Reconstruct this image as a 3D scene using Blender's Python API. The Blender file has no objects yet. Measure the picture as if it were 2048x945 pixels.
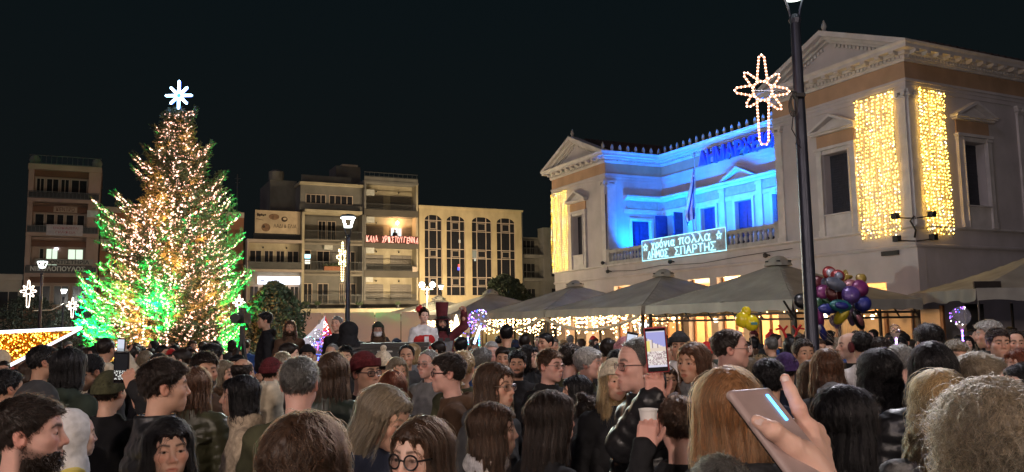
import bpy, math, random, time
import numpy as np
from mathutils import Vector, Matrix
T0 = time.time()
sc = bpy.context.scene
COL = sc.collection
R = math.radians
random.seed(7)
RNG = np.random.default_rng(11)

# ------------------------------------------------------------------ camera, world, sun, exposure
CAM_F, CAM_H, CAM_PITCH, CAM_ROLL = 1650.0 / 2048.0, 1.95, R(6.12), R(0.9)
cam_d = bpy.data.cameras.new('camera')
cam_d.sensor_width = 36.0
cam_d.lens = 36.0 * CAM_F
cam_d.clip_start, cam_d.clip_end = 0.05, 800.0
cam = bpy.data.objects.new('camera', cam_d)
cam.location = (0, 0, CAM_H)
cam.rotation_mode = 'QUATERNION'
cam.rotation_quaternion = (Matrix.Rotation(math.pi / 2 + CAM_PITCH, 4, 'X') @ Matrix.Rotation(-CAM_ROLL, 4, 'Z')).to_quaternion()
COL.objects.link(cam)
sc.camera = cam
sc.view_settings.view_transform = 'Standard'
sc.view_settings.look = 'None'
sc.view_settings.exposure = 1.1
sc.view_settings.gamma = 1.0
try:
    sc.cycles.use_denoising = True
    sc.cycles.max_bounces = 6
    sc.cycles.diffuse_bounces = 2
    sc.cycles.glossy_bounces = 2
    sc.cycles.transmission_bounces = 4
    sc.cycles.transparent_max_bounces = 6
    sc.cycles.caustics_reflective = False
    sc.cycles.caustics_refractive = False
    sc.cycles.sample_clamp_indirect = 4.0
    sc.cycles.use_light_tree = True
except Exception:
    pass

world = bpy.data.worlds.new('World')
sc.world = world
world.use_nodes = True
wn = world.node_tree
bg = wn.nodes['Background']
bg.inputs['Color'].default_value = (0.30, 0.62, 0.80, 1)
bg.inputs['Strength'].default_value = 0.0046
_g = wn.nodes.new('ShaderNodeTexCoord'); _s = wn.nodes.new('ShaderNodeSeparateXYZ'); _r = wn.nodes.new('ShaderNodeValToRGB')
wn.links.new(_g.outputs['Generated'], _s.inputs[0]); wn.links.new(_s.outputs['Z'], _r.inputs['Fac']); wn.links.new(_r.outputs['Color'], bg.inputs['Color'])
_r.color_ramp.elements[0].color = (.60, .70, .68, 1); _r.color_ramp.elements[1].position = .55; _r.color_ramp.elements[1].color = (.24, .62, .84, 1)

def lamp(kind, name, loc, power, col=(1, 1, 1), parent=None, target=None, **kw):
    d = bpy.data.lights.new(name, kind)
    d.energy = power
    d.color = col
    for k, v in kw.items():
        setattr(d, k, v)
    o = bpy.data.objects.new(name, d)
    o.location = loc
    if target is not None:
        o.rotation_euler = (Vector(target) - Vector(loc)).to_track_quat('-Z', 'Y').to_euler()
    COL.objects.link(o)
    if parent:
        o.parent = parent
    return o

# the night's one directional glow over the square (town light from behind the viewer)
lamp('SUN', 'town_glow', (0, 0, 40), 0.10, (.94, 0.80, 1.0), target=(6, 6.2, 35), angle=R(14))

# ------------------------------------------------------------------ pixel <-> place helpers (measuring only)
_ct, _st = math.cos(CAM_PITCH), math.sin(CAM_PITCH)
_cr, _sr = math.cos(CAM_ROLL), math.sin(CAM_ROLL)
def at(u, v, d):
    """Point seen at photo pixel (u, v) standing d metres ahead."""
    x, y = (u - 1024) / 1650.0, (472.5 - v) / 1650.0
    x, y = x * _cr + y * _sr, -x * _sr + y * _cr
    r = (x, _ct - y * _st, _st + y * _ct)
    k = d / r[1]
    return Vector((r[0] * k, d, CAM_H + r[2] * k))
def proj(p):
    px, py, pz = p[0], p[1], p[2] - CAM_H
    fw = py * _ct + pz * _st
    up = -py * _st + pz * _ct
    x, y = px / fw, up / fw
    x, y = x * _cr - y * _sr, x * _sr + y * _cr
    return 1024 + 1650 * x, 472.5 - 1650 * y

# ------------------------------------------------------------------ materials
_mats = {}
def mat(name, col=(.5, .5, .5), rough=.6, metal=0.0, var=.12, vs=5.0, bump=0.0, bs=60.0, emit=None, es=0.0,
        spec=.5, stretch=None, sub=0.0, trans=0.0, stain=0.0, sample=True, alpha=1.0, coat=0.0):
    if name in _mats:
        return _mats[name]
    m = bpy.data.materials.new(name)
    m.use_nodes = True
    nt = m.node_tree
    b = nt.nodes['Principled BSDF']
    b.inputs['Roughness'].default_value = rough
    b.inputs['Metallic'].default_value = metal
    b.inputs['Specular IOR Level'].default_value = spec
    b.inputs['Base Color'].default_value = (*col, 1)
    if sub: b.inputs['Subsurface Weight'].default_value = sub; b.inputs['Subsurface Radius'].default_value = (.02, .008, .004); b.inputs['Subsurface Scale'].default_value = .4
    if trans: b.inputs['Transmission Weight'].default_value = trans
    if alpha < 1: b.inputs['Alpha'].default_value = alpha
    if coat: b.inputs['Coat Weight'].default_value = coat
    if emit is not None:
        b.inputs['Emission Color'].default_value = (*emit, 1)
        b.inputs['Emission Strength'].default_value = es
        m.cycles.emission_sampling = 'AUTO' if sample else 'NONE'
    if var or bump:
        tc = nt.nodes.new('ShaderNodeTexCoord')
        mp = nt.nodes.new('ShaderNodeMapping')
        if stretch: mp.inputs['Scale'].default_value = stretch
        nt.links.new(tc.outputs['Object'], mp.inputs['Vector'])
    if var:
        n = nt.nodes.new('ShaderNodeTexNoise')
        n.inputs['Scale'].default_value = vs
        n.inputs['Detail'].default_value = 5
        nt.links.new(mp.outputs['Vector'], n.inputs['Vector'])
        r = nt.nodes.new('ShaderNodeValToRGB')
        lo = [c * (1 - var * 1.6) for c in col]; hi = [min(1, c * (1 + var)) for c in col]
        r.color_ramp.elements[0].position = .3; r.color_ramp.elements[0].color = (*lo, 1)
        r.color_ramp.elements[1].position = .7; r.color_ramp.elements[1].color = (*hi, 1)
        nt.links.new(n.outputs['Fac'], r.inputs['Fac'])
        out = r.outputs['Color']
        if stain:
            mp2 = nt.nodes.new('ShaderNodeMapping'); mp2.inputs['Scale'].default_value = (.8, .8, .35)
            nt.links.new(tc.outputs['Object'], mp2.inputs['Vector'])
            n2 = nt.nodes.new('ShaderNodeTexNoise'); n2.inputs['Scale'].default_value = 1.6; n2.inputs['Detail'].default_value = 8; n2.inputs['Roughness'].default_value = .65
            nt.links.new(mp2.outputs['Vector'], n2.inputs['Vector'])
            r2 = nt.nodes.new('ShaderNodeValToRGB')
            r2.color_ramp.elements[0].position = .42; r2.color_ramp.elements[0].color = (1 - stain, 1 - stain, 1 - stain * 1.1, 1)
            r2.color_ramp.elements[1].position = .62; r2.color_ramp.elements[1].color = (1, 1, 1, 1)
            nt.links.new(n2.outputs['Fac'], r2.inputs['Fac'])
            mx = nt.nodes.new('ShaderNodeMix'); mx.data_type = 'RGBA'; mx.blend_type = 'MULTIPLY'; mx.inputs[0].default_value = 1
            nt.links.new(out, mx.inputs[6]); nt.links.new(r2.outputs['Color'], mx.inputs[7])
            out = mx.outputs[2]
        nt.links.new(out, b.inputs['Base Color'])
    if bump:
        n3 = nt.nodes.new('ShaderNodeTexNoise')
        n3.inputs['Scale'].default_value = bs; n3.inputs['Detail'].default_value = 4
        nt.links.new(mp.outputs['Vector'], n3.inputs['Vector'])
        bp = nt.nodes.new('ShaderNodeBump'); bp.inputs['Strength'].default_value = bump; bp.inputs['Distance'].default_value = .02
        nt.links.new(n3.outputs['Fac'], bp.inputs['Height'])
        nt.links.new(bp.outputs['Normal'], b.inputs['Normal'])
    _mats[name] = m
    return m

def glow(name, col, s, sample=True):
    return mat(name, (.02, .02, .02), .5, var=0, emit=col, es=s, sample=sample)

# ------------------------------------------------------------------ objects
def link(name, me, parent=None, loc=None, rz=0.0, kind=None):
    o = bpy.data.objects.new(name, me)
    COL.objects.link(o)
    if parent is not None: o.parent = parent
    if loc is not None: o.location = loc
    if rz: o.rotation_euler = (0, 0, rz)
    if kind: o['kind'] = kind
    return o
def tag(o, label=None, cat=None, group=None, kind=None):
    if label: o['label'] = label
    if cat: o['category'] = cat
    if group: o['group'] = group
    if kind: o['kind'] = kind
    return o
def thing(name, label, cat, loc=(0, 0, 0), rz=0.0, group=None):
    o = link(name, None, None, loc, rz)
    o.empty_display_size = .2
    return tag(o, label, cat, group)
def copy_tree(o, parent=None):
    c = o.copy(); COL.objects.link(c)
    if parent is not None: c.parent = parent
    for ch in o.children: copy_tree(ch, c)
    return c

def np_mesh(name, V, F, mats, smooth=False, attr=None):
    """V (n,3), F (m,3|4) arrays -> mesh."""
    V = np.asarray(V, np.float32); F = np.asarray(F, np.int32)
    me = bpy.data.meshes.new(name)
    n, m, k = len(V), len(F), F.shape[1]
    me.vertices.add(n); me.vertices.foreach_set('co', V.ravel())
    me.loops.add(m * k); me.loops.foreach_set('vertex_index', F.ravel())
    me.polygons.add(m)
    me.polygons.foreach_set('loop_start', np.arange(0, m * k, k, dtype=np.int32))
    me.polygons.foreach_set('loop_total', np.full(m, k, np.int32))
    me.polygons.foreach_set('use_smooth', np.full(m, smooth, bool))
    for mt in (mats if isinstance(mats, (list, tuple)) else [mats]):
        me.materials.append(mt)
    me.update(calc_edges=True)
    if attr is not None:
        for an, arr in attr.items():
            a = me.color_attributes.new(an, 'FLOAT_COLOR', 'POINT')
            a.data.foreach_set('color', np.asarray(arr, np.float32).ravel())
    return me

class MB:
    """Collects boxes, prisms, tubes and lathes; build() makes ONE mesh."""
    def __init__(s): s.v = []; s.f = []; s.mi = []; s.cur = 0
    def add(s, vs, fs):
        b = len(s.v); s.v.extend(tuple(map(float, p)) for p in vs)
        for f in fs: s.f.append(tuple(b + i for i in f)); s.mi.append(s.cur)
        return s
    def box(s, x0, x1, y0, y1, z0, z1):
        x0, x1 = min(x0, x1), max(x0, x1); y0, y1 = min(y0, y1), max(y0, y1); z0, z1 = min(z0, z1), max(z0, z1)
        return s.add([(x0,y0,z0),(x1,y0,z0),(x1,y1,z0),(x0,y1,z0),(x0,y0,z1),(x1,y0,z1),(x1,y1,z1),(x0,y1,z1)],
              [(0,3,2,1),(4,5,6,7),(0,1,5,4),(1,2,6,5),(2,3,7,6),(3,0,4,7)])
    def prism(s, pts, a, b, axis='y'):
        """Extrude polygon pts (p, q) from a to b along axis: y -> (p, ., q); x -> (., p, q); z -> (p, q, .)."""
        n = len(pts)
        def P(p, q, t): return (p, t, q) if axis == 'y' else (t, p, q) if axis == 'x' else (p, q, t)
        vs = [P(p, q, a) for p, q in pts] + [P(p, q, b) for p, q in pts]
        fs = [tuple(range(n)), tuple(range(2 * n - 1, n - 1, -1))] + [(i, i + n, (i + 1) % n + n, (i + 1) % n) for i in range(n)]
        return s.add(vs, fs)
    def quad(s, *p): return s.add(p, [tuple(range(len(p)))])
    def tube(s, pts, r, n=8, cap=True, closed=False):
        pts = [Vector(p) for p in pts]; m = len(pts)
        rs = r if isinstance(r, (list, tuple)) else [r] * m
        vs = []; ref = None
        for i, p in enumerate(pts):
            if closed: t = (pts[(i + 1) % m] - pts[i - 1])
            else: t = pts[min(i + 1, m - 1)] - pts[max(i - 1, 0)]
            t.normalize()
            if ref is None: ref = Vector((0, 0, 1)) if abs(t.z) < .9 else Vector((1, 0, 0))
            a = t.cross(ref); a.normalize(); b = a.cross(t); b.normalize(); ref = b
            for k in range(n):
                w = 2 * math.pi * k / n
                vs.append(p + a * (rs[i] * math.cos(w)) + b * (rs[i] * math.sin(w)))
        fs = []
        for i in range(m if closed else m - 1):
            j = (i + 1) % m
            for k in range(n):
                fs.append((i * n + k, i * n + (k + 1) % n, j * n + (k + 1) % n, j * n + k))
        if cap and not closed:
            fs.append(tuple(range(n - 1, -1, -1))); fs.append(tuple((m - 1) * n + k for k in range(n)))
        return s.add(vs, fs)
    def lathe(s, prof, n=12, c=(0, 0, 0)):
        vs = []
        for r, z in prof:
            for k in range(n):
                w = 2 * math.pi * k / n
                vs.append((c[0] + r * math.cos(w), c[1] + r * math.sin(w), c[2] + z))
        fs = []
        for i in range(len(prof) - 1):
            for k in range(n):
                fs.append((i * n + k, i * n + (k + 1) % n, (i + 1) * n + (k + 1) % n, (i + 1) * n + k))
        fs.append(tuple(range(n - 1, -1, -1))); fs.append(tuple((len(prof) - 1) * n + k for k in range(n)))
        return s.add(vs, fs)
    def mesh(s, name, m, smooth=False):
        me = bpy.data.meshes.new(name)
        me.from_pydata(s.v, [], s.f)
        for mt in (m if isinstance(m, (list, tuple)) else [m]): me.materials.append(mt)
        if any(s.mi): me.polygons.foreach_set('material_index', s.mi)
        if smooth:
            me.polygons.foreach_set('use_smooth', [True] * len(s.f))
            try: me.set_sharp_from_angle(angle=R(40))
            except Exception: pass
        me.update()
        return me
    def build(s, name, m, parent=None, loc=None, rz=0.0, smooth=False, kind=None):
        return link(name, s.mesh(name, m, smooth), parent, loc, rz, kind)

_OCT_V = np.array([(1,0,0),(-1,0,0),(0,1,0),(0,-1,0),(0,0,1),(0,0,-1)], np.float32)
_OCT_F = np.array([(0,2,4),(2,1,4),(1,3,4),(3,0,4),(2,0,5),(1,2,5),(3,1,5),(0,3,5)], np.int32)
def bulbs_mesh(name, pts, r, m):
    pts = np.asarray(pts, np.float32); n = len(pts)
    rr = np.asarray(r, np.float32) * np.ones(n, np.float32)
    V = (pts[:, None, :] + _OCT_V[None] * rr[:, None, None]).reshape(-1, 3)
    F = (_OCT_F[None] + 6 * np.arange(n)[:, None, None]).reshape(-1, 3)
    return np_mesh(name, V, F, m, True)
def bulbs(name, pts, r, m, parent=None):
    return link(name, bulbs_mesh(name, pts, r, m), parent, kind='stuff')

_fontcache = {}
def text_mesh(name, s, size, depth, m, parent=None, bold=0.0, width=None, height=None):
    """Text lying in its x-z plane, front toward -y, left bottom at the origin."""
    cu = bpy.data.curves.new(name, 'FONT'); cu.body = s; cu.size = size; cu.extrude = depth; cu.offset = bold; cu.resolution_u = 3
    o = bpy.data.objects.new(name, cu); COL.objects.link(o)
    dg = bpy.context.evaluated_depsgraph_get(); dg.update()
    me = bpy.data.meshes.new_from_object(o.evaluated_get(dg))
    bpy.data.objects.remove(o); bpy.data.curves.remove(cu)
    me.name = name
    co = np.zeros(len(me.vertices) * 3, np.float32); me.vertices.foreach_get('co', co); co = co.reshape(-1, 3)
    lo, hi = co.min(0), co.max(0)
    co -= (lo[0], lo[1], 0)
    if width: co[:, 0] *= width / (hi[0] - lo[0])
    if height: co[:, 1] *= height / (hi[1] - lo[1])
    out = np.stack([co[:, 0], -co[:, 2], co[:, 1]], 1)
    me.vertices.foreach_set('co', out.astype(np.float32).ravel())
    me.materials.clear(); me.materials.append(m); me.update()
    return link(name, me, parent)
# ================================================================== ground
gm = mat('paving', (.10, .095, .09), .55, var=.25, vs=1.5, bump=.15, bs=30)
g = MB(); g.quad((-400, -120, 0), (400, -120, 0), (400, 500, 0), (-400, 500, 0))
g.build('ground', gm, kind='structure')
# raised paving strips of the square (thin slabs between joints near the viewer)
# ================================================================== town hall
M_WALL = mat('wall_plaster', (.50, .455, .455), .85, var=.10, vs=.9, bump=.12, bs=14, stain=.07)
M_TRIM = mat('trim_white', (.60, .56, .545), .8, var=.10, vs=2.5, bump=.08, bs=30, stain=.08)
M_TAN = mat('frieze_ochre', (.46, .29, .18), .85, var=.10, vs=1.2, stain=.12)
M_SHUT = mat('shutter_dark', (.030, .032, .045), .5, var=.2, vs=8)
M_DOOR = mat('door_blue_paint', (.025, .03, .13), .5, var=.15, vs=6)
M_ROOF = mat('roof_tile', (.045, .028, .026), .8, var=.3, vs=6, bump=.2, bs=20)
M_IRON = mat('iron_dark', (.03, .03, .033), .45, metal=.6, var=.15)
M_STONE = mat('stone_grey', (.42, .40, .37), .85, var=.15, vs=4, bump=.1)
TH_ROT = R(116)
TH_LOC = (12.287, 25.0, 0)
TH = thing('town_hall', 'large two storey neoclassical town hall with pediments and a blue lit balcony', 'building', TH_LOC, TH_ROT)
def th_world(u, v, z):
    return Vector(TH_LOC) + Matrix.Rotation(TH_ROT, 3, 'Z') @ Vector((u, v, z))

def sweep(path, prof, closed_prof=True):
    """Sweep profile (outward, z) along a plan polyline; outward is to the left of travel. Mitred corners."""
    n = len(path); k = len(prof); vs = []; fs = []
    for i, p in enumerate(path):
        ns = []
        for a, b in ((i - 1, i), (i, i + 1)):
            if a < 0 or b >= n: continue
            d = Vector((path[b][0] - path[a][0], path[b][1] - path[a][1])); d.normalize()
            ns.append(Vector((-d.y, d.x)))
        m = ns[0] if len(ns) == 1 else (ns[0] + ns[1]) / (1 + ns[0].dot(ns[1]))
        for o, z in prof: vs.append((p[0] + m.x * o, p[1] + m.y * o, z))
    for i in range(n - 1):
        for j in range(k if closed_prof else k - 1):
            j2 = (j + 1) % k
            fs.append((i * k + j, (i + 1) * k + j, (i + 1) * k + j2, i * k + j2))
    if closed_prof:
        fs.append(tuple(range(k))); fs.append(tuple((n - 1) * k + j for j in range(k - 1, -1, -1)))
    return vs, fs

W1, W2, W3, DEP, REC = 5.65, 17.3, 22.76, 12.0, 3.4
def holes_wall(mb, a0, a1, z0, z1, holes, put):
    """Fill the rectangle a0..a1 x z0..z1 with boxes around the holes (sorted, not overlapping in a)."""
    x = a0
    for h0, h1, hz0, hz1 in sorted(holes):
        if h0 > x: put(mb, x, h0, z0, z1)
        if hz0 > z0: put(mb, h0, h1, z0, hz0)
        if hz1 < z1: put(mb, h0, h1, hz1, z1)
        x = h1
    if a1 > x: put(mb, x, a1, z0, z1)
fr = lambda y0, y1: (lambda mb, a, b, c, d: mb.box(a, b, y0, y1, c, d))
sd = lambda x0, x1: (lambda mb, a, b, c, d: mb.box(x0, x1, a, b, c, d))
ZG, ZS, ZT = 4.10, 4.78, 10.38
WIN = (2.27, 3.39)   # wing window opening
# upper storey walls
w = MB(); holes_wall(w, 0, W1, ZS, ZT, [(WIN[0], WIN[1], 5.5, 7.58)], fr(-.4, 0)); w.build('wall', M_WALL, TH)
w = MB(); holes_wall(w, -DEP, -.4, ZS, ZT, [(-3.56, -2.44, 5.5, 7.58), (-9.3, -8.2, 5.5, 7.58)], sd(0, .4)); w.build('wall', M_WALL, TH)
w = MB(); w.box(W1 - .4, W1, -DEP, -.4, ZS, ZT); w.build('wall', M_WALL, TH)
w = MB(); holes_wall(w, W2, W3, ZS, ZT, [(19.47, 20.59, 5.5, 7.58)], fr(-.4, 0)); w.build('wall', M_WALL, TH)
w = MB(); holes_wall(w, -REC, -.4, ZS, ZT, [(-2.62, -1.47, ZS + .02, 7.05)], sd(W2, W2 + .4)); w.build('wall', M_WALL, TH)
w = MB(); w.box(W3 - .4, W3, -DEP, -.4, ZS, ZT); w.build('wall', M_WALL, TH)
DOORS = [(15.62, 16.92), (13.17, 14.22), (10.72, 11.81), (8.35, 9.45), (6.15, 7.1)]
w = MB(); holes_wall(w, W1, W2 + .4, ZS, ZT, [(a, b, ZS + .02, 7.33) for a, b in DOORS], fr(-REC - .4, -REC)); w.build('wall', M_WALL, TH)
w = MB(); w.box(0, W3, -DEP - .4, -DEP, 0, ZT); w.build('wall', M_WALL, TH)
# ground storey: wings plain, middle with open shop bays
w = MB(); holes_wall(w, 0, W1, 0, ZG, [(1.2, 2.5, 0, 3.1), (3.3, 4.6, 0, 3.1)], fr(-.4, -.04)); w.build('wall', M_WALL, TH)
w = MB(); holes_wall(w, -DEP, -.4, 0, ZG, [(-8.0, -6.4, 0, 2.9)], sd(.04, .4)); w.build('wall', M_WALL, TH)
BAYS = [(5.95 + i * 1.9, 7.4 + i * 1.9, 0, 3.72) for i in range(6)]
w = MB(); holes_wall(w, W1, W2, 0, ZG, BAYS, fr(-.4, -.04)); w.build('wall', M_WALL, TH)
w = MB(); holes_wall(w, W2, W3, 0, ZG, [(18.2, 19.6, 0, 3.1), (20.6, 21.8, 0, 3.1)], fr(-.4, -.04)); w.build('wall', M_WALL, TH)
w = MB(); w.box(W3 - .4, W3 - .04, -DEP, -.4, 0, ZG); w.build('wall', M_WALL, TH)
# belt between the storeys, ledge on top of it, balcony slab
belt_path = [(0, -DEP), (0, 0), (W3, 0), (W3, -DEP)]
w = MB(); w.add(*sweep(belt_path, [(-.38, ZG), (.02, ZG), (.05, ZG + .05), (.05, ZG + .09), (0, ZG + .12), (0, ZS - .1), (-.38, ZS - .1)])); w.build('belt_course', M_WALL, TH)
w = MB(); w.add(*sweep(belt_path, [(-.38, ZS - .1), (.03, ZS - .1), (.10, ZS - .05), (.10, ZS), (-.38, ZS)])); w.build('string_ledge', M_TRIM, TH)
w = MB(); w.box(W1, W2, -REC, -.384, ZS - .25, ZS - .01); w.build('balcony_floor', M_STONE, TH)
w = MB(); w.box(.4, W3 - .4, -DEP, -.42, ZG - .3, ZG - .02); w.build('ceiling_slab', M_WALL, TH)
w = MB(); w.box(.42, W3 - .4, -5.4, -5.0, 0, ZG - .31)
w.build('back_wall', mat('shop_wall', (.55, .36, .20), .8, var=.15, vs=1.5), TH)
# entablature round the whole building
ent = [(0, -DEP), (0, 0), (W1, 0), (W1, -REC), (W2, -REC), (W2, 0), (W3, 0), (W3, -DEP)]
w = MB(); w.add(*sweep(ent, [(-.02, 9.02), (.03, 9.02), (.03, 9.16), (.05, 9.165), (.05, 9.28), (.08, 9.285), (.08, 9.37), (-.02, 9.37)])); w.build('architrave', M_WALL, TH)
w = MB(); w.add(*sweep(ent, [(-.02, 9.372), (.035, 9.372), (.035, 9.9), (-.02, 9.9)])); w.build('frieze_band', M_TAN, TH)
w = MB(); w.add(*sweep(ent, [(-.02, 9.902), (.09, 9.902), (.10, 9.97), (.14, 9.98), (.14, 10.0), (.12, 10.01), (.12, 10.09), (.20, 10.10), (.22, 10.13), (.22, 10.2), (.44, 10.21), (.45, 10.31), (.50, 10.36), (.52, 10.42), (-.02, 10.42)])); w.build('cornice', M_TRIM, TH)
dn = MB()
def dentils(p0, p1, nx, ny):
    L = math.hypot(p1[0] - p0[0], p1[1] - p0[1]); n = int(L / .15)
    for i in range(n):
        t = (i + .5) / n; x = p0[0] + (p1[0] - p0[0]) * t; y = p0[1] + (p1[1] - p0[1]) * t
        if nx: dn.box(x + nx * .118, x + nx * .172, y - .04, y + .04, 10.012, 10.088)
        else: dn.box(x - .04, x + .04, y + ny * .118, y + ny * .172, 10.012, 10.088)
dentils((0, -DEP), (0, 0), -1, 0); dentils((0, 0), (W1, 0), 0, 1); dentils((W2, 0), (W3, 0), 0, 1); dentils((W1, -REC), (W2, -REC), 0, 1); dentils((W2, -REC), (W2, 0), -1, 0)
dn.build('dentil_course', M_TRIM, TH, kind='stuff')
mo = MB(); mo.box(-.085, .085, .2, .43, -.085, -.004); mo.box(-.07, .07, .2, .36, -.12, -.085); me_mod = mo.mesh('modillion', M_TRIM)
def modillions(p0, p1, rz):
    L = math.hypot(p1[0] - p0[0], p1[1] - p0[1]); n = int(L / .52)
    for i in range(n + 1):
        t = i / n
        link('modillion', me_mod, TH, (p0[0] + (p1[0] - p0[0]) * t, p0[1] + (p1[1] - p0[1]) * t, 10.208), rz)
modillions((.1, 0), (W1 - .1, 0), 0); modillions((W2 + .1, 0), (W3 - .1, 0), 0); modillions((0, -11.8), (0, -.1), R(90))
# pediments over both wings
def pediment(x0, x1, y, zb, rise, over, name='pediment'):
    c = (x0 + x1) / 2; ym = y
    p = MB()
    k = rise / (c - x0 + over)
    a0, a1 = x0 - over, x1 + over
    # raking cornice, two steps
    for (o, th, dy) in ((0, .17, .52), (.17, .10, .34), (.27, .08, .18)):
        t = th / math.cos(math.atan(k)); s = o / math.cos(math.atan(k))
        zt = zb + rise - s
        e0 = s / k
        p.prism([(a0 + e0, zb + .003), (c, zt), (c, zt - t), (a0 + e0 + t / k, zb + .003)], y, y + dy)
        p.prism([(c, zt), (a1 - e0, zb + .003), (a1 - e0 - t / k, zb + .003), (c, zt - t)], y, y + dy)
    o = p.build(name, M_TRIM, TH)
    q = MB(); q.prism([(a0 + .5, zb + .002), (a1 - .5, zb + .002), (c, zb + rise - .2)], y - .3, y + .05)
    q.build('tympanum', M_WALL, o)
    dd = MB()
    n = 16
    for sgn in (-1, 1):
        for i in range(2, n):
            t = i / n; xx = c + sgn * (c - a0 - .9) * t; zz = zb + rise - .42 - k * abs(xx - c) - .03
            dd.box(xx - .045, xx + .045, y + .05, y + .11, zz - .05, zz + .05)
    dd.build('dentil_course', M_TRIM, o, kind='stuff')
    return o
pediment(0, W1, 0, 10.42, 1.36, .52)
pediment(W2, W3, 0, 10.42, 1.36, .52)
# roofs
for x0, x1 in ((0, W1), (W2, W3)):
    c = (x0 + x1) / 2
    r_ = MB(); r_.prism([(x0 - .5, 10.425), (x1 + .5, 10.425), (c, 11.70)], -DEP, -.31)
    ro = r_.build('roof', M_ROOF, TH)
    ti = MB()
    for s_ in (-1, 1):
        for i in range(34):
            y = -DEP + .2 + i * .34
            if y > -.5: break
            ti.tube([(c, y, 11.72), (c + s_ * (c - x0 + .46), y, 10.46)], .06, 6)
    ti.build('roof_tile', M_ROOF, ro, kind='stuff')
r_ = MB(); r_.add([(W1 + .5, -REC + .5, 10.425), (W2 - .5, -REC + .5, 10.425), (W2 - .5, -9, 11.9), (W1 + .5, -9, 11.9), (W1 + .5, -9, 10.425), (W2 - .5, -9, 10.425)], [(0, 1, 2, 3), (0, 3, 4), (1, 5, 2), (2, 5, 4, 3), (0, 4, 5, 1)]); r_.build('roof', M_ROOF, TH)
# antefixes along the eaves of the recess, wing ridge finials
an = MB(); an.prism([(-.05, 0), (.05, 0), (.085, .16), (.06, .27), (0, .36), (-.06, .27), (-.085, .16)], -.025, .025); me_an = an.mesh('antefix', M_STONE)
for i in range(7): link('antefix', me_an, TH, (W2 - .42, -.15 - i * .47, 10.42), R(90))
for i in range(22): link('antefix', me_an, TH, (W2 - .95 - i * .50, -REC + .42, 10.42))
fn = MB(); fn.lathe([(.09, 0), (.11, .05), (.05, .1), (.10, .22), (.06, .34), (.015, .46)], 8); me_fn = fn.mesh('finial', M_STONE, True)
link('finial', me_fn, TH, (W1 / 2, .25, 11.72)); link('finial', me_fn, TH, ((W2 + W3) / 2, .25, 11.72)); link('finial', me_fn, TH, (W2 - .3, .3, 10.42))
# corner pilasters
def pilaster(x, y, rz, wd=.30, z0=ZS, capz=8.74, top=9.02):
    p = MB(); p.box(-wd / 2, wd / 2, 0, .07, z0 + .16, capz); p.box(-wd / 2 - .03, wd / 2 + .03, 0, .11, z0, z0 + .16)
    o = p.build('pilaster', M_TRIM, TH, (x, y, 0), rz)
    c = MB(); c.box(-wd / 2 - .02, wd / 2 + .02, 0, .10, capz, capz + .05); c.box(-wd / 2 + .02, wd / 2 - .02, 0, .09, capz + .05, capz + .12)
    for s_ in (-1, 1):
        c.tube([(s_ * wd * .42, .0, capz + .15), (s_ * wd * .42, .14, capz + .15)], .075, 10)
    c.box(-wd / 2 - .07, wd / 2 + .07, 0, .13, capz + .2, top)
    c.build('capital', M_TRIM, o)
pilaster(.155, 0, 0); pilaster(0, -.155, R(90)); pilaster(W3 - .215, 0, 0); pilaster(W1 - .2, 0, 0, .34); pilaster(W2 + .2, 0, 0, .34); pilaster(0, -5.5, R(90)); pilaster(W2, -.28, R(90), .5)
# aedicule windows: surround, ochre panel, little pediment, shutters
ap = MB()
for s_ in (-1, 1):
    ap.box(s_ * .58, s_ * .82, 0, .10, ZS + .004, 7.62); ap.box(s_ * .56, s_ * .85, 0, .13, 7.62, 7.72)
    ap.box(s_ * .565, s_ * .60, .10, .14, ZS + .01, 7.60); ap.box(s_ * .56, s_ * .84, .10, .13, ZS + .004, ZS + .2)
ap.box(-.58, .58, 0, .06, ZS + .004, 5.46); ap.box(-.64, .64, .0, .15, 5.46, 5.498); ap.box(-.58, .58, 0, .07, 7.585, 7.72)
ap.box(-.88, .88, 0, .16, 7.722, 7.82)
me_ap = ap.mesh('window', M_TRIM)
pn = MB(); pn.box(-.80, .80, 0, .05, 7.822, 8.26); me_pn = pn.mesh('panel', M_TAN)
pd = MB(); pd.box(-.94, .94, 0, .20, 8.262, 8.33); pd.box(-1.0, 1.0, 0, .27, 8.332, 8.40)
pd.prism([(-.9, 8.402), (.9, 8.402), (0, 8.76)], 0, .08)
for s_ in (-1, 1): pd.prism([(s_ * 1.04, 8.403), (0, 8.90), (0, 8.80), (s_ * .84, 8.403)], .0, .29)
me_pd = pd.mesh('pediment', M_TRIM)
sh = MB(); sh.box(-.275, .275, -.02, .02, 0, 2.06)
for z in (.06, 1.0, 1.96): sh.box(-.265, .265, .02, .035, z, z + .07)
for i in range(22): sh.prism([(.021, .14 + i * .085), (.034, .14 + i * .085), (.021, .20 + i * .085)], -.2, .2, 'x')
me_sh = sh.mesh('shutter', M_SHUT)
def aedicule(x, y, rz):
    o = link('window', me_ap, TH, (x, y, 0), rz)
    link('panel', me_pn, o); link('pediment', me_pd, o)
    for s_ in (-1, 1): link('shutter', me_sh, o, (s_ * .28, -.31, 5.51))
aedicule(2.83, 0, 0); aedicule(20.03, 0, 0); aedicule(0, -3.0, R(90)); aedicule(0, -8.75, R(90))
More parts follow.
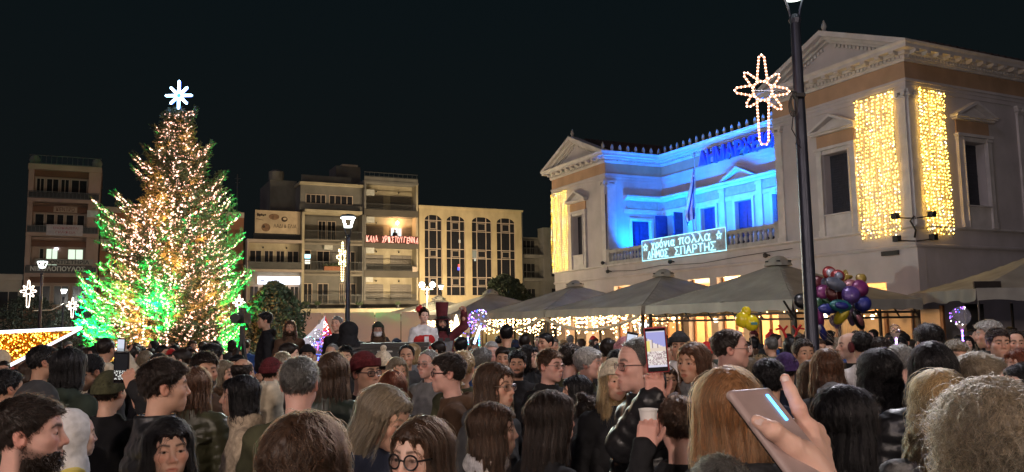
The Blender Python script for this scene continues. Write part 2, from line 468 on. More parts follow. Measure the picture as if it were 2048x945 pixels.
# recess: ledge over the doors, pilaster strips, panels, doors
rp = [(W1, -REC), (W2, -REC), (W2, -1.0)]
w = MB(); w.add(*sweep(rp, [(-.02, 8.06), (.14, 8.06), (.18, 8.14), (.34, 8.16), (.36, 8.27), (.30, 8.31), (-.02, 8.33)])); w.build('ledge', M_TRIM, TH)
w = MB(); w.add(*sweep(rp, [(-.02, 7.42), (.05, 7.42), (.05, 7.62), (-.02, 7.62)])); w.build('lintel_band', M_TRIM, TH)
M_DPAN = mat('panel_grey_ochre', (.40, .32, .25), .85, var=.1)
for a, b in ((15.36, 17.0), (12.8, 14.68), (10.34, 12.5), (7.95, 10.1)):
    p = MB(); p.box(a, b, -REC, -REC + .03, 7.66, 8.02); p.build('panel', M_DPAN, TH)
p = MB(); p.box(W2 - .03, W2, -3.1, -1.2, 7.66, 8.02); p.build('panel', M_DPAN, TH)
for x in (15.0, 12.64, 10.2, 7.8):
    p = MB(); p.box(x - .17, x + .17, -REC, -REC + .08, ZS, 8.055); p.box(x - .21, x + .21, -REC, -REC + .12, 7.9, 8.05); p.build('pilaster', M_TRIM, TH)
def small_ped(x):
    p = MB(); p.prism([(x - 1.05, 8.335), (x + 1.05, 8.335), (x, 8.80)], -REC, -REC + .10)
    for s_ in (-1, 1): p.prism([(x + s_ * 1.12, 8.336), (x, 8.86), (x, 8.74), (x + s_ * .86, 8.336)], -REC, -REC + .38)
    p.build('pediment', M_TRIM, TH)
small_ped(11.3)
def double_door(x0, x1, ztop, y, rz=0, ajar=False):
    wd = (x1 - x0); cxx = (x0 + x1) / 2
    if rz: o_loc = (y, cxx, ZS)
    else: o_loc = (cxx, y, ZS)
    f = MB(); h = ztop - ZS
    f.box(-wd / 2 - .14, -wd / 2, 0, .06, 0, h + .14); f.box(wd / 2, wd / 2 + .14, 0, .06, 0, h + .14); f.box(-wd / 2, wd / 2, 0, .06, h, h + .14)
    o = f.build('door', M_TRIM, TH, o_loc, rz)
    for s_ in (-1, 1):
        l = MB(); lw = wd / 2 - .01
        l.box(0, lw, -.025, .025, .03, h - .01)
        for zz in (.15, .95, 1.7): l.box(.09, lw - .09, .025, .045, zz, min(zz + .62, h - .1))
        l.box(lw - .06, lw - .02, .025, .07, 1.0, 1.16)
        lo = l.build('leaf', M_DOOR, o, (s_ * -wd / 2, -.2 if not ajar else .02, 0))
        lo.rotation_euler = (0, 0, (0 if s_ > 0 else math.pi) + (R(100) * s_ if ajar else 0))
    if ajar:
        b_ = MB(); b_.box(-wd / 2, wd / 2, -.36, -.34, 0, h); b_.build('glazing', mat('glass_dim', (.25, .28, .28), .1, var=.3, vs=3), o)
        b_ = MB(); b_.box(-.03, .03, -.34, -.3, 0, h); b_.box(-wd / 2, wd / 2, -.34, -.3, 1.6, 1.66); b_.build('mullion', M_DOOR, o)
for i, (a, b) in enumerate(DOORS): double_door(a, b, 7.33, -REC, 0, i == 0)
double_door(-2.62, -1.47, 7.05, W2, R(90))
# balustrade on the front line of the balcony
w = MB(); w.box(W1, W2, -.2, .06, ZS + .002, 4.93); w.build('plinth', M_STONE, TH)
w = MB(); w.box(W1, W2, -.2, .07, 5.42, 5.50); w.box(W1, W2, -.16, .03, 5.36, 5.42); w.build('handrail', M_STONE, TH)
bl = MB(); bl.lathe([(.075, 0), (.075, .035), (.045, .05), (.065, .11), (.085, .17), (.07, .25), (.045, .32), (.06, .345), (.075, .36), (.075, .43)], 8); me_bl = bl.mesh('baluster', M_STONE, True)
for i in range(42): link('baluster', me_bl, TH, (W1 + .25 + i * .269, -.075, 4.931))
for x in (W1 + .06, W2 - .12):
    p = MB(); p.box(x - .1, x + .12, -.22, .07, ZS + .003, 5.56); p.build('pedestal', M_STONE, TH)
# the lettering over the balcony
M_LET = mat('letter_blue', (.07, .10, .92), .4, var=.05)
xs = 13.62
for ch, wd in zip('ΔΗΜΑΡΧΕΙΟ', (.60, .56, .68, .62, .52, .58, .48, .22, .60)):
    o = text_mesh('letter', ch, 1.0, .07, M_LET, TH, .012, wd * .92, .70)
    o.location = (xs, -2.92, 9.26); o.rotation_euler = (0, 0, math.pi); xs -= wd + .015
w = MB(); w.box(8.0, 13.7, -3.1, -3.04, 9.3, 9.35); w.box(8.0, 13.7, -3.1, -3.04, 9.8, 9.85)
for x in np.arange(8.3, 13.7, .9): w.box(x, x + .04, -3.36, -3.1, 9.31, 9.34); w.box(x, x + .04, -3.36, -3.1, 9.81, 9.84)
w.build('letter_rail', M_IRON, TH)
# roof lanterns / spots on the corner brackets
M_BLK = mat('black_plastic', (.015, .015, .017), .5, var=.1)
for z in (4.98, 4.28):
    for s_ in (0, 1):
        b_ = MB()
        if s_ == 0: b_.tube([(.0, .02, z), (.16, .22, z + .02), (.42, .26, z + .06)], .02, 6); b_.box(.36, .54, .18, .36, z + .02, z + .2)
        else: b_.tube([(-.02, 0, z), (-.22, -.16, z + .02), (-.26, -.42, z + .06)], .02, 6); b_.box(-.36, -.18, -.54, -.36, z + .02, z + .2)
        b_.build('spotlight', M_BLK, TH)
w = MB(); w.tube([(.02, .02, 4.4), (-.1, .1, 4.6), (.05, .12, 4.9), (-.05, .05, 5.05)], .03, 6); w.box(.62, 1.25, .0, .05, 3.92, 4.06); w.build('cable_box', M_BLK, TH)
lampm = MB(); lampm.tube([(0, 0, 0), (0, .2, .03)], .03, 8); lampm.lathe([(.02, -.1), (.09, -.06), (.09, .05), (.03, .09)], 8, (0, .22, 0)); me_cam = lampm.mesh('security_camera', M_BLK, True)
for x, z in ((17.0, 4.45), (12.0, 4.55), (6.2, 4.35), (17.45, 4.9)): link('security_camera', me_cam, TH, (x, .0, z))
w = MB()
pts = [(W2 + .2, .06, 4.5), (15, .06, 4.36), (13, .06, 4.45), (10, .06, 4.34), (7.5, .06, 4.45), (5.0, .06, 4.5)]
w.tube(pts, .012, 5); w.tube([(W2 - .02, .05, 8.3), (W2 - .02, .05, 4.9), (W2 - .1, .06, 4.4)], .02, 5); w.build('cable', M_IRON, TH)
# blue floodlights on the balcony
M_FBLUE = glow('flood_blue', (.02, .2, 1.0), 3.0)
BLUE = (.0, .19, 1.0)
FLB = ['blue floodlight at the far end of the balcony by the side door', 'blue floodlight on the balcony in front of the open shutters', 'blue floodlight on the balcony right behind the flag', 'blue floodlight on the balcony below the little pediment', 'blue floodlight on the balcony beyond the neon sign', 'blue floodlight on the balcony next to the bigger wing', 'blue floodlight aimed at the side wall of the smaller wing']
for i, (x, y, tx, ty, tz, pw) in enumerate(((16.6, -.55, 16.4, -3.4, 10.2, 1900), (14.4, -.55, 14.4, -3.4, 10.6, 2500), (12.3, -.55, 12.3, -3.4, 10.6, 2500), (10.3, -.55, 10.3, -3.4, 10.6, 2500), (8.3, -.55, 8.3, -3.4, 10.6, 2500), (6.6, -.55, 6.8, -3.4, 10.6, 2500), (15.9, -1.5, 17.3, -1.7, 10.2, 700))):
    a = th_world(x, y, ZS + .22); b = th_world(tx, ty, tz)
    f = thing('floodlight', FLB[i], 'floodlight', a, math.atan2(b.y - a.y, b.x - a.x) - math.pi / 2, 'blue floodlights on the balcony')
    m_ = MB(); m_.box(-.16, .16, -.06, .02, -.12, .12); m_.build('housing', M_BLK, f)
    m_ = MB(); m_.box(-.14, .14, .021, .024, -.1, .1); m_.build('lens', M_FBLUE, f)
    lamp('SPOT', 'flood_beam', a + (b - a).normalized() * .06, pw, BLUE, target=b, spot_size=R(112), spot_blend=1.0, shadow_soft_size=.12)
# flag and pole
fl = thing('flagpole', 'tall thin flagpole with a cross on top rising from the balcony', 'flagpole', th_world(11.72, -1.0, ZS - .01), TH_ROT)
p = MB(); p.tube([(0, 0, 0), (-.12, 0, 4.3)], [.035, .022], 8); p.build('pole', mat('pole_white', (.5, .5, .5), .5), fl)
p = MB(); p.box(-.14, -.10, -.02, .02, 4.3, 4.62); p.box(-.24, 0, -.018, .018, 4.44, 4.48); p.build('cross', M_STONE, fl)
nx_, nz_ = 14, 26; V = []; F = []
for j in range(nz_ + 1):
    t = j / nz_
    for i in range(nx_ + 1):
        s_ = i / nx_
        wdt = .16 + .95 * min(1, t * 1.25) * (1 - .25 * max(0, t - .75) / .25)
        x = -.11 + t * .06 + wdt * s_ * .78
        y = .09 * math.sin(s_ * 9 + t * 2.5) * (.3 + t) + .03 * math.sin(s_ * 21)
        z = 3.95 - t * 2.15 - s_ * .55 * (.4 + t * .5) + (.12 * s_ if t > .9 else 0)
        V.append((x, y, z))
for j in range(nz_):
    for i in range(nx_):
        a = j * (nx_ + 1) + i; F.append((a, a + 1, a + nx_ + 2, a + nx_ + 1))
mfb, mfw = mat('flag_blue', (.02, .06, .30), .8, var=.1), mat('flag_white', (.7, .7, .7), .8, var=.1)
fm = np_mesh('cloth', V, F, [mfb, mfw], True)
fm.polygons.foreach_set('material_index', [1 if (int((k % nx_) * 9 / nx_) % 2 and not (k // nx_ < 9 and (k % nx_) < 7)) or (k // nx_ < 9 and (k % nx_) == 3) or (k // nx_ == 4 and (k % nx_) < 7) else 0 for k in range(nx_ * nz_)])
fo = thing('flag', 'blue and white striped flag hanging limp from the balcony flagpole', 'flag', th_world(11.72, -1.0, ZS - .01), TH_ROT)
link('cloth', fm, fo)
# neon greeting sign on the balustrade
M_NEON = glow('neon_cyan', (.30, .80, 1.0), 1.5)
SG = thing('neon_sign', 'glowing pale blue greeting sign in a frame on the balcony railing', 'sign', th_world(8.42, .13, 4.72), TH_ROT)
SGW, SGH = 5.78, .96
def sx(x): return SGW - x          # text reads from the far end toward the viewer's right
def strokes(lines, x0, z0, sw, shh, r=.020):
    m_ = MB()
    for ln in lines: m_.tube([(sx(x0 + a * sw), 0, z0 + b * shh) for a, b in ln], r, 5)
    return m_
m_ = MB(); m_.tube([(.02, 0, .02), (SGW - .02, 0, .02), (SGW - .02, 0, SGH - .02), (.02, 0, SGH - .02)], .013, 5, closed=True); m_.build('frame', M_NEON, SG)
bp_ = MB(); bp_.box(.03, SGW - .03, -.045, -.035, .03, SGH - .03); bp_.build('backing', mat('mesh_panel', (.6, .62, .64), .7, var=.2, vs=6, alpha=.5), SG)
def arc(cx_, cz_, rx, rz_, a0, a1, n=12): return [(cx_ + rx * math.cos(R(a0 + (a1 - a0) * i / n)), cz_ + rz_ * math.sin(R(a0 + (a1 - a0) * i / n))) for i in range(n + 1)]
GL = {
 'Δ': [[(0, 0), (.5, 1), (1, 0), (0, 0)]], 'Η': [[(.05, 0), (.05, 1)], [(.95, 0), (.95, 1)], [(.05, .5), (.95, .5)]],
 'Μ': [[(0, 0), (.1, 1), (.5, .35), (.9, 1), (1, 0)]], 'Ο': [arc(.5, .5, .5, .5, 90, 450, 18)],
 'Σ': [[(1, 1), (0, 1), (.55, .5), (0, 0), (1, 0)]], 'Π': [[(.05, 0), (.05, 1), (.95, 1), (.95, 0)]], 'Α': [[(0, 0), (.5, 1), (1, 0)], [(.2, .38), (.8, .38)]],
 'Ρ': [[(.1, 0), (.1, 1), (.6, 1)] + arc(.6, .74, .36, .26, 90, -90, 8) + [(.1, .48)]], 'Τ': [[(0, 1), (1, 1)], [(.5, 1), (.5, 0)]],
 'χ': [[(0, 1), (.2, .9), (.75, -.2), (1, -.3)], [(.95, 1), (.05, -.3)]], 'ρ': [[(.05, -.35), (.1, .5)] + arc(.5, .5, .42, .48, 180, -170, 14)],
 'ό': [arc(.5, .5, .45, .5, 90, 450, 16), [(.5, 1.15), (.7, 1.5)]], 'ν': [[(0, .95), (.15, 1), (.45, 0), (.95, 1)]], 'ι': [[(.3, 1), (.3, .2), (.5, 0), (.75, .1)]],
 'α': [arc(.4, .5, .4, .5, 20, 340, 14), [(.95, 1), (.75, .3), (.85, 0), (1.05, .1)]], 'π': [[(-.05, .85), (.2, 1), (1.05, 1)], [(.25, 1), (.2, 0)], [(.8, 1), (.78, .15), (1, 0)]],
 'ο': [arc(.5, .5, .45, .5, 90, 450, 16)], 'λ': [[(.05, 1.35), (.25, 1.3), (.9, 0), (1.1, .1)], [(.5, .75), (.0, 0)]], 'ά': [arc(.4, .5, .4, .5, 20, 340, 14), [(.95, 1), (.75, .3), (.85, 0), (1.05, .1)], [(.5, 1.2), (.68, 1.5)]],
}
def neon_word(word, x, z, lw, gap, hh):
    for ch in word:
        wd = lw * (.5 if ch == 'ι' else 1)
        strokes(GL[ch], x, z, wd, hh).build('letter', M_NEON, SG); x += wd + gap
neon_word('χρόνια', .75, .52, .235, .075, .25)
neon_word('πολλα', 2.75, .52, .33, .10, .27)
neon_word('ΔΗΜΟΣ', .46, .10, .24, .075, .31)
neon_word('ΣΠΑΡΤΗΣ', 2.45, .10, .30, .095, .33)
for x, z in ((.28, .62), (5.35, .66)):
    pts = [(math.cos(R(90 + k * 36)) * (.17 if k % 2 == 0 else .075), math.sin(R(90 + k * 36)) * (.17 if k % 2 == 0 else .075)) for k in range(10)]
    m_ = MB(); m_.tube([(sx(x + a), 0, z + b) for a, b in pts], .016, 5, closed=True); m_.build('star', M_NEON, SG)
# ------------------------------------------------------------------ curtains of light on the wing corners
M_LEDY = glow('led_warm_yellow', (1.0, .57, .08), 7.5)
M_LEDW = glow('led_cool_white', (.9, .85, .6), 5.0)
M_WIRE = mat('wire', (.05, .05, .04), .6, var=0)
def light_curtain(label, a0, a1, z0, z1, pos, strands, wseed, gaps=(), rs=1.0):
    rg = np.random.default_rng(wseed)
    o = thing('light_curtain', label, 'fairy lights', TH_LOC, TH_ROT, 'curtains of lights on the town hall')
    P = []; wm = MB()
    for i in range(strands):
        t = (i + .5) / strands
        if any(g0 < t < g1 for g0, g1 in gaps): continue
        zb = z0 + rg.uniform(-.05, .35 if rg.random() < .3 else .08)
        n = int((z1 - zb) / .115); ph = rg.uniform(0, 6)
        for k in range(n):
            z = z1 - (k + rg.uniform(.2, .8)) * .115
            a = a0 + (a1 - a0) * t + .035 * math.sin(z * 1.7 + ph) + rg.normal(0, .012)
            P.append(pos(a, z, .07 + rg.uniform(0, .05)))
        a = a0 + (a1 - a0) * t
        wm.tube([pos(a, z1, .06), pos(a + .03 * math.sin(ph), (z0 + z1) / 2, .08), pos(a, zb, .08)], .004, 4)
    wm.tube([pos(a0, z1 + .01, .06), pos(a1, z1 + .01, .06)], .008, 4)
    P = np.array(P); pick = rg.random(len(P)) < .1
    bulbs('bulbs', P[~pick], rs * rg.uniform(.018, .030, (~pick).sum()), M_LEDY if rs == 1 else glow('led_far_yellow', (1.0, .58, .07), 5.0), o)
    bulbs('white_bulbs', P[pick], .022, M_LEDW, o)
    wm.build('wire', M_WIRE, o, kind='stuff')
light_curtain('yellow light curtain on the front of the bigger corner wing', .32, 1.95, 4.45, 9.1, lambda a, z, d: (a, d + .07 if a < .45 else d, z), 15, 1)
light_curtain('narrow yellow light curtain round the corner on the side wall', .32, 1.68, 4.45, 9.1, lambda a, z, d: (-d - (.07 if a < .45 else 0), -a, z), 13, 2)
light_curtain('yellow light curtain on the smaller far wing', 20.85, 22.7, 4.7, 9.1, lambda a, z, d: (a, d + .1, z), 12, 3, ((.30, .44),), .9)
# ================================================================== cafe tents in front of the town hall
M_CANVAS = mat('canvas', (.37, .345, .30), .9, var=.14, vs=1.2, bump=.1, bs=25, stain=.10)
M_FRAME = mat('tent_frame', (.035, .028, .025), .5, metal=.3, var=.15)
M_BULBW = glow('bulb_warm', (1.0, .58, .24), 16.0)
M_BULBW2 = glow('bulb_warm_soft', (1.0, .50, .18), 9.0)
M_ROPE = mat('garland_rope', (.62, .52, .38), .9, var=.2, vs=20, bump=.4, bs=60)
WARM = (1.0, .60, .27)
def tent(u0, u1, v0, v1, peak, label, ze=2.46, pv=None, bars=(), warm=55, seed=0):
    """square parasol tent in the town hall's grid; its own root at the centre"""
    cu, cv = (u0 + u1) / 2, (v0 + v1) / 2
    o = thing('cafe_tent', label, 'tent', th_world(cu, cv, 0), TH_ROT, 'square tents of the cafes before the town hall')
    hx, hy = (u1 - u0) / 2 - .03, (v1 - v0) / 2 - .03
    py = 0 if pv is None else pv - cv
    rg = np.random.default_rng(seed)
    n = 24; V = []; F = []
    for j in range(n + 1):
        for i in range(n + 1):
            a, b = 2 * i / n - 1, 2 * j / n - 1
            m = max(abs(a), abs(b)); t = 1 - m
            x = a * hx; y = b * hy + py * t
            sag = -.035 * math.sin(math.pi * t) + .012 * math.sin(a * 9 + b * 4) * math.sin(b * 7 + 1) - .03 * math.sin(math.pi * min(1, abs(abs(a) - abs(b)) * 1.2)) * m
            V.append((x, y, ze + (peak - ze) * t + sag + rg.normal(0, .004)))
    for j in range(n):
        for i in range(n):
            a = j * (n + 1) + i; F.append((a, a + 1, a + n + 2, a + n + 1))
    link('canopy', np_mesh('canopy', V, F, M_CANVAS, False), o)
    for (ax, sgn) in (('x', -1), ('x', 1), ('y', -1), ('y', 1)):
        V = []; F = []; m = 40
        for k in range(m + 1):
            s_ = 2 * k / m - 1
            w_ = .02 * math.sin(k * 1.9) + .015 * math.sin(k * .7)
            p = (sgn * (hx + .0), s_ * hy) if ax == 'x' else (s_ * hx, sgn * (hy + .0))
            q = (sgn * (hx + .03 + w_), s_ * hy) if ax == 'x' else (s_ * hx, sgn * (hy + .03 + w_))
            V += [(p[0], p[1], ze), (q[0], q[1], ze - .27 - .02 * math.sin(k * 1.1))]
        for k in range(m): F.append((2 * k, 2 * k + 1, 2 * k + 3, 2 * k + 2))
        link('valance', np_mesh('valance', V, F, M_CANVAS, True), o)
    for sx_ in (-1, 1):
        for sy_ in (-1, 1):
            p = MB(); p.box(sx_ * (hx - .1) - .04, sx_ * (hx - .1) + .04, sy_ * (hy - .1) - .04, sy_ * (hy - .1) + .04, 0, ze - .02); p.build('pole', M_FRAME, o)
    r_ = MB()
    for sx_, sy_ in ((-1, -1), (1, -1), (1, 1), (-1, 1), (0, 1), (0, -1), (1, 0), (-1, 0)):
        r_.tube([(sx_ * hx * .97, sy_ * hy * .97, ze - .10), (0, py, peak - .42)], .025, 5)
    r_.build('rib', M_FRAME, o, kind='stuff')
    r_ = MB()
    for sx_, sy_ in ((-1, -1), (1, -1), (1, 1), (-1, 1)):
        r_.tube([((sx_ * hx) * (1 - t), (sy_ * hy) * (1 - t) + py * t, ze + (peak - ze) * t - .035 * math.sin(math.pi * t) + .004) for t in (0, .2, .4, .6, .8, .97)], .013, 5)
    r_.build('seam', mat('canvas_seam', (.27, .25, .215), .9), o, kind='stuff')
    c_ = MB()
    c_.lathe([(.02, .30), (.16, .27), (.34, .14), (.42, 0)], 12, (0, py, peak - .06)); cp = c_.build('vent_cap', M_CANVAS, o)
    c_ = MB()
    for k in range(6):
        a = k * math.pi / 3 + .3; c_.lathe([(.055, -.02), (.055, .02)], 8, (.36 * math.cos(a), py + .36 * math.sin(a), peak + .06))
    c_.build('vent_hole', M_BLK, cp)
    # side frames of folding bars
    for side in bars:
        b_ = MB()
        if side == 'near':
            x = -hx + .05
            for z in (1.98, 2.12): b_.tube([(x, -hy + .1, z), (x, hy - .1, z)], .03, 5)
            for k in range(7):
                y = -hy + .1 + (2 * hy - .2) * k / 6
                b_.tube([(x, y, 1.98), (x - .0, y + .34, ze - .04)], .025, 5)
            for k in range(4):
                y = -hy + .1 + (2 * hy - .2) * k / 3
                b_.box(x - .03, x + .03, y - .03, y + .03, 0, ze - .03)
        if side == 'front':
            y = hy - .05
            for z in (1.98, 2.12): b_.tube([(-hx + .1, y, z), (hx - .1, y, z)], .03, 5)
            for k in range(6): b_.tube([(-hx + .1 + (2 * hx - .2) * k / 6, y, 1.98), (-hx + .45 + (2 * hx - .2) * k / 6, y, ze - .04)], .025, 5)
        b_.build('side_bar', M_FRAME, o)
    if warm:
        # hanging lamp under the ridge
        l_ = MB(); l_.tube([(0, py, peak - .15), (0, py, 2.55)], .01, 5); l_.lathe([(.03, .1), (.16, 0), (.17, -.02)], 12, (0, py, 2.45)); lo = l_.build('pendant_lamp', M_FRAME, o)
        l_ = MB(); l_.lathe([(.01, .06), (.06, .03), (.07, -.01), (.03, -.06)], 10, (0, py, 2.41)); l_.build('bulb', M_BULBW, lo)
        lamp('POINT', 'tent_light', th_world(cu, cv + py, 2.28), warm * 1.9, WARM, shadow_soft_size=.1)
    return o
tent(-1.9, 4.35, 2.3, 7.0, 3.60, 'beige cafe tent nearest the lamp post, one slope lit yellow by the light curtains', pv=4.4, bars=('near', 'front'), seed=1, warm=70)
tent(4.5, 10.9, .5, 7.0, 3.66, 'grey cafe tent below the neon greeting with a thick garland along its front', seed=2, warm=70)
tent(11.0, 17.3, .5, 7.0, 3.60, 'pale cafe tent with a garland between its front poles below the smaller wing', seed=3, warm=60)
tent(17.5, 23.6, 1.6, 8.2, 3.50, 'pale cafe tent next to the round clipped tree', seed=4, warm=50)
tent(23.8, 30.2, 1.8, 8.6, 3.42, 'farthest grey cafe tent behind the costumed performers', seed=5, warm=50)
# side awning by the far right wall
aw = thing('side_awning', 'pale canvas awning on a thin pole by the shaded side wall', 'awning', at(1952, 577, 20.5), R(-3))
ez_ = aw.location.z; V = []; F = []; n = 20
for j in range(n + 1):
    for i in range(n + 1):
        a, b = 2 * i / n - 1, 2 * j / n - 1; t = 1 - max(abs(a), abs(b))
        V.append((2.8 + a * 2.8, 2.0 + b * 2.0, 1.05 * t - .07 * math.sin(math.pi * t)))
for j in range(n):
    for i in range(n):
        k = j * (n + 1) + i; F.append((k, k + 1, k + n + 2, k + n + 1))
link('canopy', np_mesh('canopy', V, F, M_CANVAS, False), aw)
for (p, q) in (((0, 0), (5.6, 0)), ((0, 4), (0, 0)), ((5.6, 0), (5.6, 4))):
    V = []; F = []
    for k in range(41):
        t = k / 40; x, y = p[0] + (q[0] - p[0]) * t, p[1] + (q[1] - p[1]) * t
        V += [(x, y, 0), (x + .03 * math.sin(k * .9), y - .02 + .03 * math.sin(k * .8), -.31 + .03 * math.sin(k * .5))]
    for k in range(40): F.append((2 * k, 2 * k + 1, 2 * k + 3, 2 * k + 2))
    link('valance', np_mesh('valance', V, F, M_CANVAS, True), aw)
for x, y in ((.06, .06), (5.5, .06), (.06, 3.9)):
    p = MB(); p.tube([(x, y, -ez_), (x, y, -.02)], .03, 6); p.build('pole', M_FRAME, aw)
p = MB(); p.box(-.02, .62, .02, .10, -.01, .17); p.build('bracket', M_FRAME, aw)
for x0, x1 in ((.95, 1.45), (2.2, 2.25)):
    p = MB(); p.box(x0, x1, 2.6, 2.66, -ez_, -.35); p.build('door_panel', M_BLK, aw)

def icicles(label, u0, u1, v, z1, zlo, zhi, n, seed, m=M_BULBW):
    rg = np.random.default_rng(seed)
    o = thing('icicle_lights', label, 'fairy lights', TH_LOC, TH_ROT, 'warm icicle lights under the tent edges')
    P = []; w_ = MB()
    for k in range(n):
        u = u0 + (u1 - u0) * (k + rg.uniform(.1, .9)) / n
        zb = rg.uniform(zlo, zhi); z = z1 - rg.uniform(0, .1)
        vv = v + rg.uniform(-.25, .1)
        while z > zb:
            P.append((u + rg.normal(0, .02), vv, z)); z -= rg.uniform(.10, .19)
        w_.tube([(u, vv, z1), (u, vv, zb)], .003, 3)
    bulbs('bulbs', P, rg.uniform(.018, .034, len(P)), m, o)
    w_.tube([(u0, v, z1), (u1, v, z1)], .006, 4); w_.build('wire', M_WIRE, o, kind='stuff')
icicles('warm icicle lights along the pale tent with the garland, below the smaller wing', 11.1, 17.2, 6.8, 2.18, 1.40, 1.85, 60, 21)
icicles('dense warm icicle lights along the tent next to the clipped tree', 17.6, 23.4, 8.0, 2.18, 1.2, 1.6, 72, 22)
icicles('dense warm icicle lights along the farthest tent behind the performers', 23.9, 30.1, 8.4, 2.18, 1.1, 1.5, 80, 23, M_BULBW2)
icicles('warm icicle lights hanging inside the tent below the neon greeting', 5.0, 10.4, 5.2, 2.3, 1.7, 2.2, 44, 24, M_BULBW2)
icicles('warm icicle lights along the front edge of the tent below the neon greeting', 4.7, 10.8, 6.8, 2.18, 1.45, 1.95, 60, 27)
icicles('sparse warm lights hanging inside the pale garland tent', 11.5, 17.0, 3.6, 2.3, 1.6, 2.2, 26, 25, M_BULBW2)
icicles('warm lights hanging inside the tent by the lamp post', -1.5, 4.0, 3.4, 2.25, 1.9, 2.2, 12, 26, M_BULBW2)
def garland(label, pts3, seed):
    o = thing('garland', label, 'garland', TH_LOC, TH_ROT, 'rope garlands on the tents')
    a, b, sag = pts3; pts = []
    for i in range(41):
        t = i / 40
        pts.append((a[0] + (b[0] - a[0]) * t, a[1] + (b[1] - a[1]) * t, a[2] + (b[2] - a[2]) * t - sag * 4 * t * (1 - t)))
    w_ = MB(); w_.tube(pts, [.055 + .012 * (i % 2) for i in range(41)], 7)
    w_.build('rope', M_ROPE, o, smooth=True)
    w_ = MB()
    for i in range(40):
        p = Vector(pts[i]); w_.tube([p + Vector((-.03, .0, -.06)), p + Vector((.0, .075, 0)), p + Vector((.03, 0, .06))], .012, 4)
    w_.build('twist', mat('garland_light', (.75, .65, .5), .8), o, kind='stuff')
garland('pale rope garland sagging between the poles of the garland tent', ((17.2, 7.05, 2.15), (11.1, 7.05, 2.15), .40), 1)
garland('thick pale rope garland sagging below the front edge of the neon greeting tent', ((10.8, 7.05, 2.15), (4.6, 7.05, 2.15), .42), 4)
garland('pale rope garland sagging along the tent next to the clipped tree', ((23.5, 8.25, 2.15), (17.6, 8.25, 2.2), .40), 2)
garland('pale rope garland on the farthest tent behind the performers', ((30.0, 8.65, 2.1), (24.0, 8.65, 2.1), .45), 3)

# ------------------------------------------------------------------ warm cafe interiors below the balcony
M_CREAM = mat('cafe_cream', (.62, .47, .30), .8, var=.15, vs=2)
M_WOOD = mat('cafe_wood', (.24, .11, .05), .6, var=.25, vs=5, stretch=(6, 6, 1))
M_LIT = glow('lit_cafe_window', (1.0, .62, .28), 1.3)
M_LITW = glow('lit_cafe_lamp', (1.0, .78, .50), 5.0)
M_CURT = mat('white_curtain', (.75, .70, .62), .9, var=.1)
for i in range(7):
    u = 5.75 + i * 1.9 + .1
    if i < 6:
        f = thing('cafe_window', ['cafe shopfront window behind the tent by the lamp post', 'cafe shopfront window with a white curtain under the neon greeting', 'cafe shopfront window behind the raised red phone', 'cafe shopfront window behind the dark folding bars', 'cafe shopfront window behind the garland tent', 'cafe shopfront window closest to the smaller wing'][i], 'window', th_world(u + .82, -.35, 0), TH_ROT, 'cafe windows under the balcony')
        m_ = MB(); 
        for x in (-.72, .66): m_.box(x, x + .06, -.05, .05, 0, 3.7)
        m_.box(-.66, .66, -.05, .05, 2.55, 2.62); m_.box(-.66, .66, -.05, .05, .8, .88); m_.box(-.03, .03, -.05, .05, .88, 2.55)
        m_.build('frame', M_WOOD, f)
        if i % 2 == 1:
            m_ = MB()
            for k in range(8): m_.tube([(-.6 + k * .05, -.12, 2.5), (-.6 + k * .045, -.12 + .02 * (k % 2), .9)], .03, 5)
            m_.build('curtain', M_CURT, f)
    lamp('POINT', 'cafe_light', th_world(u, -2.4, 2.9), 260, WARM, shadow_soft_size=.2)
GLB = ['biggest glowing round lamp shade, behind the tent a little left of the dark lamp post', 'round lamp shade in the cafe just right of the yellow balloon', 'round lamp shade in the cafe midway between red phone and yellow balloon', 'round lamp shade in the cafe right behind the red phone',
       'small globe lamp left of the yellow balloon behind the dark bars', 'globe lamp touching the dark lamp post', 'globe lamp half hidden below the left part of the balloon bunch', 'globe lamp below the right part of the balloon bunch', 'tiny globe lamp at the shaded end of the nearest tent', 'small globe lamp just right of the red phone', 'small globe lamp left of the red phone']
for u, v, z, r in ((6.9, -1.2, 2.4, .34), (9.2, -1.6, 2.5, .22), (12.4, -1.5, 2.45, .2), (14.9, -1.4, 2.4, .22), (8.2, 1.0, 2.0, .10), (3.2, 1.2, 2.05, .11), (2.6, 1.2, 2.05, .09), (1.6, 1.4, 2.1, .10), (.4, 1.6, 2.0, .07), (10.6, 1.2, 2.1, .08), (13.3, 1.3, 2.0, .09)):
    o = thing('globe_lamp', GLB.pop(0), 'lamp', th_world(u, v, z), 0, 'globe lamps in the cafes')
    m_ = MB(); m_.lathe([(r * math.cos(R(a)), r * math.sin(R(a))) for a in (-88, -60, -30, 0, 30, 60, 88)], 12); m_.build('globe', M_LITW if r < .3 else glow('lit_shade', (1.0, .62, .30), 1.6), o, smooth=True)
    m_ = MB(); m_.tube([(0, 0, r), (0, 0, r + .5)], .01, 4); m_.build('cord', M_FRAME, o)
sp = thing('cafe_screen', 'cream canvas screen standing behind the cafe tables', 'screen', th_world(0, 0, 0), TH_ROT)
m_ = MB(); m_.box(-1.2, 4.6, .55, .6, 0, 2.2); m_.build('panel', M_CREAM, sp)
for u in (-1.2, -.25, .7, 1.65, 2.6, 3.55, 4.5):
    m_ = MB(); m_.box(u - .05, u + .05, .61, .70, 0, 2.3); m_.build('post', M_WOOD, sp)
pl = MB(); rg = np.random.default_rng(5)
hp = thing('hanging_garland', 'pale leafy decoration hanging from the roof inside the barred tent', 'decoration', th_world(0, 0, 0), TH_ROT)
V = []; F = []
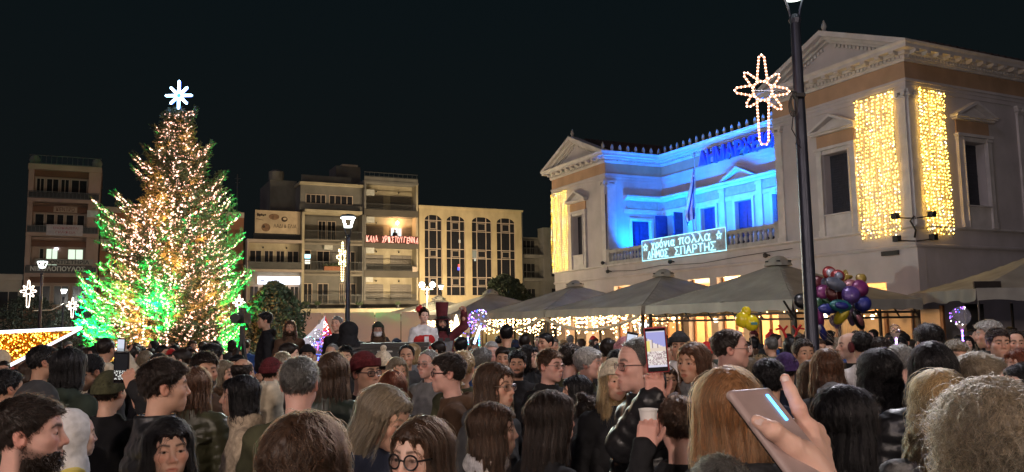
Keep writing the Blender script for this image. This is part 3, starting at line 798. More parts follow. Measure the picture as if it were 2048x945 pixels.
for k in range(900):
    c_ = np.array([rg.uniform(1.6, 4.2), rg.uniform(5.2, 6.3), 2.36 - abs(rg.normal(0, .10))]); d = rg.normal(0, .06, (3, 3)); b = len(V); V += list(c_ + d); F.append((b, b + 1, b + 2))
link('leaves', np_mesh('leaves', V, F, mat('pale_leaf', (.55, .45, .30), .8, var=.2)), hp, kind='stuff')
# green letter board glimpsed inside the far cafe
nb = thing('light_sign', 'small pale glowing sign inside the garland tent', 'sign', th_world(12.6, 1.2, 1.75), TH_ROT)
m_ = MB(); m_.box(-.5, .5, -.02, .02, -.3, .3); m_.build('board', mat('board_dark', (.05, .05, .05), .5), nb)
m_ = MB()
for a, b in ((-.4, -.1), (-.02, .14), (.22, .4)): m_.tube([(a, .03, -.2), (a, .03, .2), ((a + b) / 2, .03, .05), (b, .03, .2), (b, .03, -.2)], .015, 4)
m_.build('tube', glow('tube_white', (.85, .95, 1), 2.5), nb)
# ================================================================== buildings across the square
ST_ROT = R(26)
ST_LOC = (80 * -math.cos(R(64)), 80 * math.sin(R(64)), 0)
def st_world(x, y, z): return Vector(ST_LOC) + Matrix.Rotation(ST_ROT, 3, 'Z') @ Vector((x, y, z))
M_APT = mat('apartment_plaster', (.42, .36, .25), .85, var=.12, vs=.6, stain=.18)
M_APT2 = mat('apartment_grey', (.17, .16, .145), .85, var=.12, vs=.6, stain=.15)
M_APT3 = mat('apartment_shaded_band', (.085, .075, .062), .85, var=.12, vs=.6); M_APT4 = mat('apartment_half_shaded_band', (.20, .175, .14), .85, var=.12, vs=.6)  # shade on the balcony slab fronts is put into these darker colours
M_ROLL = mat('roller_shutter', (.17, .15, .13), .6, var=.08, bump=.3, bs=1)
M_DARKW = mat('dark_window', (.02, .02, .024), .15, var=.1)
M_BROWN = mat('brown_paint', (.14, .06, .035), .8, var=.1, vs=1)
M_OFFW = mat('offwhite_paint', (.40, .32, .26), .8, var=.1, vs=1)
M_RAIL = mat('rail_metal', (.10, .10, .10), .5, metal=.4, var=.1)
def building(label, cat_='building'):
    return thing('apartment_building', label, cat_, ST_LOC, ST_ROT, 'buildings across the square')
def part(root, name, m, *boxes, kind=None):
    b = MB()
    for x in boxes: b.box(*x)
    return b.build(name, m, root, kind=kind)
def railing(root, x0, x1, y, z0, z1, step=.14, ends=0):
    b = MB(); b.box(x0, x1, y - .025, y + .025, z1 - .05, z1); b.box(x0, x1, y - .02, y + .02, z0 + .05, z0 + .09)
    for x in np.arange(x0 + .05, x1, step): b.box(x - .012, x + .012, y - .012, y + .012, z0, z1)
    return b.build('railing', M_RAIL, root)
def shutter(root, x0, x1, y, z0, z1):
    b = MB(); b.box(x0, x1, y - .06, y, z0, z1)
    n = int((z1 - z0) / .18)
    for i in range(n): b.prism([(y - .06, z0 + i * .18 + .02), (y - .085, z0 + i * .18 + .09), (y - .06, z0 + i * .18 + .16)], x0 + .04, x1 - .04, 'x')
    return b.build('roller_shutter', M_ROLL, root)
def window(root, x0, x1, y, z0, z1, mull=1, glass=M_DARKW, fm=M_OFFW):
    b = MB(); t = .07
    b.box(x0, x1, y - .05, y + .02, z0, z0 + t); b.box(x0, x1, y - .05, y + .02, z1 - t, z1); b.box(x0, x0 + t, y - .05, y + .02, z0 + t, z1 - t); b.box(x1 - t, x1, y - .05, y + .02, z0 + t, z1 - t)
    for i in range(mull):
        x = x0 + (x1 - x0) * (i + 1) / (mull + 1); b.box(x - .03, x + .03, y - .04, y + .02, z0 + t, z1 - t)
    o = b.build('window', fm, root)
    p = MB(); p.box(x0 + t, x1 - t, y - .01, y + .01, z0 + t, z1 - t); p.build('pane', glass, o)
    return o
def ac_unit(root, x, y, z):
    b = MB(); b.box(x - .42, x + .42, y - .3, y, z, z + .58); b.lathe([(.22, 0), (.22, .02)], 10, (x, y, z)); return b.build('air_conditioner', mat('ac_white', (.45, .45, .42), .6), root)
# --- apartment block, tall section with yellowish balconies
AR = building('five storey apartment block section with grey roller shutters and a balcony of red lights')
x0, x1 = 22.62, 28.28
part(AR, 'wall', M_APT, (x0, x1, 1.4, 9, 0, 16.4)); part(AR, 'side_wall', M_APT, (x1 - .18, x1, .0, 1.39, 3.6, 16.4)); part(AR, 'side_wall', M_APT2, (x0, x0 + .18, 0, 1.39, 3.6, 16.4))
for zk in (4.12, 7.1, 10.05, 13.28):
    part(AR, 'balcony', M_APT3, (x0 - .02, x1 + .02, -.02, 1.395, zk - .18, zk), (x0 - .02, x1 + .02, -.04, .08, zk - .24, zk + .42))
    shutter(AR, 22.85, 25.0, 1.395, zk + .01, zk + 2.1)
    if zk != 10.05: shutter(AR, 25.75, 27.0, 1.395, zk + .01, zk + 2.1)
    shutter(AR, 27.02, 28.0, 1.395, zk + .01, zk + 2.1)
    railing(AR, x0 + .05, x1 - .05, .03, zk + .42, zk + 1.0)
    for x in (24.2, 26.6):
        b = MB(); b.tube([(x, 1.3, zk + 2.35), (x, 1.18, zk + 2.4)], .02, 5); b.lathe([(.05, 0), (.09, .06), (.05, .16)], 8, (x, 1.16, zk + 2.35)); b.build('wall_lamp', M_BLK, AR)
part(AR, 'roof_slab', M_APT2, (x0 - .05, x1 + .05, -.05, 9, 16.4, 16.62)); part(AR, 'parapet', M_APT2, (x0, x1, .0, .12, 16.62, 17.02)); railing(AR, x0, x1, .05, 17.02, 17.5, .5)
for zk in (7.1, 13.28): ac_unit(AR, x0 + .75, .75, zk + 2.2 - .3 * (zk > 8))
ac_unit(AR, x0 + .75, .7, 12.4); ac_unit(AR, x0 + .6, .7, 6.4)
part(AR, 'planter', M_OFFW, (27.6, 28.1, -.2, -.05, 7.45, 7.95))
# open lit door on the red light balcony
window(AR, 25.75, 27.0, 1.38, 10.06, 12.1, 2, glow('lit_room_white', (.75, .95, 1.0), .55))
bl_ = MB(); bl_.lathe([(.02, .22), (.16, .1), (.16, -.1), (.02, -.2)], 10, (26.45, 1.15, 12.55)); bl_.build('balcony_lamp', glow('balcony_bulb', (1, .62, .3), 9), AR)
lamp('POINT', 'balcony_light', st_world(26.45, .75, 12.4), 85, (1, .55, .25), shadow_soft_size=.15)
M_REDL = glow('red_letters', (1.0, .36, .26), 1.2)
GLr = thing('light_letters', 'row of reddish glowing light letters along the apartment balcony', 'sign', st_world(22.75, -.08, 10.5), ST_ROT)
x = .05
for ch, wd in zip('ΚΑΛΑ ΧΡΙΣΤΟΥΓΕΝΝΑ', (.42,) * 17):
    if ch != ' ':
        o = text_mesh('letter', ch, .6, .03, M_REDL, GLr, .004, .24, .62); o.location = (x, 0, -.12 + .05 * math.sin(x * 7)); o.rotation_euler = (0, .12 * math.sin(x * 5), 0)
    x += .325
part(GLr, 'backing', mat('red_cloth', (.06, .015, .012), .8), (.0, 5.5, .02, .05, -.2, .55))
# --- middle section
AM = building('grey apartment block section with wide balconies behind the lantern post')
x0, x1 = 16.6, 22.58
part(AM, 'wall', M_APT2, (x0, x1, 1.8, 9, 0, 13.1)); part(AM, 'side_wall', M_APT, (x0 - .15, x0 + .1, -.1, 1.79, 3.6, 13.1)); part(AM, 'side_wall', M_APT2, (x1 - .15, x1 - .02, .0, 1.79, 3.6, 13.1))
for zk in (4.1, 7.33, 10.34):
    part(AM, 'balcony', M_APT4, (x0 + .11, x1 - .2, -.12, 1.795, zk - .22, zk), (x0 + .11, x1 - .2, -.12, 0, zk - .4, zk + .12))
    railing(AM, x0 + .2, x1 - .25, -.06, zk + .12, zk + 1.0)
part(AM, 'soffit', M_APT, (x0 + .11, x1 - .2, -.12, 1.795, 13.11, 13.4))
for zk, ws in ((4.1, ((17.0, 17.9), (18.4, 19.5), (20.6, 21.0), (21.2, 22.3))), (7.33, ((18.3, 19.6), (21.2, 22.2))), (10.34, ((18.4, 19.2), (19.3, 20.2)))):
    for a, b in ws: window(AM, a, b, 1.79, zk + .05, zk + 2.2, 1)
tv = window(AM, 17.05, 17.75, 1.79, 7.6, 9.6, 0); part(tv, 'lit_screen', glow('tv_cyan', (.45, .9, 1.0), 1.2), (17.1, 17.7, 1.76, 1.775, 8.75, 9.15)); part(tv, 'lit_paper', glow('tv_paper', (.9, .85, .7), .8), (17.15, 17.65, 1.76, 1.775, 8.2, 8.6))
ac_unit(AM, 19.4, 1.75, 9.65); ac_unit(AM, 17.5, .4, 3.5)
part(AM, 'flower_box', mat('terracotta', (.25, .10, .05), .8), (18.6, 20.6, -.2, .1, 7.45, 7.85))
pb = MB(); rg = np.random.default_rng(3)
for k in range(60): x = rg.uniform(18.6, 20.6); pb.tube([(x, -.05, 7.85), (x + rg.normal(0, .1), -.05 + rg.normal(0, .08), 7.85 + rg.uniform(.1, .35))], .03, 4)
pb.build('flowers', mat('leaf_dark', (.05, .07, .035), .8), AM, kind='stuff')
part(AM, 'top_wall', M_APT2, (x0 - .2, x1, .6, 9, 13.41, 15.9)); part(AM, 'parapet', M_APT2, (x0 - .3, x1, .4, .55, 13.41, 14.0)); part(AM, 'roof_slab', M_APT, (x0 - .35, x1, .2, 9, 15.9, 16.15)); part(AM, 'parapet', M_APT2, (x0, x1 - 1, 1.2, 1.35, 16.15, 17.0))
for a, b in ((16.9, 18.9), (19.2, 21.6)): window(AM, a, b, .6, 14.05, 15.0, 3)
part(AM, 'lift_house', M_APT2, (20.6, 23.2, 3.5, 6.5, 16.15, 18.6)); part(AM, 'vent_slab', M_OFFW, (21.2, 22.9, 3.4, 4.5, 18.6, 18.78))
part(AM, 'rear_wall', M_APT2, (13.9, 16.5, 3.0, 9, 10.4, 16.6)); 
b = MB(); b.lathe([(.7, 0), (.75, .1), (.75, .9), (.4, 1.1)], 14, (14.6, 3.6, 16.6)); b.build('water_tank', M_APT2, AM)
# --- lower left section with billboard
AL = building('three storey block with a lit shop sign and a billboard on its roof')
x0, x1 = 11.4, 16.42
part(AL, 'wall', M_APT, (x0, x1, 1.0, 9, 0, 10.2)); part(AL, 'side_wall', M_OFFW, (x0, x0 + .12, -.1, .99, 3.5, 10.2)); part(AL, 'roof_slab', M_OFFW, (x0 - .03, x1 + .1, -.15, 9, 10.05, 10.32))
part(AL, 'balcony', M_OFFW, (x0, x1 + .15, -.15, .995, 7.25, 7.5)); railing(AL, x0 + .05, x1 + .1, -.1, 7.5, 8.2, .12); part(AL, 'rail_panel', M_APT2, (x0 + .02, x1 + .1, -.05, -.03, 7.52, 8.15))
for a, b in ((11.75, 12.9), (13.1, 14.0), (14.2, 15.05), (15.25, 16.4)): window(AL, a, b, .99, 7.5, 9.38, 1)
for a in (13.0, 15.2):
    b = MB(); b.lathe([(.05, 0), (.1, .06), (.04, .18)], 8, (a, .9, 9.55)); b.build('wall_lamp', M_BLK, AL)
for a, b in ((11.75, 12.6), (12.9, 14.2), (14.5, 15.4), (15.5, 16.35)): window(AL, a, b, .6, 4.3, 5.95, 1)
part(AL, 'shop_front', M_OFFW, (x0, x1, .61, .99, 3.5, 6.05)); part(AL, 'display', glow('display_yellow', (1, .75, .12), .9), (14.0, 14.5, .5, .53, 4.7, 5.4))
part(AL, 'ledge', M_OFFW, (x0 - .02, x1 + .1, .2, .6, 3.7, 3.95))
SGN = thing('shop_sign', 'long lit white shop sign on the three storey block', 'sign', st_world(12.45, .15, 6.1), ST_ROT)
part(SGN, 'panel', glow('sign_white', (.80, .84, 1.0), 1.5), (0, 3.9, 0, .12, 0, .74)); part(SGN, 'housing', M_OFFW, (-.25, 4.0, -.05, .2, .76, .84), (-.25, -.02, 0, .12, 0, .74))
M_SGT = mat('sign_ink', (.06, .06, .16), .6, var=0)
o = text_mesh('lettering', 'ΑΓΓΕΛΙΔΗΣ', .6, .01, M_SGT, SGN, 0, 2.3, .40); o.location = (.9, -.02, .14)
part(SGN, 'lettering', M_SGT, (.2, .6, -.015, -.003, .3, .44)); 
BB = thing('billboard', 'cream rooftop billboard with olive sprig and lettering', 'billboard', st_world(12.12, .3, 10.95), ST_ROT)
M_BBC = mat('billboard_cream', (.46, .35, .23), .7, var=.15, vs=1.2)
part(BB, 'panel', M_BBC, (0, 4.25, 0, .1, 0, 2.2)); part(BB, 'frame', M_IRON, (.3, .4, .12, .3, -.7, 2.1), (2.0, 2.1, .12, .3, -.7, 2.1), (3.8, 3.9, .12, .3, -.7, 2.1), (-.1, 4.4, .101, .2, -.7, -.03))
M_INK = mat('billboard_ink', (.05, .03, .02), .7, var=.2); M_INK2 = mat('billboard_brown', (.20, .11, .06), .7, var=.3, vs=4)
o = text_mesh('lettering', 'ΛΑΔΙ & ΕΛΙΑ', .5, .006, M_INK, BB, 0, 2.15, .36); o.location = (1.72, -.01, .56)
def disc(mb, cx_, cz_, rx, rz_, y, n=14): mb.prism([(cx_ + rx * math.cos(2 * math.pi * k / n), cz_ + rz_ * math.sin(2 * math.pi * k / n)) for k in range(n)], y - .006, y)
b = MB(); disc(b, 1.0, .55, .42, .40, -.002); disc(b, 1.75, 1.6, .5, .3, -.002); b.build('olive_picture', M_INK2, BB)
b = MB(); disc(b, 2.72, 1.4, .30, .26, -.009); disc(b, .8, .62, .14, .14, -.009)
for k in range(5): disc(b, .25 + k * .17, 1.75 - .05 * (k % 2), .10, .16 - .02 * k, -.009)
b.prism([(.1, 1.38), (.1, 1.32), (.75, 1.22), (.75, 1.25)], -.012, -.006); b.build('olive_sprig', M_INK, BB)
b = MB(); disc(b, 2.76, 1.44, .17, .12, -.014); b.build('olive_highlight', M_BBC, BB)
# --- arcaded glass building
AC = building('cream office building with four tall arched windows')
x0, x1, ZT2 = 28.42, 40.25, 14.15
M_CRM = mat('office_cream', (.50, .40, .24), .85, var=.10, vs=.5, stain=.15)
cols = [(29.0, 30.92), (31.42, 33.52), (34.30, 36.62), (37.20, 39.42)]
b = MB()
xx = x0
ZA, ZB = 12.85, 5.05
for a, c in cols:
    b.box(xx, a, 0, .5, 0, ZA); xx = c
    b.box(a, c, 0, .5, 0, ZB)
    n = 12; cx_ = (a + c) / 2; rx = (c - a) / 2
    ar = [(cx_ - rx * math.cos(math.pi * k / n), ZA + .58 * math.sin(math.pi * k / n)) for k in range(n + 1)]
    for k in range(n):
        p, q = ar[k], ar[k + 1]
        b.add([(p[0], 0, p[1]), (q[0], 0, q[1]), (q[0], 0, 13.5), (p[0], 0, 13.5), (p[0], .5, p[1]), (q[0], .5, q[1])], [(0, 1, 2, 3), (0, 4, 5, 1)])
b.box(xx, x1, 0, .5, 0, ZA)
xs_ = [x0] + [v for c in cols for v in c] + [x1]
for k in range(0, len(xs_), 2): b.box(xs_[k], xs_[k + 1], 0, .5, ZA, 13.5)
b.box(x0, x1, 0, .5, 13.5, ZT2); b.build('facade', M_CRM, AC)
part(AC, 'wall', M_CRM, (x0, x0 + .3, .51, 10, 0, ZT2), (x1 - .3, x1, .51, 10, 0, ZT2), (x0 + .31, x1 - .31, 3, 3.2, 0, ZT2 - .1)); part(AC, 'roof_slab', M_CRM, (x0 - .1, x1 + .1, -.12, 10, ZT2, ZT2 + .2)); part(AC, 'drain_pipe', M_RAIL, (x1 - .06, x1 + .03, -.1, -.01, 3, ZT2))
rows = [5.05, 6.0, 6.95, 8.95, 9.9, 11.8, 12.3 if False else 12.85, 13.4]
rows = [5.05, 5.98, 6.95, 8.95, 9.88, 11.82, 12.85, 13.42]
for ci, (a, c) in enumerate(cols):
    b = MB(); y0, y1 = .16, .24
    vx = [a, a + .27 * (c - a), a + .73 * (c - a), c]
    for x in vx: b.box(x - .045, x + .045, y0, y1, ZB, 12.9 if x in (a, c) else 13.3)
    for z in rows[:-1]: b.box(a, c, y0 - .01, y1 + .01, z - .04, z + .04)
    for z in (rows[2], rows[4], rows[6]): # small square casements in the short rows
        pass
    for zi in (1, 3, 5):
        z0_, z1_ = rows[zi] + .12, rows[zi + 1] - .12
        b.box(vx[1] + .07, vx[2] - .07, y0 - .04, y0 - .02, z0_, z0_ + .06); b.box(vx[1] + .07, vx[2] - .07, y0 - .04, y0 - .02, z1_ - .06, z1_); b.box(vx[1] + .07, vx[1] + .13, y0 - .04, y0 - .02, z0_, z1_); b.box(vx[2] - .13, vx[2] - .07, y0 - .04, y0 - .02, z0_, z1_)
    w = b.build('window', M_OFFW, AC)
    for ri in range(len(rows) - 1):
        for k in range(3):
            z1_ = rows[ri + 1] - .02
            g_ = M_DARKW
            if (ci, ri, k) == (2, 3, 0): g_ = glow('dim_room', (.9, .85, .6), .12)
            p = MB(); p.box(vx[k] + .03, vx[k + 1] - .03, .19, .205, rows[ri] + .03, z1_); p.build('pane', g_, w)
for x, z, c, s_ in ((32.75, 8.0, (1, .1, .08), .9), (32.7, 7.7, (.08, .1, 1), 1.2), (34.6, 8.7, (.9, .95, .8), .35), (32.85, 10.6, (1, .9, .7), .5)):
    part(AC, 'window_light', glow('window_light_%d' % int(z * 10), c, s_), (x, x + .2, .17, .185, z, z + .32))
# --- dim building between the arcade and the town hall
AF = building('dim grey building squeezed between arched windows and town hall')
part(AF, 'wall', M_APT2, (40.4, 48.5, 1.6, 9, 0, 11.6), (43.0, 48.5, .2, 1.59, 0, 12.6))
for zk in (4.0, 6.8, 9.4):
    part(AF, 'balcony', M_APT2, (40.5, 43.0, .2, 1.59, zk - .2, zk + .15)); railing(AF, 40.6, 42.9, .3, zk + .15, zk + .9, .2)
    window(AF, 41.0, 42.6, 1.59, zk + .1, zk + 1.9, 2, fm=M_APT2)
    window(AF, 43.8, 45.6, .19, zk + .3, zk + 1.9, 1, fm=M_APT2)
# --- the block of the tutoring school on the other side
M_ROSE = mat('rose_plaster', (.34, .225, .175), .8, var=.1, vs=1)
AS = building('narrow brown and white office block with lit classroom windows')
x0, x1 = -6.55, -1.05
part(AS, 'wall', M_ROSE, (x0, x1, 1.1, 9, 0, 16.2)); part(AS, 'side_wall', M_ROSE, (x0, x0 + .4, 0, 1.09, 3, 16.2)); part(AS, 'side_wall', M_ROSE, (x1 - .95, x1, .0, 1.09, 3, 16.2))
part(AS, 'roof_slab', M_ROSE, (x0 - .05, x1 + .05, -.1, 9, 15.75, 16.22)); railing(AS, x0, x1, 0, 16.22, 17.0, .4)
for zb in (15.24, 12.15, 9.18, 6.1):
    part(AS, 'brown_band', M_BROWN, (x0 + .41, x1 - .96 + .9, .3, .6, zb, zb + .5))
for zk in (13.4, 10.45, 7.0):
    part(AS, 'balcony', M_ROSE, (x0, x1, -.1, 1.09, zk - .42, zk - .12)); railing(AS, x0 + .03, x1 - .05, -.05, zk - .12, zk + .5, .3)
    part(AS, 'rail_panel', M_BLK, (x0 + .05, x1 - .1, -.02, .0, zk - .1, zk + .42))
for a, b in ((-6.05, -5.4), (-5.3, -4.3), (-4.2, -3.5), (-3.4, -2.1)): window(AS, a, b, 1.08, 13.9, 15.2, 1)
for a, b in ((-6.05, -5.3), (-5.2, -4.5), (-4.4, -3.8), (-3.7, -3.05), (-2.85, -2.2), (-2.1, -1.5 - .5)): window(AS, a, b, 1.08, 10.9, 12.1, 0)
LITG = glow('classroom_light', (.75, .95, .72), .55)
window(AS, -5.1, -4.15, 1.08, 7.5, 9.1, 1, LITG); window(AS, -3.45, -2.2, 1.08, 7.7, 9.1, 1, LITG); window(AS, -5.6, -5.2, 1.08, 7.5, 9.1, 0)
part(AS, 'strip_light', glow('strip_bluewhite', (.8, .85, 1), 5), (-4.45, -4.15, .95, 1.0, 9.0, 9.12))
for a, b in ((-5.9, -4.6), (-4.4, -3.2), (-3.0, -1.6)): window(AS, a, b, 1.08, 4.2, 5.9, 1)
ac_unit(AS, -1.6, .2, 11.8)
for x in (-6.2, -1.4):
    b = MB(); b.lathe([(.02, 0), (.36, .12), (.42, .4), (.3, .7), (.05, .82)], 14, (x, .8, 16.3)); b.build('water_tank', M_APT2, AS)
o = thing('banner', 'pale banner with reddish print hanging on a balcony rail', 'banner', st_world(-5.05, -.14, 10.1), ST_ROT); part(o, 'cloth', mat('banner_pale', (.42, .36, .36), .9, var=.1), (0, 2.75, 0, .02, 0, .95)); M_RINK = mat('red_ink', (.34, .10, .12), .8, var=.1)
t_ = text_mesh('lettering', 'ΕΝΟΙΚΙΑΖΕΤΑΙ', .4, .004, M_RINK, o, 0, 1.9, .22); t_.location = (.5, -.008, .56); t_ = text_mesh('lettering', 'ΓΡΑΦΕΙΑ', .4, .004, M_RINK, o, 0, 1.5, .22); t_.location = (.7, -.008, .18)
o = thing('office_sign', 'small faded sign on a brown band above the dark windows', 'sign', st_world(-4.6, .24, 12.15), ST_ROT); part(o, 'panel', mat('sign_beige', (.34, .24, .18), .8), (0, 1.8, 0, .05, 0, .55)); t_ = text_mesh('lettering', 'ΚΕΝΤΡΟ', .4, .004, M_BROWN, o, 0, 1.4, .34); t_.location = (.2, -.008, .1)
o = thing('school_sign', 'two row sign in capitals below the lit classroom windows', 'sign', st_world(-6.3, -.18, 6.95), ST_ROT)
part(o, 'upper_panel', mat('sign_stone', (.30, .26, .22), .8), (.5, 4.9, 0, .05, .66, 1.15)); part(o, 'lower_panel', mat('sign_dark', (.07, .055, .05), .7), (-.1, 4.8, -.02, .04, 0, .62))
t_ = text_mesh('lettering', 'ΦΡΟΝΤΙΣΤΗΡΙΑ', .5, .01, M_BLK, o, .01, 3.7, .36); t_.location = (.9, -.01, .72)
t_ = text_mesh('lettering', 'ΝΙΚΟΛΟΠΟΥΛΟΣ', .5, .01, mat('letter_pale', (.55, .52, .46), .7, var=0), o, .015, 4.1, .42); t_.location = (.2, -.03, .1)
# --- lower neighbours
o = building('low brick red house mostly hidden by the Christmas tree'); part(o, 'wall', mat('brickish', (.26, .11, .06), .85, var=.15, vs=1), (-.95, 11.2, 1.0, 9, 0, 12.4)); part(o, 'parapet', M_OFFW, (-.95, 11.2, .8, .99, 12.4, 12.9)); part(o, 'balcony', M_OFFW, (-.9, 4.0, -.2, .99, 9.6, 9.9), (-.9, 11.2, -.2, .99, 6.3, 6.6), (-.9, 11.2, -.2, .99, 3.3, 3.6))
for a in (0, 2, 6.5, 8.5): window(o, a, a + 1.3, .99, 10.0, 11.8, 1); window(o, a, a + 1.3, .99, 6.8, 8.6, 1)
o = building('low dark house at the far end of the square'); part(o, 'wall', M_OFFW, (-22, -6.7, .6, 9, 0, 6.3)); part(o, 'roof_slab', M_OFFW, (-22, -6.62, .3, 9, 6.3, 6.8))
for a in (-12.2, -9.8, -8.4): window(o, a, a + 1.5, .59, 3.0, 5.4, 1)
o = building('low house between the pine and the lit shop sign'); part(o, 'wall', M_APT2, (9.2, 11.35, 1.2, 9, 0, 7.4)); part(o, 'parapet', M_APT2, (9.2, 11.35, 1.0, 1.19, 7.4, 8.0))
# antenna mast
o = thing('antenna_mast', 'thin antenna mast rising beside the rooftop billboard', 'mast', st_world(11.2, 6, 8)); p = MB(); p.tube([(0, 0, 0), (0, 0, 9.5)], .06, 6); p.build('pole', M_RAIL, o); p = MB(); p.box(-.3, .3, -.02, .02, 9.0, 9.04); p.box(-.2, .2, -.02, .02, 8.6, 8.64); p.build('antenna', M_RAIL, o)
# --- podium and white hoarding before the apartments
HO = thing('hoarding', 'long pale hoarding wall standing before the apartment block', 'wall', at(590, 690, 38) * 1.0, R(6)); HO.location.z = 0
M_HOARD = mat('hoarding_pale', (.62, .47, .40), .8, var=.06, vs=.4, bump=.03, bs=5)
for i in range(5):
    p = MB(); p.box(.02 + i * 1.2, 1.18 + i * 1.2, 0, .05, 0, 2.62 - .01 * (i % 2)); p.build('board', M_HOARD, HO)
p = MB(); p.box(0, 6.0, .051, .1, 2.4, 2.5); p.box(0, 6, .051, .1, .3, .4); p.build('batten', M_WOOD, HO)
o = thing('podium_wall', 'low cream podium wall with dark pots below the balconies', 'wall', st_world(15.8, -3.2, 0), ST_ROT); part(o, 'wall', M_APT, (0, 13.0, 0, .3, 0, 3.55)); part(o, 'coping', M_APT, (-.1, 13.1, -.06, .36, 3.55, 3.68))
for x in (.6, 1.5, 5.5, 9.3):
    p = MB(); p.lathe([(.14, 0), (.22, .3), (.2, .32)], 10, (x, .15, 3.68)); po = p.build('pot', M_BLK, o)
    q = MB(); rg = np.random.default_rng(int(x * 10))
    for k in range(40): q.tube([(x, .15, 3.95), (x + rg.normal(0, .16), .15 + rg.normal(0, .16), 4.0 + rg.uniform(.05, .4))], .035, 4)
    q.build('foliage', mat('leaf_dark', (.05, .07, .035), .8), po)

# wall washers added to light the far facades from below
for i, (x, y, z, tx, tz, pw) in enumerate(((18.2, -9.5, 2.5, 18.4, 10.5, 480), (21.6, -9.5, 2.5, 21.6, 11, 480), (24.4, -9.5, 2.5, 24.4, 11, 2300), (27.4, -9.5, 2.5, 27.0, 11, 2300), (13.0, -9.0, 2.4, 13.6, 9, 330), (32.0, -8.5, 2.4, 31.6, 9.5, 1150), (37.0, -8.5, 2.4, 37.2, 9.5, 1150))):
    a, b = st_world(x, y, z), st_world(tx, .5, tz)
    f = thing('added_wall_washer', ('added wall washer below the grey apartment balconies', 'added wall washer between the grey and the yellowish balconies', 'added wall washer below the yellowish balconies', 'added wall washer at the corner by the arched windows', 'added wall washer below the lit shop sign', 'added wall washer below the first arched windows', 'added wall washer below the last arched windows')[i], 'floodlight', a, ST_ROT, 'added wall washers of the far facades')
    m_ = MB(); m_.box(-.2, .2, -.1, .1, 0, .14); m_.build('housing', M_BLK, f)
    m_ = MB(); m_.box(-.17, .17, -.07, .07, .141, .146); m_.build('lens', glow('added_washer_lens', (1, .76, .42), 3), f)
    if z < 3.5: m_ = MB(); m_.box(-.04, .04, -.04, .04, -z, -.001); m_.build('post', M_IRON, f)
    lamp('SPOT', 'added_washer_beam', a + Vector((0, 0, .2)), pw, (1, .77, .47), target=b, spot_size=R(150), spot_blend=.9, shadow_soft_size=.12)

# ================================================================== street lamps
M_POLE = mat('lamp_pole', (.045, .05, .075), .38, metal=.5, var=.15, vs=4)
M_LAMPG = glow('lamp_glass', (.86, 1.0, .88), 7.0)
M_LAMPE = glow('lamp_edge', (.9, 1.0, .92), 1.6)
def lantern_mesh():
    a = MB(); a.lathe([(.11, 0), (.10, .35), (.070, .6), (.065, 2.3), (.052, 4.30)], 14); pole = a.mesh('pole', M_POLE, True)
    b = MB()
    for s_ in (-1, 1): b.tube([(s_ * .04, 0, 4.28), (s_ * .06, 0, 4.42), (s_ * .10, 0, 4.545)], .012, 6)
    b.lathe([(.055, 4.26), (.07, 4.31), (.045, 4.36)], 10); yoke = b.mesh('yoke', M_POLE)
    c = MB(); c.lathe([(.10, 4.545), (.112, 4.56), (.10, 4.575)], 16)
    for k in range(4):
        w_ = math.pi / 4 + k * math.pi / 2; c.tube([(.10 * math.cos(w_), .10 * math.sin(w_), 4.565), (.185 * math.cos(w_), .185 * math.sin(w_), 4.79)], .013, 6)
    c.lathe([(.18, 4.785), (.198, 4.795), (.18, 4.805)], 20); frame = c.mesh('lantern_frame', M_LAMPE)
    d = MB(); d.lathe([(.01, 4.812), (.18, 4.815), (.205, 4.83), (.17, 4.87), (.02, 4.90)], 20); cap = d.mesh('cap', M_POLE, True)
    e = MB(); e.lathe([(.02, 4.77), (.14, 4.78), (.14, 4.81), (.02, 4.811)], 16); disc_ = e.mesh('light_disc', M_LAMPG)
    return pole, yoke, frame, cap, disc_
LM = lantern_mesh()
def street_lamp(loc, label, power, rz=R(0), col=(.86, 1.0, .90)):
    o = thing('street_lamp', label, 'street lamp', loc, rz, 'lantern posts around the square')
    for n_, me in zip(('pole', 'yoke', 'lantern_frame', 'cap', 'light_disc'), LM): link(n_, me, o)
    lamp('POINT', 'lamp_light', Vector(loc) + Vector((0, 0, 4.70)), power, col, shadow_soft_size=.12)
    return o
street_lamp((3.122, 8.7, .90), 'tall dark lamp post before the town hall with a big star of lights halfway up', 560, col=(.95, .92, 1.0))
street_lamp((-4.2, 21, -.06), 'lantern post with a lit trapezoid lantern in front of the grey apartment balconies', 900)
for (u, v, d), lb in (((882, 572, 54), 'small lantern post in front of the arched windows'), ((128, 580, 53), 'small lantern post between the school block and the pine'), ((458, 565, 48), 'small lantern post half hidden by the pine, next to its right boughs')):
    p = at(u, v, d); street_lamp((p.x, p.y, p.z - 4.79), lb, 1000, col=(1, .78, .46) if u > 400 else (.9, 1, .95))
p = at(85, 524, 33); street_lamp((p.x, p.y, p.z - 4.80), 'bright lantern post before the school block, a star of lights on it', 160)
_o = bpy.data.objects['street_lamp']; _m = MB(); _m.lathe([(.22, -.90), (.22, -.1), (.16, -.02), (.12, .0)], 14); _m.build('plinth', M_POLE, _o)
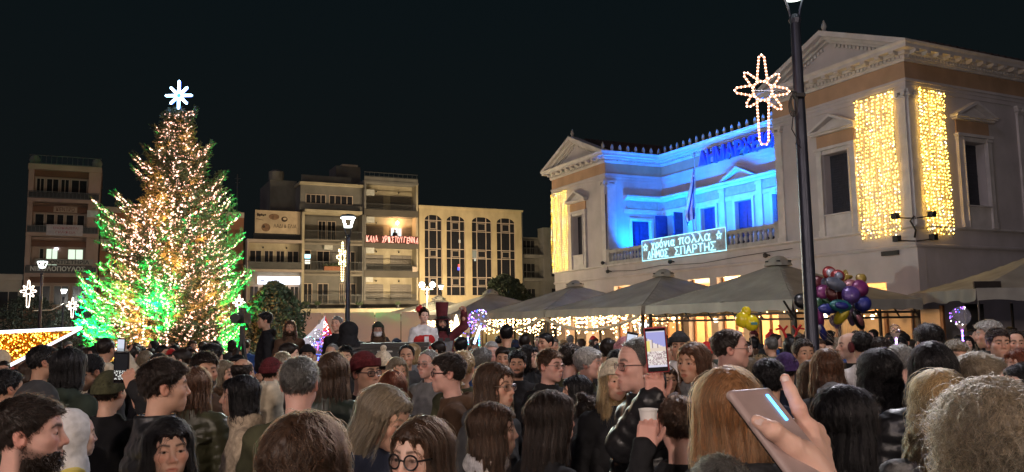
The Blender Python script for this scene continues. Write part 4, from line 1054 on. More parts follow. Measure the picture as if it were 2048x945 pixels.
# assumed lamp posts, unseen beside and behind the viewer, put in to light faces
for i, (x, y) in enumerate(((-6.5, -3.5), (7.5, -2.5), (-1.0, -9.0))): street_lamp((x, y, 0), ('assumed lantern post behind the bearded man', 'assumed lantern post behind the fluffy blond head', 'assumed lantern post at the back of the crowd')[i], (820, 600, 1250)[i], col=(1.0, .80, .68))
o = thing('globe_post', 'white post with two glowing globes before the arched windows', 'street lamp', at(855, 690, 44)); o.location.z = 0
zt = at(857, 570, 44).z
p = MB(); p.tube([(0, 0, 0), (0, 0, zt - .15)], .05, 8); p.tube([(-.3, 0, zt - .25), (.3, 0, zt - .25)], .025, 6); p.build('pole', M_OFFW, o)
for s_ in (-1, 1):
    p = MB(); p.lathe([(.16 * math.cos(R(a)), .16 * math.sin(R(a))) for a in (-85, -45, 0, 45, 85)], 10, (s_ * .28, 0, zt)); p.build('globe', glow('globe_white', (1, .92, .7), 9), o, smooth=True)
lamp('POINT', 'globe_light', o.location + Vector((0, -.4, zt)), 500, (1, .80, .48), shadow_soft_size=.25)

# ------------------------------------------------------------------ star decorations of rope light on the posts
M_ROPEL = glow('rope_light', (1.0, .62, .45), 5.0)
M_ROPET = glow('rope_tube', (1.0, .32, .18), 1.0)
M_ROPEC = glow('rope_light_cool', (1.0, .80, .64), 3.5)
def star_outline():
    segs = []
    lens = {90: .76, 45: .50, 0: .56, -45: .53, -90: 1.12, -135: .47, 180: .58, 135: .52}
    for a, L in lens.items():
        w_ = .125 if abs(a) in (90, 0, 180) else .115
        d = Vector((math.cos(R(a)), 0, math.sin(R(a)))); n_ = Vector((-d.z, 0, d.x))
        b0 = d * .19
        if a == -90: pts = [b0 + n_ * w_, d * (L - .08) + n_ * w_ * .75, d * L + n_ * .05, d * L - n_ * .05, d * (L - .08) - n_ * w_ * .75, b0 - n_ * w_]
        else: pts = [b0 + n_ * w_ * .9, d * (L - .05) + n_ * w_ * .45, d * L, d * (L - .05) - n_ * w_ * .45, b0 - n_ * w_ * .9]
        segs.append(pts)
    segs.append([Vector((.2 * math.cos(R(a)), 0, .2 * math.sin(R(a)))) for a in range(0, 361, 20)])
    return segs
def rope_star(label, loc, rz, scale, mb_, mt_, bulb_r=.011, step=.033, tilt=0):
    o = thing('star_decoration', label, 'light decoration', loc, rz, 'star decorations on the lamp posts'); o.rotation_euler = (0, tilt, rz)
    B = []; t_ = MB()
    for s_ in star_outline():
        s_ = [p * scale for p in s_]; t_.tube(s_, .0095 * max(1, scale * 1.2), 6)
        acc = 0
        for p, q in zip(s_[:-1], s_[1:]):
            L = (q - p).length; n_ = max(1, int(L / step))
            for k in range(n_): B.append(p + (q - p) * (k / n_))
    bulbs('bulbs', B, bulb_r, mb_, o); t_.build('rope', mt_, o)
    fr_ = MB(); fr_.tube([(-.2 * scale, .02, 0), (.8 * scale, .02, 0)], .009, 5); fr_.build('bracket', M_IRON, o)
    return o
c_ = at(1525, 182, 8.62)
rope_star('big eight pointed star of warm rope light on the dark lamp post', c_, R(3), .52, M_ROPEL, M_ROPET, .0135, .036, R(1))
o = thing('cable_coil', 'coil of black cable tied to the dark lamp post under the star', 'cable', at(1588, 205, 8.6)); m_ = MB()
for k in range(4): m_.tube([(.035 * math.cos(R(a)) * (1 + .1 * k) - .01 * k, -.02 - .01 * k, .11 * math.sin(R(a)) - .02 * k) for a in range(0, 360, 30)], .007, 5, closed=True)
m_.tube([(-.02, -.03, -.1), (-.05, -.03, -.3), (.0, -.03, -.4), (-.02, -.04, -.46), (.04, -.02, -.5)], .006, 5); m_.build('loop', M_BLK, o)
m_ = MB(); m_.box(.005, .11, -.05, .05, .05, .09); m_.build('strap', M_IRON, o)
rope_star('small warm star of rope light on the bright lantern post by the school block', at(57, 583, 32.7), 0, .56, M_ROPEC, M_ROPEC, .022, .10)
rope_star('small warm star of rope light beside the pine boughs', at(145, 612, 52), 0, .66, M_ROPEC, M_ROPEC, .03, .15)
rope_star('small star of rope light peeking past the pine at the camera tripod', at(478, 606, 47), 0, .6, M_ROPEC, M_ROPEC, .03, .15)
rope_star('yellowish star of rope light seen edge on against the lantern post', at(685, 516, 20.8), R(74), .52, glow('rope_yel', (1, .8, .35), 3.2), glow('rope_yel2', (1, .75, .3), 1.5), .02, .06)
o = thing('hanging_cable', 'cable slung between the posts before the school block', 'cable', (0, 0, 0)); a, b = at(66, 622, 33), at(128, 607, 53); m_ = MB(); m_.tube([a, (a + b) / 2 - Vector((0, 0, .2)), b], .025, 5); m_.build('strand', M_OFFW, o)

# ================================================================== trees of the square
def leaf_ball_tree(name, label, loc, h, prof, nleaf, col, seed, trunk_h):
    rg = np.random.default_rng(seed)
    o = thing(name, label, 'tree', loc, 0)
    t_ = MB(); t_.tube([(0, 0, 0), (.03, .02, trunk_h * .6), (0, .05, trunk_h + .4)], [.14, .11, .06], 8); tr = t_.build('trunk', mat('bark', (.08, .06, .045), .9, var=.2), o, smooth=True)
    t_ = MB()
    zs = np.array([p[0] for p in prof]); rs = np.array([p[1] for p in prof])
    for k in range(14):
        a = rg.uniform(0, 6.28); z = rg.uniform(zs[1], zs[-2]); r_ = np.interp(z, zs, rs) * .8
        t_.tube([(0, 0, max(trunk_h * .7, z - .6)), (r_ * .5 * math.cos(a), r_ * .5 * math.sin(a), z - .15), (r_ * math.cos(a), r_ * math.sin(a), z)], [.05, .03, .012], 5)
    t_.build('limb', mat('bark', (.08, .06, .045), .9, var=.2), o)
    V = []; 
    z = rg.uniform(zs[0], zs[-1], nleaf); a = rg.uniform(0, 6.283, nleaf)
    lump = 1 + .16 * np.sin(a * 3 + z * 2.1) + .12 * np.sin(a * 7 - z * 3.3) + .08 * np.sin(z * 6)
    r_ = np.interp(z, zs, rs) * lump * np.sqrt(rg.uniform(.25, 1.05, nleaf))
    c_ = np.stack([r_ * np.cos(a), r_ * np.sin(a), z], 1)
    s_ = .05 * h / 2.5
    d1 = rg.normal(0, 1, (nleaf, 3)); d1 /= np.linalg.norm(d1, axis=1)[:, None]; d2 = rg.normal(0, 1, (nleaf, 3)); d2 -= d1 * (d1 * d2).sum(1)[:, None]; d2 /= np.linalg.norm(d2, axis=1)[:, None]
    L = s_ * rg.uniform(.7, 1.6, (nleaf, 1))
    V = np.stack([c_ - d1 * L, c_ + d2 * L * .45, c_ + d1 * L, c_ - d2 * L * .45], 1).reshape(-1, 3)
    link('crown', np_mesh('crown', V, np.arange(nleaf * 4).reshape(-1, 4), mat(name + '_leaf', col, .7, var=.4, vs=3)), o)
    return o
p = at(545, 690, 27); leaf_ball_tree('dark_tree', 'dark bushy evergreen tree standing behind the men on the stage', (p.x, p.y, 0), 3.4, [(.6, .6), (1.2, 1.05), (2.0, 1.15), (2.7, .9), (3.2, .45), (3.45, .1)], 7000, (.030, .042, .02), 4, 1.0)
p = at(1010, 640, 46); leaf_ball_tree('clipped_tree', 'round dark clipped tree in front of the last arched window', (p.x, p.y, 0), 4.6, [(1.9, .5), (2.3, 1.1), (3.1, 1.35), (3.9, 1.15), (4.45, .6), (4.7, .15)], 7000, (.030, .042, .02), 5, 1.8)
p = at(60, 690, 60); leaf_ball_tree('street_tree', 'dark leafless looking street tree below the school sign', (p.x, p.y, 0), 4, [(.6, .8), (1.6, 2.0), (2.8, 2.2), (3.8, 1.6), (4.6, .6)], 6000, (.03, .035, .022), 6, 1.5)
p = at(150, 690, 58); leaf_ball_tree('street_tree', 'dark street tree between the school block and the pine', (p.x, p.y, 0), 4, [(.6, .8), (1.4, 1.6), (2.4, 1.7), (3.3, 1.1), (4.0, .4)], 5000, (.03, .035, .022), 7, 1.5)
# ================================================================== the Christmas tree
XT = Vector((-9.95, 24.0, 0)); 
p_ = at(345, 660, 24.0); XT.x = p_.x
M_NEEDLE = mat('fir_needle', (.085, .105, .040), .55, var=.35, vs=2.5)
M_BARK = mat('fir_bark', (.10, .06, .035), .9, var=.25, bump=.3)
XTO = thing('christmas_tree', 'tall bushy Christmas fir covered in warm fairy lights, green floodlit at its base', 'Christmas tree', XT)
px_m = 24.0 / 1650.0
def zpx(y): return CAM_H + (659 - y) * px_m
ZTOP = zpx(205)
# silhouette half widths read off the photo: (pixel row, left px, right px)
SIL = [(205, 340, 352), (225, 318, 372), (250, 318, 378), (275, 306, 372), (300, 302, 392), (318, 298, 402), (340, 296, 398), (365, 292, 404), (390, 288, 418), (410, 270, 428), (430, 250, 434), (450, 225, 440), (480, 214, 446), (510, 212, 452), (540, 212, 448), (570, 208, 455), (600, 200, 464), (630, 192, 468), (660, 184, 468), (700, 176, 468), (740, 180, 464)]
sy = np.array([zpx(s_[0]) for s_ in SIL])[::-1]; sl = np.array([(345 - s_[1]) * px_m for s_ in SIL])[::-1]; sr = np.array([(s_[2] - 345) * px_m for s_ in SIL])[::-1]
def reach(a, z):
    l, r_ = np.interp(z, sy, sl), np.interp(z, sy, sr)
    c_ = math.cos(a); return (r_ if c_ > 0 else l) * abs(c_) ** .6 * .75 + .5 * (l + r_) * (1 - abs(c_) ** .6 * .75) if False else (l + (r_ - l) * (c_ + 1) / 2)
rg = np.random.default_rng(42)
tk = MB(); tk.tube([(0, 0, 0), (.02, 0, 2.5), (.0, .02, 5.2), (.01, 0, ZTOP)], [.17, .13, .08, .02], 10); trunk = tk.build('trunk', M_BARK, XTO, smooth=True)
boughs = []   # (points list, width factor)
z = .75
while z < ZTOP - .1:
    t = z / ZTOP
    n = int(23 * (1 - t) ** .6) + 7
    for k in range(n):
        a = rg.uniform(0, 2 * math.pi); zz = z + rg.normal(0, .10)
        L = max(.12, reach(a, zz + .1) * rg.choice([.70, .85, .95, 1.02], p=[.25, .3, .3, .15]) * (.93 + .13 * math.sin(a * 3 + zz * 1.9) + .07 * math.sin(a * 5 - zz * 3.7)))
        boughs.append((a, zz, L, rg.uniform(-.02, .30)))
    z += .20 * (1 - .45 * t)
# the big boughs that break the outline
for (u, v) in ((262, 325), (268, 352), (200, 440), (206, 485), (203, 470), (172, 590), (174, 615), (170, 690), (410, 298), (402, 330), (440, 372), (432, 395), (458, 430), (462, 455), (470, 500), (488, 582), (484, 600), (476, 650), (478, 690), (210, 560), (226, 410), (310, 262), (300, 255), (282, 300), (376, 215), (180, 640), (465, 540), (425, 360), (445, 410), (290, 330)):
    x = (u - 345) * px_m; z1 = zpx(v); a = 0 if x > 0 else math.pi
    for q in range(2):
        boughs.append((a + rg.normal(0, .16), z1 - .10 * abs(x) - .12 - .1 * q, abs(x) * rg.uniform(.97, 1.04), .42))
bm = MB(); tips = []
SP = []     # sprays: position, direction, size
for a, z0, L, up in boughs:
    d = np.array([math.cos(a), math.sin(a), 0.0]); n_ = max(4, int(L / .11))
    pts = []
    for i in range(n_ + 1):
        t = i / n_
        r_ = L * t; zz = z0 + L * (-.10 * math.sin(math.pi * t * .9) + up * t ** 2.2)
        pts.append(np.array([d[0] * r_, d[1] * r_, zz]))
    if L > .35: bm.tube([tuple(p) for p in pts[::2] + ([pts[-1]] if n_ % 2 else [])], [max(.004, .03 * L / 2 * (1 - k / (len(pts[::2]) + 1))) for k in range(len(pts[::2]) + (1 if n_ % 2 else 0))], 4, cap=False)
    side = np.array([-d[1], d[0], 0])
    for i in range(1, n_ + 1):
        t = i / n_
        if t < .22 and L > .8: continue
        w_ = (.32 * (1 - t) + .20) * min(1, L / .9 + .25)
        tang = pts[i] - pts[i - 1]; tang /= np.linalg.norm(tang)
        SP.append((pts[i], tang, .16))
        if rg.random() < .6: q_ = tang * .5 + np.array([rg.normal(0, .3), rg.normal(0, .3), rg.choice([-.8, .7])]); SP.append((pts[i], q_ / np.linalg.norm(q_), .17))
        for s_ in (-1, 1):
            dd = tang * .75 + side * s_ * rg.uniform(.6, 1.0) + np.array([0, 0, rg.normal(.0, .22)]); dd /= np.linalg.norm(dd)
            m = max(1, int(w_ / .09))
            for j in range(m):
                SP.append((pts[i] + dd * (.02 + j * .09), dd, .15))
bm.build('boughs', M_BARK, XTO, kind='stuff')
SPp = np.array([s_[0] for s_ in SP]); SPd = np.array([s_[1] for s_ in SP]); SPs = np.array([s_[2] for s_ in SP])
# one spray = 13 needle blades round a stem
nb = 13; N = len(SP)
ref = np.where(np.abs(SPd[:, 2:3]) < .9, np.array([[0, 0, 1.0]]), np.array([[1.0, 0, 0]]))
A = np.cross(SPd, ref); A /= np.linalg.norm(A, axis=1)[:, None]; B = np.cross(A, SPd)
VV = []
for k in range(nb):
    t = k / nb; w_ = rg.uniform(0, 2 * math.pi, (N, 1)) if k else np.zeros((N, 1))
    out = A * np.cos(w_) + B * np.sin(w_) * .7
    base = SPp + SPd * (SPs[:, None] * t)
    ln = (SPs * rg.uniform(.36, .60, N))[:, None]
    dr = out * (.85 if k else 0) + SPd * (.65 if k else 1.3); dr /= np.linalg.norm(dr, axis=1)[:, None]
    wv = np.cross(dr, out if k else A); wv /= (np.linalg.norm(wv, axis=1)[:, None] + 1e-6)
    hw = .0105
    VV.append(np.stack([base - wv * hw, base + wv * hw, base + dr * ln], 1))
VV = np.stack(VV, 1).reshape(-1, 3)
link('foliage', np_mesh('foliage', VV, np.arange(len(VV)).reshape(-1, 3), M_NEEDLE), XTO, kind='stuff')
st_ = MB(); st_.box(-.7, .7, -.7, .7, 0, .35); st_.tube([(-.5, -.5, .35), (0, 0, .9)], .05, 6); st_.tube([(.5, -.5, .35), (0, 0, .9)], .05, 6); st_.build('stand', M_IRON, XTO)
# fairy lights wound over the boughs
FLt = thing('fairy_lights', 'thousands of warm white fairy lights wound over the fir', 'fairy lights', XT)
BP = []
for a, z0, L, up in boughs:
    if L < .2: continue
    if rg.random() < .12: continue
    n_ = int(L / .034)
    ph = rg.uniform(0, 6)
    for i in range(n_):
        t = (i + rg.uniform(0, 1)) / n_
        if t < .42: continue
        r_ = L * t * 1.03; zz = z0 + L * (-.10 * math.sin(math.pi * t * .9) + up * t ** 2.2)
        off = .12 * (1 - t) + .04; aa = ph + i * .9
        BP.append((math.cos(a) * r_ - math.sin(a) * off * math.sin(aa), math.sin(a) * r_ + math.cos(a) * off * math.sin(aa), zz + .05 + off * .5 * math.cos(aa)))
BP = np.array(BP)
# a couple of strings running straight up the front
for aa in (-1.85, -1.25, -1.55):
    zz = np.arange(1.3, 5.8, .085); rr = np.array([reach(aa, q) * .97 for q in zz]) + .05 * np.sin(zz * 9)
    BP = np.vstack([BP, np.stack([rr * math.cos(aa) + rg.normal(0, .03, len(zz)), rr * math.sin(aa), zz], 1)])
pk = rg.random(len(BP)) < .3
M_FAIRY = glow('fairy_warm', (1.0, .46, .31), 2.6); M_FAIRY2 = glow('fairy_white', (1.0, .60, .47), 3.4)
bulbs('bulbs', BP[~pk], rg.uniform(.018, .032, (~pk).sum()), M_FAIRY, FLt)
bulbs('pale_bulbs', BP[pk], rg.uniform(.020, .036, pk.sum()), M_FAIRY2, FLt)
wm_ = MB()
o0 = BP[np.argsort(np.arctan2(BP[:, 1], BP[:, 0]) + BP[:, 2] * 9)][::9]
for i in range(0, len(o0) - 1):
    if np.linalg.norm(o0[i] - o0[i + 1]) < .5: wm_.tube([tuple(o0[i]), tuple(o0[i + 1])], .004, 3, cap=False)
wm_.build('wire', M_WIRE, FLt, kind='stuff')
for k in range(150):  # unseen point lamps added inside the crown to brighten the foliage
    z = 1.0 + 7.0 * (k / 150) ** 1.1; a = k * 2.4
    lamp('POINT', 'added_fir_fill', XT + Vector((reach(a, z) * (.40 + .4 * ((k * 7) % 10) / 10) * math.cos(a), reach(a, z) * (.40 + .4 * ((k * 7) % 10) / 10) * math.sin(a), z)), 62 * (1 - .7 * k / 150), (1, .36, .11), shadow_soft_size=.12)
# star topper
TP = thing('star_topper', 'bluish white eight rayed star on the tip of the fir', 'star', XT + Vector((.0, -.02, 0)))
M_STB = glow('star_blue', (.40, .68, 1.0), 5.0); M_STE = glow('star_edge', (.02, .12, 1.0), 3.0)
zc = zpx(182)
for k, (a, L) in enumerate(((90, .44), (45, .34), (0, .38), (-45, .34), (-90, .40), (-135, .33), (180, .38), (135, .34))):
    d = Vector((math.cos(R(a)), 0, math.sin(R(a)))); n_ = Vector((-d.z, 0, d.x))
    m_ = MB(); m_.tube([Vector((0, 0, zc)) + d * .06 + n_ * .028, Vector((0, 0, zc)) + d * L + n_ * .022, Vector((0, 0, zc)) + d * (L + .02), Vector((0, 0, zc)) + d * L - n_ * .022, Vector((0, 0, zc)) + d * .06 - n_ * .028], .017, 6)
    o = m_.build('ray', M_STB, TP)
    m_ = MB(); m_.box(-.03, .03, -.018, .018, 0, L); q = m_.build('back_plate', M_STE, o); q.location = (0, .04, zc); q.rotation_euler = (0, R(90 - a), 0)
m_ = MB(); m_.tube([(0, .02, zc - .36), (0, .02, ZTOP - .3)], .02, 6); m_.build('rod', M_IRON, TP)
lamp('POINT', 'star_light', XT + Vector((0, -.25, zc)), 14, (.3, .5, 1.0), shadow_soft_size=.2)
# green floodlights round the foot of the fir
for i, (dx, dy, tx, tz, pw, sz) in enumerate(((-2.9, -2.6, -1.3, 2.3, 20000, 58), (-4.2, .2, -1.5, 4.2, 21000, 34), (.25, -3.4, .15, 5.4, 16000, 22), (3.4, -1.9, 1.9, 1.9, 7500, 36), (3.9, .8, 1.4, 4.2, 13000, 30), (.5, -3.5, .1, 4.0, 13000, 23))):
    a = XT + Vector((dx, dy, .5)); b = XT + Vector((tx, 0, tz))
    f_ = thing('green_floodlight', ('green floodlight at the near left foot of the fir', 'green floodlight at the far left foot of the fir', 'green floodlight in front of the fir', 'green floodlight at the near right foot of the fir', 'green floodlight behind the right foot of the fir', 'second green floodlight in front of the fir')[i], 'floodlight', a, math.atan2(b.y - a.y, b.x - a.x) - math.pi / 2, 'green floodlights round the fir')
    m_ = MB(); m_.box(-.2, .2, -.08, .02, -.15, .15); m_.box(-.03, .03, -.06, -.02, -.5, -.15); m_.build('housing', M_BLK, f_)
    m_ = MB(); m_.box(-.18, .18, .021, .026, -.13, .13); m_.build('lens', glow('flood_green', (.03, 1, .2), 2.0), f_)
    lamp('SPOT', 'green_beam', a + (b - a).normalized() * .12, pw, (.0, 1.0, .20), target=b, spot_size=R(sz), spot_blend=.5, shadow_soft_size=.06)

# ================================================================== giant golden star tip by the fir
GS = thing('golden_decoration', 'giant golden tinsel ray with a white rope light edge by the fir', 'light decoration', at(-80, 735, 11.5), 0)
q0 = Vector(GS.location)
def gp(u, v, d=11.5): return at(u, v, d) - q0
A_, B_, C_, D_ = gp(-150, 672), gp(163, 657), gp(20, 731), gp(-150, 815)
dep = Vector((0, .14, 0))
m_ = MB(); pts = [A_, B_, C_, D_]
m_.add([p + Vector((0, .06, 0)) for p in pts] + [p + dep for p in pts], [(3, 2, 1, 0), (4, 5, 6, 7), (0, 1, 5, 4), (1, 2, 6, 5), (2, 3, 7, 6), (3, 0, 4, 7)]); m_.build('frame', mat('gold_board', (.40, .20, .03), .35, metal=.8, var=.3, vs=20), GS)
rg = np.random.default_rng(9); V = []
def in_shape(u, v): return v > 657 + (163 - u) * .048 + 3 and ((u < 20 and v < 731 + (20 - u) * .49) or (u >= 20 and v < 731 - (u - 20) * .517 - 3)) and u < 160
T_ = []
while len(T_) < 3200:
    u, v = rg.uniform(-150, 165), rg.uniform(655, 815)
    if in_shape(u, v): T_.append((u, v))
c_ = np.array([tuple(gp(u, v) + Vector((0, rg.uniform(-.03, .05), 0))) for u, v in T_])
dd = rg.normal(0, .016, (len(T_), 3, 3)); V = (c_[:, None] + dd).reshape(-1, 3)
link('tinsel', np_mesh('tinsel', V, np.arange(len(V)).reshape(-1, 3), mat('gold_tinsel', (.85, .45, .06), .22, metal=1.0, var=.2, vs=30)), GS, kind='stuff')
sel = rg.random(len(T_)) < .22
bulbs('bulbs', c_[sel] + np.array([0, -.04, 0]), rg.uniform(.005, .011, sel.sum()), glow('gold_led', (1.0, .50, .06), 7.0), GS)
m_ = MB(); m_.tube([A_, B_, C_, D_], .024, 8); m_.build('rope_light', glow('rope_white', (.86, .86, 1.0), 1.15), GS)
for x, y in ((-60, 735), (60, 712)):
    g0 = gp(x, y); m_ = MB(); m_.tube([(g0.x, .25, g0.z), (g0.x, .25, -q0.z)], .04, 6); m_.build('leg', M_IRON, GS)
# ================================================================== people: signed distance fields -> smooth meshes
f4 = np.float32
def smin(a, b, k):
    h = np.clip(.5 + .5 * (b - a) / k, 0, 1)
    return b + (a - b) * h - k * h * (1 - h)
def smax(a, b, k): return -smin(-a, -b, k)
def ell(P, c, r):
    q0, q1, q2 = (P[0] - c[0]) / r[0], (P[1] - c[1]) / r[1], (P[2] - c[2]) / r[2]
    k0 = np.sqrt(q0 * q0 + q1 * q1 + q2 * q2) + 1e-9
    k1 = np.sqrt((q0 / r[0]) ** 2 + (q1 / r[1]) ** 2 + (q2 / r[2]) ** 2) + 1e-9
    return k0 * (k0 - 1) / k1
def cap(P, a, b, ra, rb=None):
    rb = ra if rb is None else rb
    bx, by, bz = b[0] - a[0], b[1] - a[1], b[2] - a[2]
    L = bx * bx + by * by + bz * bz + 1e-12
    x, y, z = P[0] - a[0], P[1] - a[1], P[2] - a[2]
    t = np.clip((x * bx + y * by + z * bz) / L, 0, 1)
    return np.sqrt((x - bx * t) ** 2 + (y - by * t) ** 2 + (z - bz * t) ** 2) - (ra + (rb - ra) * t)
def rbox(P, c, h, r):
    q = [np.abs(P[i] - c[i]) - h[i] + r for i in range(3)]
    return np.sqrt(sum(np.maximum(v, 0) ** 2 for v in q)) + np.minimum(np.maximum(q[0], np.maximum(q[1], q[2])), 0) - r
_E8 = np.array([(0,0,0),(1,0,0),(0,1,0),(1,1,0),(0,0,1),(1,0,1),(0,1,1),(1,1,1)])
_E12 = [(0,1),(2,3),(4,5),(6,7),(0,2),(1,3),(4,6),(5,7),(0,4),(1,5),(2,6),(3,7)]
def nets(f, xs, ys, zs):
    """naive surface nets: field f on the grid -> vertices, quads"""
    s = f < 0
    c = np.zeros(tuple(n - 1 for n in f.shape), np.int8)
    for dx, dy, dz in _E8: c += s[dx:dx + c.shape[0], dy:dy + c.shape[1], dz:dz + c.shape[2]]
    I, J, K = np.nonzero((c > 0) & (c < 8))
    n = len(I)
    idx = np.full(c.shape, -1, np.int32); idx[I, J, K] = np.arange(n)
    cv = np.stack([f[I + d[0], J + d[1], K + d[2]] for d in _E8], 1)
    acc = np.zeros((n, 3)); cnt = np.zeros(n)
    for a, b in _E12:
        fa, fb = cv[:, a], cv[:, b]; m = (fa < 0) != (fb < 0)
        t = fa[m] / (fa[m] - fb[m])
        acc[m] += _E8[a] + (_E8[b] - _E8[a]) * t[:, None]; cnt[m] += 1
    acc /= cnt[:, None]
    V = np.stack([xs[I] + acc[:, 0] * (xs[I + 1] - xs[I]), ys[J] + acc[:, 1] * (ys[J + 1] - ys[J]), zs[K] + acc[:, 2] * (zs[K + 1] - zs[K])], 1)
    Q = []
    for ax in range(3):
        sl0 = [slice(None)] * 3; sl1 = [slice(None)] * 3; sl0[ax] = slice(0, -1); sl1[ax] = slice(1, None)
        a, b = s[tuple(sl0)], s[tuple(sl1)]
        i, j, k = np.nonzero(a != b)
        o1, o2 = [(1, 2), (2, 0), (0, 1)][ax]
        p = np.stack([i, j, k], 1)
        ok = (p[:, o1] > 0) & (p[:, o2] > 0) & (p[:, o1] < f.shape[o1] - 1) & (p[:, o2] < f.shape[o2] - 1)
        p = p[ok]; fl = a[i, j, k][ok]
        def at_(d1, d2):
            q = p.copy(); q[:, o1] -= d1; q[:, o2] -= d2
            return idx[q[:, 0], q[:, 1], q[:, 2]]
        q = np.stack([at_(1, 1), at_(0, 1), at_(0, 0), at_(1, 0)], 1)
        q[~fl] = q[~fl][:, ::-1]
        Q.append(q)
    Q = np.concatenate(Q)
    return V.astype(f4), Q[(Q >= 0).all(1)]
def grid(lo, hi, h):
    ax = [np.arange(lo[i], hi[i] + h, h) for i in range(3)]
    return ax, [a.astype(f4) for a in np.meshgrid(*ax, indexing='ij')]
def mesh_sdf(fn, lo, hi, h):
    ax, P = grid(lo, hi, h)
    return nets(fn(P), *ax)
def hnoise(P, s, seed=0.0):
    """cheap smooth pseudo noise in about -1..1"""
    x, y, z = P[0] * s, P[1] * s, P[2] * s
    return (np.sin(x * 1.3 + y * 2.1 + seed) * np.cos(z * 1.7 - x * .9 + seed * 2) + np.sin(z * 2.3 + y * 1.1 - seed) * np.cos(x * 2.9 + z * .7 + seed)) * .5

# ------------------------------------------------------------------ heads (local frame: centre of the head, facing -y)
def head_sdf(P, q):
    """q: dict of proportions"""
    fem = q.get('fem', 0); jw = q.get('jaw', 1.0); ns = q.get('nose', 1.0); fat = q.get('fat', 0.0); age = q.get('age', 0)
    X = np.abs(P[0]); S = (X, P[1], P[2])
    d = ell(P, (0, .014, .032), (.075, .094, .088))
    d = smin(d, ell(P, (0, -.030, -.028), ((.060 - .003 * fem + fat * .008) * jw, .064, .080)), .035)
    d = smin(d, ell(S, (.026, -.022, -.062), ((.030 - .005 * fem + fat * .008) * jw, .050, .038)), .03)
    d = smin(d, ell(P, (0, -.074 + .006 * fem, -.097), (.023 - .004 * fem + fat * .004, .019, .018)), .028)
    d = smin(d, ell(S, (.041, -.063, -.016), (.022, .022, .020)), .03)
    d = smin(d, cap(S, (.008, -.0875 + .004 * fem, .029), (.044, -.071, .031), .0085 - .002 * fem, .008), .022)
    d = smin(d, ell(P, (0, -.055, .058), (.048, .030, .034)), .03)
    # sockets, eyelids
    d = smax(d, -ell(S, (.0315, -.100, .007), (.0185, .019, .0135)), .014)
    lid = ell(S, (.0315, -.0795, .0065), (.0145, .0135, .0140))
    slit = ell(S, (.0315, -.095, .0046), (.0120, .024, .0030 if not q.get('shut') else .0012))
    d = smin(d, smax(lid, -slit, .0025), .004)
    # nose
    nl = .111 * (1 + (ns - 1) * .25)
    d = smin(d, cap(P, (0, -.088, .022), (0, -nl + .006, -.022), .0075, .0105 * ns), .012)
    d = smin(d, ell(P, (0, -nl + .0045, -.0275), (.0112 * ns, .0115, .0095)), .008)
    d = smin(d, ell(S, (.0130 * ns, -.0965, -.0310), (.0085, .0105, .0085)), .007)
    d = smax(d, -ell(S, (.0072, -.1045, -.0385), (.0042, .0065, .0038)), .003)
    # mouth
    d = smin(d, ell(P, (0, -.080, -.062), (.032, .020, .024)), .02)
    mo_ = q.get('smile', 0.0); zc = -.0645 + mo_ * (X / .03) ** 2 * .006
    d = smin(d, ell((P[0], P[1], P[2] - zc - .0042), (0, -.0962, 0), (.0215 + .004 * mo_, .0050, .0040)), .006)
    d = smin(d, ell((P[0], P[1], P[2] - zc + .0062), (0, -.0945, 0), (.0185 + .003 * mo_, .0058, .0052)), .006)
    op = q.get('open', 0.0)
    d = smax(d, -ell((P[0], P[1], P[2] - zc + .0008), (0, -.107, 0), (.0220 + .006 * mo_, .012, .0012 + .006 * op)), .003)
    if age: d = d + .0012 * np.sin(P[2] * 420) * np.exp(-((X - .03) / .03) ** 2) * (P[2] > .05)
    # ears
    e = ell((X - .0755, (P[1] - .012) * .98 - (P[2] + .0) * .15, P[2] + .004), (0, 0, 0), (.0105, .0190, .0315))
    e = smax(e, -ell((X - .087, P[1] - .005, P[2] + .002), (0, 0, 0), (.008, .0105, .0185)), .004)
    d = smin(d, e, .007)
    # neck
    nr = (.050 - .007 * fem + fat * .006)
    d = smin(d, cap(P, (0, .022, -.06), (0, .034, -.20), nr, nr * 1.12), .03)
    if not fem: d = smin(d, ell(P, (0, -.018, -.135), (.010, .012, .014)), .012)
    return d
